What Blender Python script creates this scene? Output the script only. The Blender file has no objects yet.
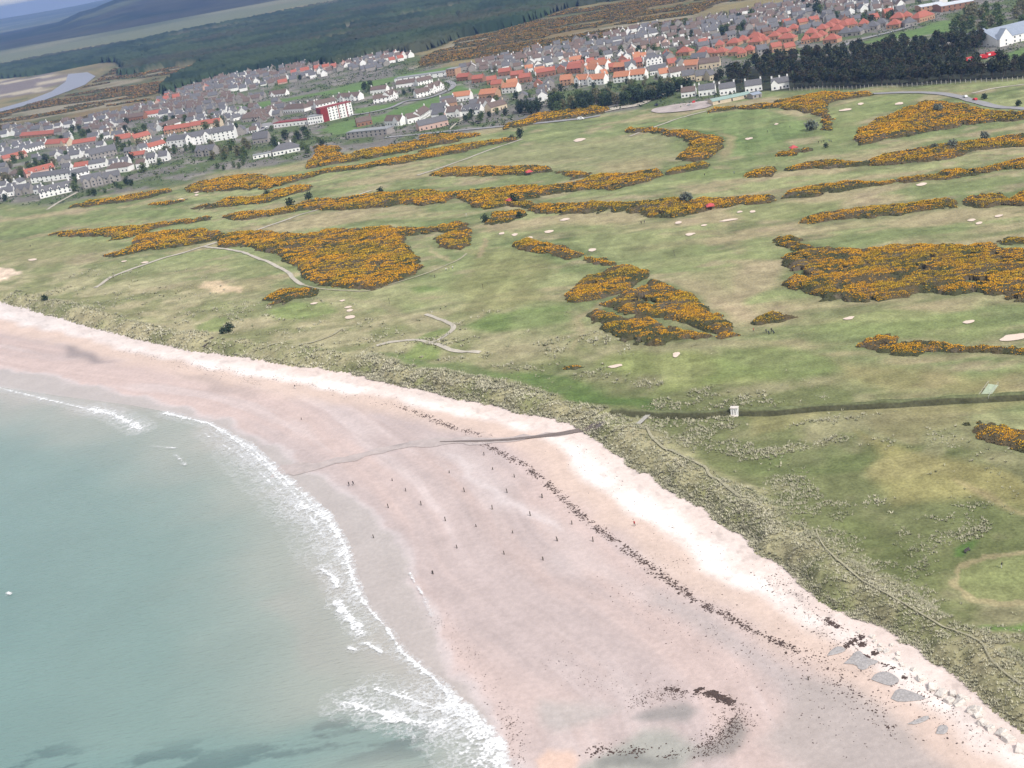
import bpy, bmesh, math, random
import numpy as np

random.seed(7)
RNG = np.random.default_rng(7)
SC = bpy.context.scene
COL = SC.collection
R = math.radians

# ------------------------------------------------------------------ camera
CAM_H, FPX = 160.0, 1236.0
PITCH, ROLL = R(20.4), R(10.2)
F_ = np.array([0, math.cos(PITCH), -math.sin(PITCH)])
U0 = np.array([0, math.sin(PITCH), math.cos(PITCH)])
X0 = np.array([1.0, 0, 0])
RV = math.cos(ROLL) * X0 - math.sin(ROLL) * U0
UV = math.sin(ROLL) * X0 + math.cos(ROLL) * U0


def at(px, py, z=0.0):
    """photograph pixel -> point on the level z (arrays welcome)"""
    px, py, z = np.asarray(px, float), np.asarray(py, float), np.asarray(z, float)
    a, b = (px - 512) / FPX, (384 - py) / FPX
    d = F_[None] + a.reshape(-1, 1) * RV[None] + b.reshape(-1, 1) * UV[None]
    dz = np.minimum(d[:, 2], -0.004)
    t = (z.reshape(-1) - CAM_H) / dz
    return np.stack([d[:, 0] * t, d[:, 1] * t], 1)


def poly(pts, z=3.0):
    p = np.array(pts, float)
    return at(p[:, 0], p[:, 1], z)


def to_px(x, y, z):
    d = np.array([x, y, z - CAM_H])
    w = d @ F_
    return 512 + FPX * (d @ RV) / w, 384 - FPX * (d @ UV) / w


def zm(x0, y0, f, pts):
    return [(x0 + a / f, y0 + b / f) for a, b in pts]


# ------------------------------------------------------------------ noise
def _hash(ix, iy, seed):
    h = (ix.astype(np.int64) * 374761393 + iy.astype(np.int64) * 668265263 + seed * 974634777) & 0xFFFFFFFF
    h = ((h ^ (h >> 13)) * 1274126177) & 0xFFFFFFFF
    h = (h ^ (h >> 16)) & 0xFFFFFFFF
    h = (h * 2246822519) & 0xFFFFFFFF
    return ((h ^ (h >> 15)) & 0xFFFFFF) / float(0xFFFFFF)


def vnoise(x, y, seed=0):
    ix, iy = np.floor(x), np.floor(y)
    fx, fy = x - ix, y - iy
    fx, fy = fx * fx * (3 - 2 * fx), fy * fy * (3 - 2 * fy)
    a, b = _hash(ix, iy, seed), _hash(ix + 1, iy, seed)
    c, d = _hash(ix, iy + 1, seed), _hash(ix + 1, iy + 1, seed)
    return (a * (1 - fx) + b * fx) * (1 - fy) + (c * (1 - fx) + d * fx) * fy


def fbm(x, y, seed=0, n=4):
    s, a, t = 0.0, 0.5, 0.0
    for k in range(n):
        s = s + a * vnoise(x * 2 ** k + 17.3 * k, y * 2 ** k - 9.1 * k, seed + k)
        t += a
        a *= 0.55
    return s / t


def domes(x, y, size, seed):
    """0..1 rounded bush tops (cellular)"""
    gx, gy = np.floor(x / size), np.floor(y / size)
    best = np.full(np.shape(x), 9.0)
    for i in (-1, 0, 1):
        for j in (-1, 0, 1):
            cx = (gx + i + _hash(gx + i, gy + j, seed)) * size
            cy = (gy + j + _hash(gx + i, gy + j, seed + 5)) * size
            best = np.minimum(best, ((x - cx) ** 2 + (y - cy) ** 2) / size ** 2)
    return np.sqrt(np.clip(1 - best / 0.8, 0, 1))


def sstep(a, b, x):
    t = np.clip((x - a) / (b - a), 0, 1)
    return t * t * (3 - 2 * t)


def inside(P, x, y):
    x, y = np.asarray(x, float), np.asarray(y, float)
    r = np.zeros(x.shape, bool)
    n = len(P)
    for i in range(n):
        x1, y1 = P[i]
        x2, y2 = P[(i + 1) % n]
        if y1 == y2:
            continue
        c = ((y1 > y) != (y2 > y)) & (x < (x2 - x1) * (y - y1) / (y2 - y1) + x1)
        r ^= c
    return r


def linedist(P, x, y, closed=False):
    best = np.full(np.shape(x), 1e18)
    n = len(P)
    for i in range(n if closed else n - 1):
        x1, y1 = P[i]
        x2, y2 = P[(i + 1) % n]
        dx, dy = x2 - x1, y2 - y1
        L = dx * dx + dy * dy + 1e-9
        t = np.clip(((x - x1) * dx + (y - y1) * dy) / L, 0, 1)
        best = np.minimum(best, (x - x1 - t * dx) ** 2 + (y - y1 - t * dy) ** 2)
    return np.sqrt(best)


def softmask(P, x, y, w):
    """1 inside, 0 outside, with an edge w metres wide"""
    m = np.zeros(x.shape)
    lo, hi = P.min(0) - w, P.max(0) + w
    k = (x > lo[0]) & (x < hi[0]) & (y > lo[1]) & (y < hi[1])
    if k.any():
        xs, ys = x[k], y[k]
        xs = xs + (vnoise(xs / (w * 2.5), ys / (w * 2.5), 71) - .5) * w * 1.6
        ys = ys + (vnoise(xs / (w * 2.5), ys / (w * 2.5), 72) - .5) * w * 1.6
        s = linedist(P, xs, ys, True) * np.where(inside(P, xs, ys), 1, -1)
        m[k] = sstep(-w / 2, w / 2, s)
    return m


# ------------------------------------------------------------------ coast lines
VEG_PX = [(-420, 232), (-200, 262), (-80, 283), (0, 302), (60, 318), (120, 335), (180, 349), (240, 357), (300, 366), (350, 374),
          (400, 385), (450, 397), (500, 408), (545, 418), (583, 430), (602, 442), (630, 465), (660, 485), (700, 507),
          (740, 535), (770, 560), (800, 583), (840, 610), (880, 630), (920, 650), (960, 678), (1000, 712), (1024, 728),
          (1100, 790), (1250, 905), (1500, 1090)]
WAT_PX = [(-420, 318), (-200, 345), (-80, 370), (0, 387), (60, 396), (130, 405), (168, 412), (210, 424), (250, 446), (290, 482),
          (326, 515), (345, 545), (352, 575), (364, 606), (386, 628), (404, 654), (436, 681), (458, 704), (482, 726), (498, 746),
          (504, 768), (514, 830), (530, 1000), (545, 1300)]
DRY_PX = [(-420, 262), (-200, 288), (-80, 308), (0, 323), (75, 338), (130, 354), (200, 369), (260, 381), (330, 392), (400, 404),
          (440, 414), (490, 427), (535, 436), (552, 448), (590, 490), (650, 530), (700, 570), (760, 606), (830, 650), (900, 692),
          (960, 742), (988, 768), (1100, 870), (1300, 1080)]
SHEEN_PX = [(-420, 296), (-200, 326), (-80, 352), (0, 368), (60, 378), (130, 395), (220, 417), (290, 457), (325, 482), (370, 507), (395, 537),
            (410, 570), (425, 605), (440, 640), (472, 690), (522, 768), (560, 850), (600, 1000), (640, 1300)]
VEG, WAT = poly(VEG_PX, 2.4), poly(WAT_PX, 0.0)
DRY, SHEEN = poly(DRY_PX, 1.6), poly(SHEEN_PX, 0.3)


def landpoly(L):
    return np.vstack([L, [[30000, L[-1, 1]], [30000, 40000], [-30000, 40000], [-30000, L[0, 1]]]])


LAND, DRYLAND, SHORE = landpoly(VEG), landpoly(DRY), landpoly(WAT)


def sdist(L, LP, x, y):
    return linedist(L, x, y) * np.where(inside(LP, x, y), 1.0, -1.0)


# the burn's ditch and its turf bank
BANK = poly([(612, 414), (640, 412), (700, 411), (733, 408), (765, 408), (830, 403), (900, 399), (960, 395), (1024, 391), (1100, 386), (1350, 371), (1700, 350)], 5)


def height(x, y, parts=False):
    x, y = np.asarray(x, float), np.asarray(y, float)
    sv = sdist(VEG, LAND, x, y) + (vnoise(x / 7, y / 7, 3) - .5) * 3.0 + (vnoise(x / 2.2, y / 2.2, 4) - .5) * 1.6
    sw = sdist(WAT, SHORE, x, y)
    t = np.clip(sw, 0, None) / (np.clip(sw, 0, None) + np.abs(np.minimum(sv, 0)) + 1e-6)
    zb = np.where(sw > 0, 2.4 * t ** 1.15 + .12 * (fbm(x / 14, y / 14, 8, 3) - .5) * sstep(0, 30, sw), np.maximum(-.03 * -sw, -2.5))
    d = np.hypot(x, y)
    near = 1 - sstep(700, 1500, d)
    s = np.clip(sv, 0, None)
    dune = 2.7 * np.exp(-((s - 8) / 7.0) ** 2) * (.55 + .9 * fbm(x / 12, y / 12, 11, 3)) * near * sstep(0, 5, s)
    hum = (1 - sstep(25, 95, s)) * sstep(2, 14, s) * near * (2.6 * (fbm(x / 18, y / 18, 13, 4) - .35))
    zl = 2.4 + .9 * sstep(0, 4, s) + dune + hum + near * sstep(10, 60, s) * (2.4 * (fbm(x / 75, y / 75, 15, 4) - .5) + 1.8 * (fbm(x / 30, y / 30, 17, 3) - .5)) + .6 * sstep(0, 60, s)
    bd = linedist(BANK, x, y)
    zl = zl * 1.0 - 1.1 * np.exp(-(bd / 3.0) ** 2) * (s > 6)
    z = np.where(sv > 0, zl, zb)
    return (z, sv, sw) if parts else z


def pt(px, py, dz=0.0):
    """pixel -> world points on the terrain"""
    px, py = np.atleast_1d(np.asarray(px, float)), np.atleast_1d(np.asarray(py, float))
    z = np.full(px.shape, 3.0)
    for _ in range(6):
        p = at(px, py, z)
        z = .5 * z + .5 * height(p[:, 0], p[:, 1])
    p = at(px, py, z)
    z = height(p[:, 0], p[:, 1])
    return np.column_stack([p, z + dz])


# ------------------------------------------------------------------ mesh helpers
def mesh_np(name, V, Fc, tint=None, extra=None):
    """V (n,3), Fc (m,3|4) int"""
    me = bpy.data.meshes.new(name)
    V = np.ascontiguousarray(V, np.float32)
    Fc = np.ascontiguousarray(Fc, np.int32)
    k = Fc.shape[1]
    me.vertices.add(len(V))
    me.vertices.foreach_set('co', V.ravel())
    me.loops.add(Fc.size)
    me.loops.foreach_set('vertex_index', Fc.ravel())
    me.polygons.add(len(Fc))
    me.polygons.foreach_set('loop_start', np.arange(0, Fc.size, k, dtype=np.int32))
    me.polygons.foreach_set('loop_total', np.full(len(Fc), k, np.int32))
    me.update(calc_edges=True)
    if tint is not None:
        a = me.color_attributes.new('tint', 'FLOAT_COLOR', 'POINT')
        c = np.ones((len(V), 4), np.float32)
        c[:, :3] = tint
        a.data.foreach_set('color', c.ravel())
    for nm, v in (extra or {}).items():
        a = me.attributes.new(nm, 'FLOAT', 'POINT')
        a.data.foreach_set('value', np.ascontiguousarray(v, np.float32))
    return me


def smooth(me):
    me.polygons.foreach_set('use_smooth', np.ones(len(me.polygons), bool))


def link(name, me, mat=None, parent=None, loc=None):
    o = bpy.data.objects.new(name, me)
    COL.objects.link(o)
    if mat is not None and me is not None and not me.materials:
        me.materials.append(mat)
    if parent is not None:
        o.parent = parent
    if loc is not None:
        o.location = loc
    return o


def tag(o, label=None, cat=None, group=None, kind=None):
    if label: o['label'] = label
    if cat: o['category'] = cat
    if group: o['group'] = group
    if kind: o['kind'] = kind
    return o


def empty(name, loc, rz=0.0):
    o = bpy.data.objects.new(name, None)
    COL.objects.link(o)
    o.location = loc
    o.rotation_euler = (0, 0, rz)
    o.empty_display_size = 1
    return o


class MB:
    def __init__(s):
        s.v, s.f = [], []

    def add(s, V, Fs):
        n = len(s.v)
        s.v += [tuple(map(float, p)) for p in V]
        s.f += [tuple(i + n for i in f) for f in Fs]

    def box(s, x0, x1, y0, y1, z0, z1):
        s.add([(x0, y0, z0), (x1, y0, z0), (x1, y1, z0), (x0, y1, z0), (x0, y0, z1), (x1, y0, z1), (x1, y1, z1), (x0, y1, z1)],
              [(3, 2, 1, 0), (4, 5, 6, 7), (0, 1, 5, 4), (1, 2, 6, 5), (2, 3, 7, 6), (3, 0, 4, 7)])

    def tube(s, a, b, r0, r1, n=6):
        a, b = np.array(a, float), np.array(b, float)
        d = b - a
        d /= np.linalg.norm(d) + 1e-9
        u = np.cross(d, (0, 0, 1) if abs(d[2]) < .9 else (1, 0, 0))
        u /= np.linalg.norm(u)
        w = np.cross(d, u)
        ang = [2 * math.pi * k / n for k in range(n)]
        V = [a + r0 * (math.cos(t) * u + math.sin(t) * w) for t in ang] + [b + r1 * (math.cos(t) * u + math.sin(t) * w) for t in ang]
        s.add(V, [(k, (k + 1) % n, n + (k + 1) % n, n + k) for k in range(n)] + [tuple(range(n - 1, -1, -1)), tuple(range(n, 2 * n))])

    def mesh(s, name):
        me = bpy.data.meshes.new(name)
        me.from_pydata(s.v, [], s.f)
        me.update()
        return me


# ------------------------------------------------------------------ materials
def new_mat(name):
    m = bpy.data.materials.new(name)
    m.use_nodes = True
    nt = m.node_tree
    return m, nt, nt.nodes, nt.links, nt.nodes['Principled BSDF']


def noise_mix(N, L, base_socket, scale, amt, detail=6.0, rough=.6, coord=None, stretch=None):
    """multiply a colour by 1 +- amt noise"""
    t = N.new('ShaderNodeTexNoise')
    t.inputs['Scale'].default_value = scale
    t.inputs['Detail'].default_value = detail
    t.inputs['Roughness'].default_value = rough
    if coord is not None:
        if stretch is not None:
            mp = N.new('ShaderNodeMapping')
            mp.inputs['Scale'].default_value = stretch[0]
            mp.inputs['Rotation'].default_value = (0, 0, stretch[1])
            L.new(coord, mp.inputs['Vector'])
            L.new(mp.outputs['Vector'], t.inputs['Vector'])
        else:
            L.new(coord, t.inputs['Vector'])
    mr = N.new('ShaderNodeMapRange')
    mr.inputs['From Min'].default_value = .3
    mr.inputs['From Max'].default_value = .7
    mr.inputs['To Min'].default_value = 1 - amt
    mr.inputs['To Max'].default_value = 1 + amt
    L.new(t.outputs['Fac'], mr.inputs['Value'])
    mx = N.new('ShaderNodeMix')
    mx.data_type = 'RGBA'
    mx.blend_type = 'MULTIPLY'
    mx.inputs['Factor'].default_value = 1
    L.new(base_socket, mx.inputs['A'])
    L.new(mr.outputs['Result'], mx.inputs['B'])
    return mx.outputs['Result'], t


def plain(name, rgb, rough=.8, amt=.12, scale=.8, metal=0.0, bump=0.0):
    m, nt, N, L, b = new_mat(name)
    c = N.new('ShaderNodeRGB')
    c.outputs[0].default_value = (*rgb, 1)
    g = N.new('ShaderNodeTexCoord')
    out, t = noise_mix(N, L, c.outputs[0], scale, amt, coord=g.outputs['Object'])
    L.new(out, b.inputs['Base Color'])
    b.inputs['Roughness'].default_value = rough
    b.inputs['Metallic'].default_value = metal
    b.inputs['Specular IOR Level'].default_value = .3
    if bump:
        bp = N.new('ShaderNodeBump')
        bp.inputs['Strength'].default_value = bump
        bp.inputs['Distance'].default_value = .3
        L.new(t.outputs['Fac'], bp.inputs['Height'])
        L.new(bp.outputs['Normal'], b.inputs['Normal'])
    return m


def tinted(name, rough=.9, scales=((.5, .2),), bump=(0, 0, 0), wet=False, spec=.25, stretch=None, up=0):
    """base colour from the 'tint' attribute, broken up by world-space noise"""
    m, nt, N, L, b = new_mat(name)
    a = N.new('ShaderNodeAttribute')
    a.attribute_name = 'tint'
    g = N.new('ShaderNodeTexCoord')
    c = a.outputs['Color']
    t = None
    for i, (s, amt) in enumerate(scales):
        c, t = noise_mix(N, L, c, s, amt, coord=g.outputs['Object'], stretch=stretch if i == 0 else None)
    L.new(c, b.inputs['Base Color'])
    b.inputs['Roughness'].default_value = rough
    b.inputs['Specular IOR Level'].default_value = spec
    if wet:
        w = N.new('ShaderNodeAttribute')
        w.attribute_name = 'wet'
        mr = N.new('ShaderNodeMapRange')
        mr.inputs['To Min'].default_value = rough
        mr.inputs['To Max'].default_value = .22
        L.new(w.outputs['Fac'], mr.inputs['Value'])
        L.new(mr.outputs['Result'], b.inputs['Roughness'])
    if up:  # leaves of a tuft share the light of the whole tuft
        ge = N.new('ShaderNodeNewGeometry')
        mv = N.new('ShaderNodeMix')
        mv.data_type = 'VECTOR'
        mv.inputs['Factor'].default_value = up
        mv.inputs['B'].default_value = (0, 0, 1)
        L.new(ge.outputs['Normal'], mv.inputs['A'])
        nv = N.new('ShaderNodeVectorMath')
        nv.operation = 'NORMALIZE'
        L.new(mv.outputs['Result'], nv.inputs[0])
        L.new(nv.outputs[0], b.inputs['Normal'])
    if bump[0]:
        tn = N.new('ShaderNodeTexNoise')
        tn.inputs['Scale'].default_value = bump[2]
        tn.inputs['Detail'].default_value = 5
        L.new(g.outputs['Object'], tn.inputs['Vector'])
        bp = N.new('ShaderNodeBump')
        bp.inputs['Strength'].default_value = bump[0]
        bp.inputs['Distance'].default_value = bump[1]
        L.new(tn.outputs['Fac'], bp.inputs['Height'])
        L.new(bp.outputs['Normal'], b.inputs['Normal'])
    return m


M = dict(
    sand=tinted('sand', .92, ((.09, .07), (.7, .09), (3.0, .06)), (.35, .25, 1.1), wet=True),
    turf=tinted('turf', .95, ((.045, .15), (.22, .19), (1.2, .26)), (.6, .4, .8), spec=.1, stretch=((1, 2.6, 1), -.12)),
    gorse=tinted('gorse', .9, ((.9, .2),), spec=.1, up=.35),
    petal=tinted('petal', .8, ((.35, .12), (1.0, .12)), spec=.15, up=.6),
    marram=tinted('marram', .85, ((.7, .15),), spec=.15, up=.62),
    forest=tinted('forest', .95, ((.012, .18), (.05, .18)), spec=.05),
    hill=tinted('hill', .95, ((.0012, .35), (.006, .35)), spec=.05),
    leaf=tinted('leaf', .85, ((.4, .2),), spec=.15, up=.3),
    white=plain('white_harling', (.87, .86, .83), .85, .06, .5),
    cream=plain('cream_render', (.62, .52, .38), .85, .08, .5),
    pink=plain('pink_render', (.58, .40, .34), .85, .08, .5),
    stone=plain('grey_stone', (.33, .305, .285), .9, .18, .9),
    brick=plain('red_brown_brick', (.30, .16, .11), .9, .15, 1.0),
    tan=plain('tan_brick', (.46, .28, .18), .9, .15, 1.0),
    slate=plain('grey_slate', (.135, .133, .142), .6, .2, 1.2),
    brown=plain('brown_tile', (.155, .115, .10), .8, .2, 1.2),
    red=plain('red_tile', (.37, .125, .09), .8, .15, 1.0),
    orange=plain('orange_tile', (.46, .20, .115), .8, .15, 1.0),
    paleroof=plain('pale_roof', (.55, .58, .62), .5, .1, .4),
    blueroof=plain('blue_grey_roof', (.27, .31, .38), .45, .1, .3),
    greenroof=plain('green_roof', (.27, .37, .33), .5, .1, .3),
    flat=plain('grey_felt_roof', (.27, .28, .29), .8, .12, .4),
    maroon=plain('maroon_cladding', (.24, .035, .035), .6, .08, .5),
    glass=plain('dark_window_glass', (.035, .045, .055), .12, .1, 1.0),
    trim=plain('door_paint', (.08, .07, .07), .5, .1, 1.0),
    wood=plain('weathered_wood', (.10, .085, .07), .9, .3, 3.0, bump=.3),
    palewood=plain('pale_timber', (.42, .40, .36), .85, .2, 2.0, bump=.2),
    concrete=plain('pale_concrete', (.62, .57, .52), .9, .2, 1.5, bump=.4),
    bark=plain('tree_bark', (.12, .09, .075), .95, .3, 3.0),
    metal=plain('galvanised_metal', (.35, .36, .37), .5, .1, 2.0, metal=.6),
    road=plain('asphalt', (.27, .265, .27), .9, .12, .15),
    path=plain('pale_gravel', (.44, .40, .335), .95, .18, .4),
    paint=plain('white_paint', (.78, .78, .77), .5, .05, 1.0),
    redpaint=plain('red_paint', (.55, .03, .035), .45, .08, .6),
    canopy=plain('red_canvas', (.50, .085, .085), .7, .06, .8),
    tyre=plain('tyre_rubber', (.02, .02, .02), .8, .1, 2.0),
    bunker=plain('bunker_sand', (.66, .54, .45), .95, .06, .8),
    skin=plain('skin', (.45, .27, .19), .6, .05, 3.0),
    navy=plain('navy_cloth', (.03, .035, .06), .9, .1, 3.0),
    black=plain('black_cloth', (.02, .02, .022), .9, .1, 3.0),
    whitecloth=plain('white_cloth', (.75, .75, .73), .9, .05, 3.0),
    redcloth=plain('red_cloth', (.45, .05, .05), .9, .05, 3.0),
    bluecloth=plain('blue_cloth', (.07, .12, .30), .9, .05, 3.0),
    hair=plain('brown_hair', (.05, .03, .02), .7, .1, 3.0),
    shingle=plain('grey_shingle', (.36, .34, .335), .9, .25, 2.5, bump=.5),
    weed=plain('brown_seaweed', (.075, .05, .042), .6, .4, 2.0, bump=.5),
)


def sea_mat():
    m, nt, N, L, b = new_mat('sea_water')
    a = N.new('ShaderNodeAttribute')
    a.attribute_name = 'tint'
    g = N.new('ShaderNodeTexCoord')
    c, _ = noise_mix(N, L, a.outputs['Color'], .03, .05, coord=g.outputs['Object'])
    c, _ = noise_mix(N, L, c, .35, .035, coord=g.outputs['Object'], stretch=((1, 4, 1), -.15))
    L.new(c, b.inputs['Base Color'])
    b.inputs['Roughness'].default_value = .12
    b.inputs['IOR'].default_value = 1.33
    hs = []
    for sc, st, rot in ((.22, (1, 4.5, 1), -.12), (.9, (1, 2.5, 1), .2)):
        mp = N.new('ShaderNodeMapping')
        mp.inputs['Scale'].default_value = st
        mp.inputs['Rotation'].default_value = (0, 0, rot)
        L.new(g.outputs['Object'], mp.inputs['Vector'])
        t = N.new('ShaderNodeTexNoise')
        t.inputs['Scale'].default_value = sc
        t.inputs['Detail'].default_value = 5
        L.new(mp.outputs['Vector'], t.inputs['Vector'])
        hs.append(t.outputs['Fac'])
    ad = N.new('ShaderNodeMath')
    ad.operation = 'MULTIPLY_ADD'
    ad.inputs[1].default_value = .35
    L.new(hs[1], ad.inputs[0])
    L.new(hs[0], ad.inputs[2])
    bp = N.new('ShaderNodeBump')
    bp.inputs['Strength'].default_value = .6
    bp.inputs['Distance'].default_value = .6
    L.new(ad.outputs[0], bp.inputs['Height'])
    L.new(bp.outputs['Normal'], b.inputs['Normal'])
    return m


def foam_mat():
    m, nt, N, L, b = new_mat('sea_foam')
    b.inputs['Base Color'].default_value = (.80, .81, .82, 1)
    b.inputs['Roughness'].default_value = .7
    a = N.new('ShaderNodeAttribute')
    a.attribute_name = 'cover'
    g = N.new('ShaderNodeTexCoord')
    t = N.new('ShaderNodeTexNoise')
    t.inputs['Scale'].default_value = 1.4
    t.inputs['Detail'].default_value = 6
    L.new(g.outputs['Object'], t.inputs['Vector'])
    mr = N.new('ShaderNodeMapRange')
    mr.inputs['From Min'].default_value = .36
    mr.inputs['From Max'].default_value = .6
    mr.inputs['To Min'].default_value = .35
    mr.inputs['To Max'].default_value = 1.25
    L.new(t.outputs['Fac'], mr.inputs['Value'])
    mu = N.new('ShaderNodeMath')
    mu.operation = 'MULTIPLY'
    mu.use_clamp = True
    L.new(a.outputs['Fac'], mu.inputs[0])
    L.new(mr.outputs['Result'], mu.inputs[1])
    L.new(mu.outputs[0], b.inputs['Alpha'])
    return m


def river_mat():
    m, nt, N, L, b = new_mat('river_water')
    b.inputs['Base Color'].default_value = (.20, .215, .27, 1)
    b.inputs['Roughness'].default_value = .45
    return m


M['sea'], M['foam'], M['river'] = sea_mat(), foam_mat(), river_mat()

# ------------------------------------------------------------------ outlines of the gorse banks
def GQ(x0, y0, f, pts):
    return poly(zm(x0, y0, f, pts), 4.4)


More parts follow.
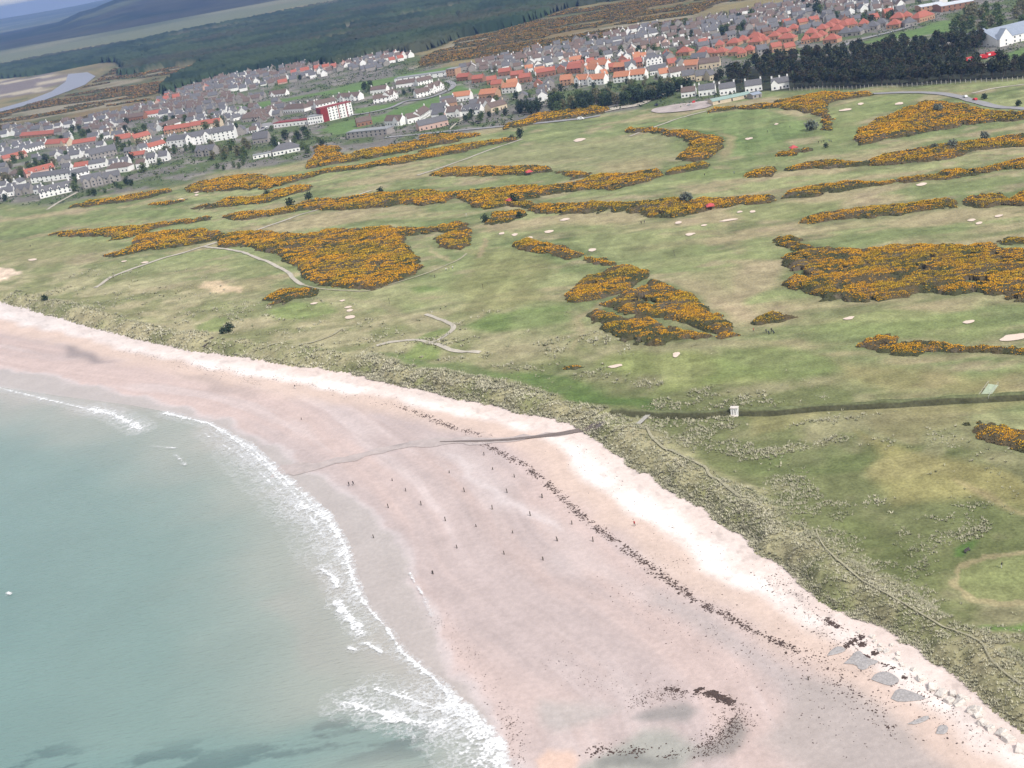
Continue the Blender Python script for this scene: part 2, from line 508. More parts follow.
Z0, Z2 = (0, 180, 3.66), (240, 180, 3.66)
Z3, Z4 = (480, 180, 3.657), (740, 180, 3.606)
ZB, ZC, ZD, ZE, ZF = (200, 0, 3.66), (420, 0, 3.66), (790, 0, 4.04), (660, 100, 5.12), (764, 370, 3.66)
GORSE = [
    (Z2, [(-90, 225), (-40, 195), (0, 190), (80, 185), (250, 196), (340, 180), (560, 174), (675, 174), (690, 196), (590, 205), (622, 240), (662, 300), (655, 340), (560, 378), (480, 398), (380, 394),
          (265, 378), (215, 350), (235, 330), (190, 310), (160, 280), (80, 260), (0, 238), (-60, 248)], 'largest wedge shaped gorse bank left of centre with solid orange bloom', .62, 2.0),
    (Z2, [(95, 425), (150, 395), (220, 390), (285, 400), (280, 420), (200, 435), (160, 455), (110, 455)], 'small brownish gorse clump just below the largest gorse wedge', .35, 1.5),
    (Z2, [(690, 175), (760, 162), (830, 158), (838, 180), (780, 190), (705, 192)], 'thin dark gorse strip just above the round golden gorse clump', .45, 1.9),
    (Z2, [(698, 222), (740, 196), (830, 188), (856, 206), (842, 235), (790, 254), (740, 242)], 'round golden gorse clump right of the largest wedge', .6, 2.0),
    (Z0, [(180, 195), (260, 186), (380, 180), (520, 166), (690, 147), (760, 135), (765, 146), (640, 166), (560, 181), (510, 200), (440, 216), (400, 220), (420, 206), (300, 206), (220, 206)],
     'long gorse tongue at far left ending near the rough grass', .6, 1.8),
    (Z0, [(390, 275), (480, 246), (490, 216), (540, 197), (640, 187), (760, 187), (840, 197), (830, 212), (740, 227), (600, 252), (500, 266), (420, 282)], 'gorse bank crossed by the straight pale track on the left', .62, 1.9),
    (Z2, [(0, 122), (110, 118), (200, 97), (280, 72), (340, 70), (420, 62), (520, 48), (640, 38), (720, 36), (730, 50), (890, 32), (1010, 30), (1080, 20), (1090, 60), (960, 92), (850, 97), (780, 62),
          (720, 90), (560, 90), (420, 105), (340, 110), (280, 105), (200, 115), (110, 137), (0, 150), (-70, 140)], 'very long narrow gorse belt running across the upper left links', .6, 2.0),
    (Z0, [(255, 95), (330, 76), (470, 57), (560, 42), (625, 37), (620, 46), (540, 63), (430, 81), (320, 96), (260, 100)], 'gorse hedge at the foot of the seaside village', .5, 1.8),
    (Z0, [(545, 88), (600, 79), (680, 71), (670, 79), (600, 89), (550, 92)], 'smallest gorse streak below the seaside village', .55, 1.4),
    (Z0, [(700, 102), (780, 86), (870, 67), (951, 52), (1010, 34), (1090, 20), (1130, 22), (1100, 40), (951, 79), (860, 91), (780, 101), (730, 105)], 'second gorse row up from the long belt at upper left', .6, 1.8),
    (ZB, [(0, 665), (100, 646), (210, 636), (260, 652), (300, 650), (380, 640), (480, 616), (600, 602), (700, 582), (830, 557), (951, 532), (951, 548), (830, 578), (700, 603), (580, 619), (450, 634),
          (330, 668), (240, 690), (150, 690), (60, 700), (-40, 705), (-60, 690)], 'gorse row below the slate roofed villa stretching right', .6, 1.8),
    (ZB, [(380, 605), (420, 562), (420, 532), (500, 540), (525, 572), (600, 547), (690, 537), (790, 512), (870, 517), (951, 497), (951, 514), (850, 534), (740, 559), (600, 579), (480, 599), (400, 615)],
     'gorse bank right beneath the flat roofed houses by the coast road', .62, 2.2),
    (ZC, [(0, 497), (60, 492), (150, 487), (225, 487), (220, 495), (130, 509), (50, 529), (-4, 538)], 'upper of two gorse rows beside the lone dark tree', .55, 1.7),
    (ZC, [(-4, 552), (80, 537), (200, 522), (300, 507), (350, 503), (350, 514), (250, 529), (120, 559), (40, 574), (-4, 578)], 'lower of two gorse rows ending at the lone dark tree', .6, 1.8),
    (ZC, [(30, 640), (100, 616), (200, 609), (330, 612), (430, 606), (490, 615), (480, 625), (380, 640), (200, 641), (80, 645)], 'gorse island holding a red canopy on the practice ground edge', .6, 1.8),
    (ZC, [(300, 455), (360, 446), (420, 421), (520, 406), (640, 391), (690, 395), (680, 409), (560, 429), (440, 444), (380, 459), (310, 474)], 'roadside gorse bank in front of the belt of trees', .62, 2.2),
    (ZC, [(280, 697), (360, 681), (440, 683), (560, 676), (640, 646), (760, 636), (880, 621), (903, 630), (850, 659), (740, 689), (560, 699), (440, 714), (320, 711)], 'thick gorse hedge along the near side of the practice ground', .62, 2.0),
    (ZC, [(490, 627), (560, 628), (630, 634), (620, 648), (565, 654), (545, 645)], 'small olive gorse clump beside the practice ground hedge', .4, 1.5),
    (ZC, [(180, 742), (200, 712), (250, 716), (320, 722), (345, 738), (290, 757), (240, 760)], 'gorse clump with a dark bush and red canopy at its right end', .58, 1.9),
    (Z3, [(10, 66), (60, 47), (120, 70), (200, 90), (430, 86), (480, 87), (620, 77), (710, 67), (760, 72), (850, 66), (1020, 52), (1060, 48), (1058, 68), (1024, 80), (940, 86), (860, 96), (740, 124),
          (620, 135), (590, 116), (500, 114), (470, 110), (440, 120), (330, 125), (220, 118), (140, 96), (70, 90)], 'long gorse belt across the middle with a red canopy below it', .58, 2.0),
    (Z3, [(15, 150), (60, 121), (150, 113), (180, 125), (140, 140), (60, 160), (30, 162)], 'gorse clump at the near left end of the middle belt', .5, 1.8),
    (Z3, [(105, 235), (160, 219), (260, 233), (370, 263), (362, 279), (330, 289), (250, 275), (150, 255)], 'golden gorse tongue above the triangular gorse fan', .6, 1.9),
    (Z3, [(380, 271), (440, 281), (500, 305), (472, 311), (400, 295)], 'small gorse link between tongue and triangular fan', .55, 1.7),
    (Z3, [(298, 420), (340, 390), (400, 352), (450, 327), (510, 307), (570, 311), (618, 343), (600, 360), (520, 405), (460, 428), (380, 444), (320, 439)], 'upper left leaf of the triangular gorse fan', .58, 2.1),
    (Z3, [(452, 453), (500, 422), (580, 392), (620, 368), (650, 360), (720, 402), (800, 442), (880, 492), (940, 542), (955, 560), (900, 570), (840, 560), (740, 518), (640, 498), (520, 478)],
     'long middle leaf of the triangular gorse fan', .5, 2.1),
    (Z3, [(398, 490), (430, 471), (500, 487), (620, 507), (720, 542), (800, 566), (858, 576), (800, 585), (720, 585), (600, 604), (540, 590), (480, 565), (440, 535)], 'lower brownish leaf of the triangular gorse fan', .42, 2.1),
    (Z3, [(280, 685), (300, 671), (370, 669), (395, 680), (340, 690)], 'low brown gorse scrap near the dune edge', .2, 1.2),
    (Z4, [(0, 69), (90, 49), (130, 51), (120, 70), (60, 80), (0, 82)], 'gorse clump right after the end of the middle belt', .6, 1.8),
    (Z4, [(205, 150), (260, 121), (380, 106), (480, 96), (600, 89), (720, 72), (790, 76), (800, 95), (720, 105), (600, 119), (480, 134), (380, 134), (280, 149)], 'gorse row directly above the big right hand gorse field', .58, 2.0),
    (Z4, [(808, 76), (880, 46), (940, 56), (970, 75), (1024, 37), (1080, 30), (1080, 92), (960, 94), (840, 98)], 'taller gorse clump at right edge above the gorse field', .6, 2.2),
    (Z4, [(150, 375), (190, 330), (160, 310), (170, 287), (155, 278), (195, 252), (115, 212), (150, 199), (225, 206), (240, 230), (320, 245), (420, 250), (560, 246), (740, 236), (800, 241), (900, 233),
          (930, 250), (1024, 256), (1090, 260), (1090, 432), (1024, 424), (940, 414), (820, 407), (700, 414), (680, 397), (640, 397), (620, 409), (500, 429), (420, 439), (390, 439), (360, 421), (300, 429),
          (260, 406), (190, 386)], 'biggest gorse field at the right with orange and dark streaks', .56, 2.2),
    (Z4, [(945, 225), (990, 206), (1080, 208), (1080, 226), (960, 232)], 'dark low gorse strip at right edge above the gorse field', .4, 1.7),
    (Z4, [(50, 505), (65, 481), (110, 466), (160, 476), (200, 490), (150, 504), (80, 517)], 'lone brown gorse clump beside the golfers and trolleys', .3, 1.9),
    (Z4, [(400, 590), (440, 576), (480, 563), (560, 569), (600, 580), (640, 576), (720, 581), (820, 586), (920, 591), (1024, 601), (1090, 608), (1090, 622), (920, 614), (800, 604), (680, 611),
          (580, 617), (550, 605), (460, 605)], 'narrow gorse hedge below the large right hand bunker', .45, 1.9),
    (ZF, [(735, 205), (800, 196), (870, 206), (951, 212), (1060, 220), (1060, 330), (951, 303), (900, 288), (850, 262), (800, 245)], 'dark nearest gorse patch at right edge beyond the burn', .38, 2.0),
    (ZD, [(0, 400), (60, 386), (140, 371), (220, 378), (330, 371), (335, 385), (250, 399), (180, 410), (140, 430), (168, 490), (155, 524), (112, 520), (140, 480), (60, 450), (-40, 440), (-60, 415)],
     'gorse bank below the pine fence hooking towards the willow', .62, 2.1),
    (ZD, [(242, 565), (290, 512), (340, 482), (440, 452), (540, 412), (600, 416), (700, 421), (780, 440), (860, 450), (946, 456), (1010, 452), (1010, 482), (946, 485), (820, 489), (740, 499), (620, 519),
          (500, 544), (380, 564), (290, 582)], 'broad gorse bank sweeping below the curved access road', .66, 2.3),
    (ZD, [(-40, 690), (0, 677), (80, 662), (180, 652), (300, 655), (380, 627), (520, 602), (640, 582), (760, 567), (860, 552), (946, 547), (1010, 538), (1010, 580), (946, 588), (860, 598), (740, 613),
          (660, 638), (520, 658), (420, 664), (300, 667), (180, 674), (20, 686)], 'long gorse hedge with grey willows at the upper right', .55, 2.1),
    (ZD, [(-38, 775), (0, 762), (120, 747), (250, 732), (400, 732), (520, 712), (560, 716), (620, 692), (760, 682), (800, 672), (920, 647), (1010, 630), (1010, 672), (946, 679), (820, 689), (740, 704),
          (600, 724), (500, 734), (360, 744), (200, 766), (60, 790), (-38, 798)], 'next long gorse hedge down from the grey willows', .6, 2.0),
    (ZE, [(0, 150), (80, 165), (200, 171), (280, 191), (318, 207), (328, 238), (270, 274), (240, 298), (150, 313), (92, 298), (112, 270), (150, 250), (130, 216), (80, 191), (0, 171), (-180, 160), (-175, 140)],
     'curved gorse horn at the right end of the practice ground', .62, 2.2),
    (ZE, [(30, 355), (80, 346), (150, 331), (230, 316), (275, 330), (220, 350), (140, 364), (60, 384)], 'gorse clump below the curved gorse horn', .55, 1.9),
    (ZE, [(435, 385), (500, 356), (590, 346), (600, 360), (560, 384), (480, 394)], 'isolated golden gorse clump with two golfers to its left', .6, 1.9),
    (ZE, [(235, 65), (280, 41), (420, 36), (520, 26), (640, 21), (640, 39), (520, 49), (400, 44), (300, 59)], 'gorse hedge below the green roofed shed', .62, 1.9),
    (ZE, [(590, 285), (620, 266), (690, 256), (718, 262), (700, 280), (630, 287)], 'gorse clump under the far right red canopy', .6, 1.8),
    (ZE, [(705, 266), (740, 246), (790, 246), (788, 260), (740, 268)], 'dark gorse clump right of the far right red canopy', .2, 1.8),
    (Z2, [(-75, 72), (-30, 60), (0, 60), (100, 70), (150, 50), (220, 22), (258, 22), (250, 38), (150, 60), (100, 80), (0, 85), (-70, 90)], 'short gorse row beside three dark round bushes', .55, 1.8),
]
SUN_EL, SUN_AZ, SUN_S, SKY_S, EXPO, HAZE = 46, 142, 1.5, .046, 1.36, 8.8e-5
CLOUD = (8.0, 7.95, 8.1)
# ------------------------------------------------------------------ terrain
def lerp(a, b, t):
    t = np.asarray(t)[..., None]
    return np.asarray(a) * (1 - t) + np.asarray(b) * t


AZ = np.radians(np.arange(-42, 42.01, .085))
DEP = np.radians(np.concatenate([np.arange(52, 36, -.16), np.arange(36, 3.0, -.065), np.arange(3.0, .455, -.04)]))
RAD = CAM_H / np.tan(DEP)
GX = RAD[:, None] * np.sin(AZ)[None]
GY = RAD[:, None] * np.cos(AZ)[None]
NR, NC = GX.shape
gx, gy = GX.ravel(), GY.ravel()
gz, gsv, gsw = height(gx, gy, True)
idx = np.arange(NR * NC).reshape(NR, NC)
QUADS = np.stack([idx[:-1, :-1], idx[:-1, 1:], idx[1:, 1:], idx[1:, :-1]], -1).reshape(-1, 4)[:, ::-1]


def sub_mesh(name, faces, V, tint, extra=None):
    used = np.unique(faces)
    remap = np.full(len(V), -1, np.int64)
    remap[used] = np.arange(len(used))
    me = mesh_np(name, V[used], remap[faces], tint[used], {k: v[used] for k, v in (extra or {}).items()})
    smooth(me)
    return me


# directions of the rows of gorse and fairways
_a, _b = poly([(781, 198), (1024, 168)], 3)
UDIR = (_b - _a) / np.linalg.norm(_b - _a)
NDIR = np.array([-UDIR[1], UDIR[0]])
_a, _b = poly([(400, 405), (900, 692)], 2)
SDIR = (_b - _a) / np.linalg.norm(_b - _a)


def Q(x0, y0, f, pts):
    return poly(zm(x0, y0, f, pts), 4.0)


RIVER = Q(0, 0, 3.66, [(-300, 470), (0, 398), (100, 370), (190, 335), (240, 300), (250, 272), (320, 265), (350, 280), (310, 312), (230, 342), (150, 372), (60, 395), (0, 412), (-300, 500)])
FIELDS = [
    Q(200, 0, 3.66, [(60, 405), (120, 392), (300, 360), (500, 322), (700, 282), (925, 238), (940, 252), (700, 300), (590, 335), (400, 352), (200, 400), (90, 410)]),
    Q(200, 0, 3.66, [(570, 400), (640, 385), (720, 380), (735, 392), (640, 410), (575, 415)]),
    Q(200, 0, 3.66, [(400, 482), (500, 450), (640, 425), (760, 385), (900, 345), (950, 355), (860, 390), (740, 432), (640, 452), (520, 492)]),
    Q(440, 30, 7.68, [(95, 440), (150, 415), (230, 440), (330, 462), (300, 500), (220, 500), (120, 520), (0, 545), (0, 500), (80, 480)]),
    Q(780, 0, 6.98, [(560, 300), (680, 270), (830, 240), (910, 205), (960, 205), (960, 265), (800, 275), (640, 300)]),
    Q(894, 0, 6.98, [(60, 240), (200, 190), (350, 140), (420, 150), (430, 200), (330, 230), (180, 250)]),
    Q(894, 0, 6.98, [(690, 415), (800, 370), (910, 340), (960, 330), (960, 395), (800, 400)]),
]
TOWN = [
    poly([(-150, 168), (0, 135), (60, 124), (130, 113), (165, 92), (230, 74), (300, 64), (345, 58), (405, 52), (440, 62), (445, 76), (470, 66), (520, 52), (570, 43), (640, 30),
          (700, 20), (780, 5), (830, -3), (930, -14), (1100, -40), (1200, 40), (1024, 68), (905, 40), (860, 55), (760, 90), (690, 108), (640, 108), (560, 116), (480, 128), (420, 146), (350, 150), (300, 160),
          (270, 165), (215, 170), (180, 182), (120, 192), (60, 204), (0, 206), (-150, 235)], 4)]
MOOR = Q(420, 0, 3.66, [(0, 250), (0, 215), (60, 185), (150, 145), (280, 118), (400, 83), (550, 33), (770, 0), (900, -40), (1400, -120), (1300, -10), (1100, 10), (951, 80), (800, 110), (640, 150), (400, 190), (120, 225)])
RIVERMOOR = Q(0, 0, 3.66, [(-200, 520), (0, 412), (150, 372), (320, 315), (420, 250), (560, 255), (740, 238), (640, 292), (575, 342), (540, 375), (400, 420), (200, 450), (60, 470), (0, 480), (-200, 560)])
FLATS = Q(0, 0, 3.66, [(-300, 380), (0, 290), (120, 282), (240, 258), (250, 290), (190, 332), (100, 345), (0, 362), (-300, 440)])
BANDLO = [(-300, 122), (0, 63), (64, 51), (130, 41), (190, 29), (250, 17), (330, 1), (450, -20), (700, -62), (1200, -150)]
BANDHI = [(1200, -157), (700, -71), (450, -29), (310, -1), (250, 9), (190, 20), (130, 32), (64, 45), (0, 56), (-300, 114)]
BAND = poly(BANDLO + BANDHI, 3)
FOREST_LO = [(-300, 125), (0, 79), (33, 76), (66, 70), (100, 63), (116, 63), (124, 70), (116, 77), (137, 75), (170, 70), (202, 64), (201, 67), (175, 79), (159, 92), (166, 96), (189, 89),
             (219, 79), (260, 72), (296, 66), (337, 67), (378, 57), (408, 55), (432, 50), (461, 38), (496, 31), (530, 22), (570, 8), (630, -1), (760, -25), (1200, -100)]
FOREST = poly(FOREST_LO + [(1200, -146), (700, -60), (450, -17), (330, 4), (250, 20), (190, 32), (130, 44), (64, 54), (0, 67), (-300, 122)], 3)

WOODP = poly([(716, 94), (730, 95), (790, 91.5), (840, 89.5), (890, 87.5), (940, 85), (1024, 79), (1075, 74), (1075, 66), (1024, 69), (985, 71), (960, 70), (952, 64), (975, 55), (985, 48), (968, 47),
              (910, 49), (850, 56), (800, 61), (765, 66), (738, 74), (718, 85)], 3)
GREENS = [  # turf that is mown or grows differently: outline, base colour, edge
    (Q(0, 180, 3.66, [(-100, 165), (300, 128), (700, 100), (720, 128), (400, 150), (100, 190), (-100, 215)]), (.150, .205, .085), 10, .8),
    (Q(0, 180, 3.66, [(-100, 240), (200, 215), (380, 225), (380, 262), (200, 290), (-100, 300)]), (.22, .225, .12), 12, .7),
    (Q(420, 0, 3.66, [(320, 545), (500, 520), (700, 500), (930, 500), (930, 560), (850, 600), (680, 640), (560, 620), (200, 600), (100, 600)]), (.235, .245, .14), 10, .8),
    (Q(420, 0, 3.66, [(700, 600), (850, 570), (930, 570), (880, 610), (700, 640)]), (.31, .27, .17), 14, .7),
    (Q(600, 0, 4.04, [(150, 500), (400, 465), (650, 440), (800, 460), (830, 520), (700, 580), (600, 640), (470, 640), (560, 580), (480, 530), (250, 510)]), (.145, .21, .085), 8, .9),
    (Q(600, 0, 4.04, [(330, 520), (480, 530), (580, 560), (550, 592), (470, 560), (340, 535)]), (.085, .145, .05), 5, .9),
    (Q(600, 0, 4.04, [(480, 535), (545, 560), (560, 600), (480, 640), (470, 615), (520, 590)]), (.30, .26, .16), 5, .8),
    (Q(790, 0, 4.04, [(150, 440), (330, 390), (520, 385), (500, 410), (380, 450), (290, 500), (230, 570), (60, 590), (150, 540), (180, 490)]), (.185, .23, .10), 8, .9),
    (Q(480, 180, 3.657, [(-60, 260), (100, 250), (250, 280), (290, 350), (200, 440), (0, 480), (-80, 470)]), (.215, .225, .11), 9, .8),
    (Q(480, 180, 3.657, [(20, 200), (200, 170), (520, 190), (850, 200), (800, 260), (600, 290), (430, 260), (200, 210)]), (.20, .225, .115), 14, .8),
    (Q(480, 180, 3.657, [(430, 660), (560, 620), (760, 620), (900, 650), (1024, 690), (1100, 740), (700, 750), (500, 700)]), (.20, .24, .095), 7, .9),
    (Q(480, 180, 3.657, [(0, 500), (120, 470), (300, 480), (330, 540), (200, 560), (60, 560)]), (.125, .19, .065), 9, .8),
    (Q(480, 180, 3.657, [(670, 350), (800, 355), (950, 425), (1010, 510), (960, 530), (880, 480), (760, 400)]), (.36, .30, .21), 8, .9),
    (Q(480, 180, 3.657, [(700, 345), (850, 330), (1024, 290), (1100, 340), (1024, 420), (950, 425)]), (.29, .27, .17), 12, .8),
    (Q(480, 180, 3.657, [(380, 480), (420, 440), (460, 440), (400, 500), (360, 560), (350, 620), (330, 620), (350, 530)]), (.30, .26, .17), 4, .8),
    (poly([(520, 370), (560, 376), (600, 384), (645, 399), (640, 413), (600, 412), (560, 398), (520, 386)], 4), (.08, .14, .042), 6, .9),
    (poly([(380, 352), (440, 362), (500, 368), (530, 374), (530, 386), (480, 380), (430, 372), (390, 364)], 4), (.10, .165, .055), 6, .8),
    (Q(240, 180, 3.66, [(110, 490), (200, 450), (330, 445), (350, 480), (250, 500), (130, 510)]), (.17, .235, .085), 5, .9),
    (Q(240, 180, 3.66, [(590, 640), (640, 600), (740, 620), (720, 650), (620, 660)]), (.17, .24, .08), 4, .9),
    (Q(240, 180, 3.66, [(620, 590), (700, 550), (780, 538), (790, 548), (720, 575), (640, 592)]), (.17, .235, .085), 3, .9),
    (Q(240, 180, 3.66, [(630, 395), (690, 385), (720, 400), (660, 412)]), (.105, .17, .055), 4, .9),
    (Q(240, 180, 3.66, [(800, 540), (900, 490), (1000, 500), (1000, 550), (860, 555)]), (.125, .19, .065), 6, .8),
    (Q(240, 180, 3.66, [(400, 420), (560, 455), (690, 490), (790, 525), (770, 545), (640, 500), (500, 460), (400, 440)]), (.29, .27, .18), 5, .7),
    (Q(0, 180, 3.66, [(720, 530), (790, 500), (830, 520), (800, 555), (730, 555)]), (.155, .22, .075), 4, .9),
    (Q(0, 180, 3.66, [(745, 375), (800, 368), (880, 390), (885, 408), (800, 410), (740, 400)]), (.58, .47, .34), 3, .95),
    (Q(0, 180, 3.66, [(-60, 315), (40, 320), (75, 340), (40, 352), (30, 362), (-60, 375)]), (.76, .62, .55), 3, .95),
    (Q(420, 200, 7.68, [(490, 300), (520, 285), (510, 350), (480, 440), (440, 460), (450, 420)]), (.34, .29, .19), 2, .9),
    (Q(420, 200, 7.68, [(60, 340), (110, 390), (200, 440), (260, 470), (230, 480), (150, 450), (90, 400)]), (.33, .29, .19), 2, .8),
    (Q(764, 370, 3.66, [(330, 230), (400, 260), (560, 300), (720, 340), (951, 430), (1040, 470), (1040, 540), (800, 480), (640, 490), (560, 505), (500, 430), (400, 350), (360, 290)]), (.26, .245, .115), 6, .9),
    (Q(764, 370, 3.66, [(680, 400), (800, 430), (951, 510), (1040, 550), (1040, 570), (930, 525), (780, 455)]), (.35, .29, .18), 4, .7),
    (Q(764, 370, 3.66, [(-100, 340), (200, 290), (390, 310), (395, 375), (200, 400), (100, 390), (-100, 380)]), (.115, .15, .062), 6, .8),
    (Q(764, 370, 3.66, [(340, 190), (420, 165), (560, 160), (700, 180), (720, 200), (600, 230), (560, 270), (440, 250)]), (.20, .19, .105), 5, .8),
    (Q(764, 370, 3.66, [(-60, 160), (300, 130), (800, 105), (1040, 100), (1040, 120), (800, 150), (500, 150), (300, 165), (-60, 230)]), (.235, .225, .115), 6, .8),
    (Q(764, 370, 3.66, [(700, 650), (780, 620), (775, 655), (740, 690), (700, 690)]), (.075, .15, .04), 2, .9),
    (Q(764, 560, 3.69, [(820, 285), (960, 225), (1100, 180), (1100, 230), (960, 272), (850, 312)]), (.08, .18, .035), 3, .9),
    (Q(740, 180, 3.606, [(180, 540), (300, 510), (500, 470), (800, 480), (1000, 530), (900, 560), (600, 560), (300, 560)]), (.195, .24, .105), 7, .9),
    (Q(740, 180, 3.606, [(-10, 290), (140, 290), (150, 380), (40, 430), (-10, 490)]), (.32, .28, .19), 6, .9),
    (Q(740, 180, 3.606, [(350, 650), (600, 640), (900, 700), (1100, 680), (1100, 770), (600, 770), (420, 700)]), (.25, .23, .12), 10, .8),
    (Q(740, 180, 3.606, [(-100, 600), (200, 600), (350, 640), (380, 690), (200, 740), (-100, 720)]), (.155, .205, .08), 8, .85),
    (Q(660, 100, 5.12, [(140, 390), (300, 350), (440, 360), (420, 390), (250, 410)]), (.18, .235, .095), 6, .8),
    (Q(660, 100, 5.12, [(350, 555), (560, 520), (900, 520), (850, 560), (640, 600), (420, 620)]), (.165, .215, .09), 8, .8),
    (poly([(951, 580), (957, 562), (982, 551), (1024, 547), (1075, 556), (1075, 596), (1010, 601), (968, 595)], 5), (.30, .27, .165), .8, 1),
    (poly([(957, 578), (962, 565), (985, 555), (1024, 551), (1066, 560), (1066, 591), (1010, 595), (975, 591)], 5), (.165, .20, .088), .6, 1),
]


STRIPED = (0, 4, 8, 9, 10, 29)


def grass_colour(x, y, sv):
    u, n = x * UDIR[0] + y * UDIR[1], x * NDIR[0] + y * NDIR[1]
    d = np.hypot(x, y)
    big = fbm(u / 150, n / 45, 21, 4)
    mid = fbm(u / 38, n / 16, 25, 4)
    fin = fbm(x / 6, y / 6, 29, 3)
    c = lerp((.175, .215, .102), (.305, .275, .175), .45 * sstep(.40, .66, .55 * big + .45 * mid) + .55 * sstep(.485, .545, .7 * big + .3 * mid))
    band = fbm(u / 170 + 3.3, n / 26, 23, 4)
    c = lerp(c, (.235, .275, .135), .8 * sstep(.55, .585, band))
    c = lerp(c, (.13, .165, .08), .6 * np.exp(-((band - .54) / .012) ** 2))
    c = lerp(c, (.115, .155, .068), .7 * sstep(.52, .72, fbm(u / 60 + 40, n / 22, 33, 4)))
    c = lerp(c, (.33, .28, .20), .6 * sstep(.60, .76, fbm(u / 24 + 9, n / 14, 35, 4)))
    dunes = (1 - sstep(30, 110, sv)) * (1 - sstep(700, 1000, d) * .5)
    c = lerp(c, lerp((.345, .325, .215), (.20, .215, .115), sstep(.4, .65, fbm(x / 16, y / 16, 39, 4))), dunes * .85)
    hollow = (1 - sstep(55, 110, sv)) * sstep(9, 16, sv) * (1 - sstep(380, 520, d))
    c = lerp(c, lerp((.225, .225, .135), (.115, .142, .06), sstep(.36, .56, fbm(x / 20, y / 20, 38, 4))), hollow * .85)
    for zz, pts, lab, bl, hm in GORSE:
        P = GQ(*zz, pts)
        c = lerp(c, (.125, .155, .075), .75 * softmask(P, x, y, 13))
    for P, rgb, w, a in GREENS:
        c = lerp(c, rgb, a * softmask(P, x, y, w) * (.82 + .36 * (mid - .5)))
    for k in STRIPED:
        P = GREENS[k][0]
        c = c * (1 + .075 * np.sign(np.sin(u / 3.2 + 1.5 * np.sin(n / 60))) * softmask(P, x, y, 6))[:, None]
    c = c * (1 + .5 * (fin - .5))[:, None]
    c = c * np.array((1.05, 1.0, .92))
    # mown stripes seen faintly on the big fairways
    # farther land
    far = sstep(1250, 1600, d)
    moor = lerp((.17, .145, .085), (.24, .20, .10), sstep(.35, .65, fbm(x / 120, y / 120, 41, 4)))
    moor = lerp(moor, (.11, .125, .06), sstep(.5, .7, fbm(x / 80, y / 80, 45, 4)))
    c = lerp(c, moor, far)
    land = sstep(4600, 5200, d)
    c = lerp(c, lerp((.10, .12, .07), (.20, .20, .12), sstep(.4, .6, fbm(x / 700, y / 700, 47, 4))), land)
    tn = fbm(x / 30, y / 30, 51, 4)
    tc = lerp((.17, .16, .145), (.10, .13, .06), sstep(.42, .58, tn))
    tc = lerp(tc, (.24, .22, .20), sstep(.6, .72, fbm(x / 18, y / 18, 55, 3)))
    for P in TOWN:
        c = lerp(c, tc, softmask(P, x, y, 25))
    mo = lerp((.20, .15, .075), (.11, .12, .06), sstep(.4, .6, fbm(u / 90, n / 50, 57, 4)))
    mo = lerp(mo, (.27, .24, .17), sstep(.55, .7, fbm(u / 160, n / 90, 58, 4)))
    c = lerp(c, mo, softmask(MOOR, x, y, 30))
    c = lerp(c, mo * .95, softmask(RIVERMOOR, x, y, 30))
    c = lerp(c, lerp((.19, .16, .15), (.42, .37, .28), sstep(.55, .62, fbm(u / 200, n / 90, 59, 4))), softmask(FLATS, x, y, 40))
    c = lerp(c, (.155, .17, .10), softmask(BAND, x, y, 90))
    c = lerp(c, (.035, .05, .03), softmask(FOREST, x, y, 20))
    c = lerp(c, (.045, .05, .032), softmask(WOODP, x, y, 6))
    for P in FIELDS:
        c = lerp(c, lerp((.105, .185, .06), (.14, .20, .075), tn), softmask(P, x, y, 8))
    return c


BEACHPATCH = [
    (Q(0, 180, 3.66, [(220, 595), (270, 592), (340, 615), (430, 640), (350, 648), (240, 632)]), (.27, .23, .225), 8, .85, .4),
    (Q(0, 180, 3.66, [(640, 690), (760, 690), (951, 740), (951, 760), (780, 730)]), (.38, .31, .285), 6, .6, .2),
    (poly([(790, 680), (850, 688), (930, 740), (975, 790), (840, 800), (770, 735)], 1), (.38, .335, .315), 7, .85, .45),
    (poly([(640, 590), (700, 620), (800, 680), (790, 700), (700, 650), (640, 610)], 1), (.40, .355, .345), 7, .7, .4),
    (Q(520, 560, 3.69, [(230, 690), (300, 640), (400, 610), (560, 600), (710, 640), (640, 700), (560, 730), (400, 790), (250, 780)]), (.33, .33, .295), 5, .9, .9),
    (Q(520, 560, 3.69, [(425, 525), (500, 492), (600, 478), (640, 500), (620, 535), (500, 535)]), (.25, .235, .225), 3, .85, .5),
    (Q(520, 560, 3.69, [(690, 640), (720, 590), (780, 552), (812, 600), (770, 670), (700, 700), (640, 700)]), (.24, .22, .205), 3, .85, .5),
    (Q(520, 560, 3.69, [(250, 680), (400, 640), (520, 690), (600, 690), (600, 715), (400, 720), (260, 715)]), (.20, .20, .185), 3, .8, .8),
    (Q(520, 560, 3.69, [(55, 685), (100, 642), (180, 642), (195, 680), (170, 740), (105, 752)]), (.62, .45, .37), 2, .95, 0),
    (Q(520, 560, 3.69, [(10, 470), (60, 435), (200, 440), (290, 500), (100, 545), (30, 520)]), (.40, .37, .35), 5, .7, .8),
    (poly([(430, 430), (470, 448), (530, 500), (600, 570), (650, 610), (620, 605), (560, 560), (500, 500), (450, 460)], 1), (.53, .455, .44), 6, .5, .4),
    (Q(280, 380, 3.657, [(590, 240), (640, 260), (720, 320), (860, 400), (1000, 490), (1024, 530), (960, 500), (820, 410), (700, 340)]), (.60, .53, .52), 3, .6, .3),
]


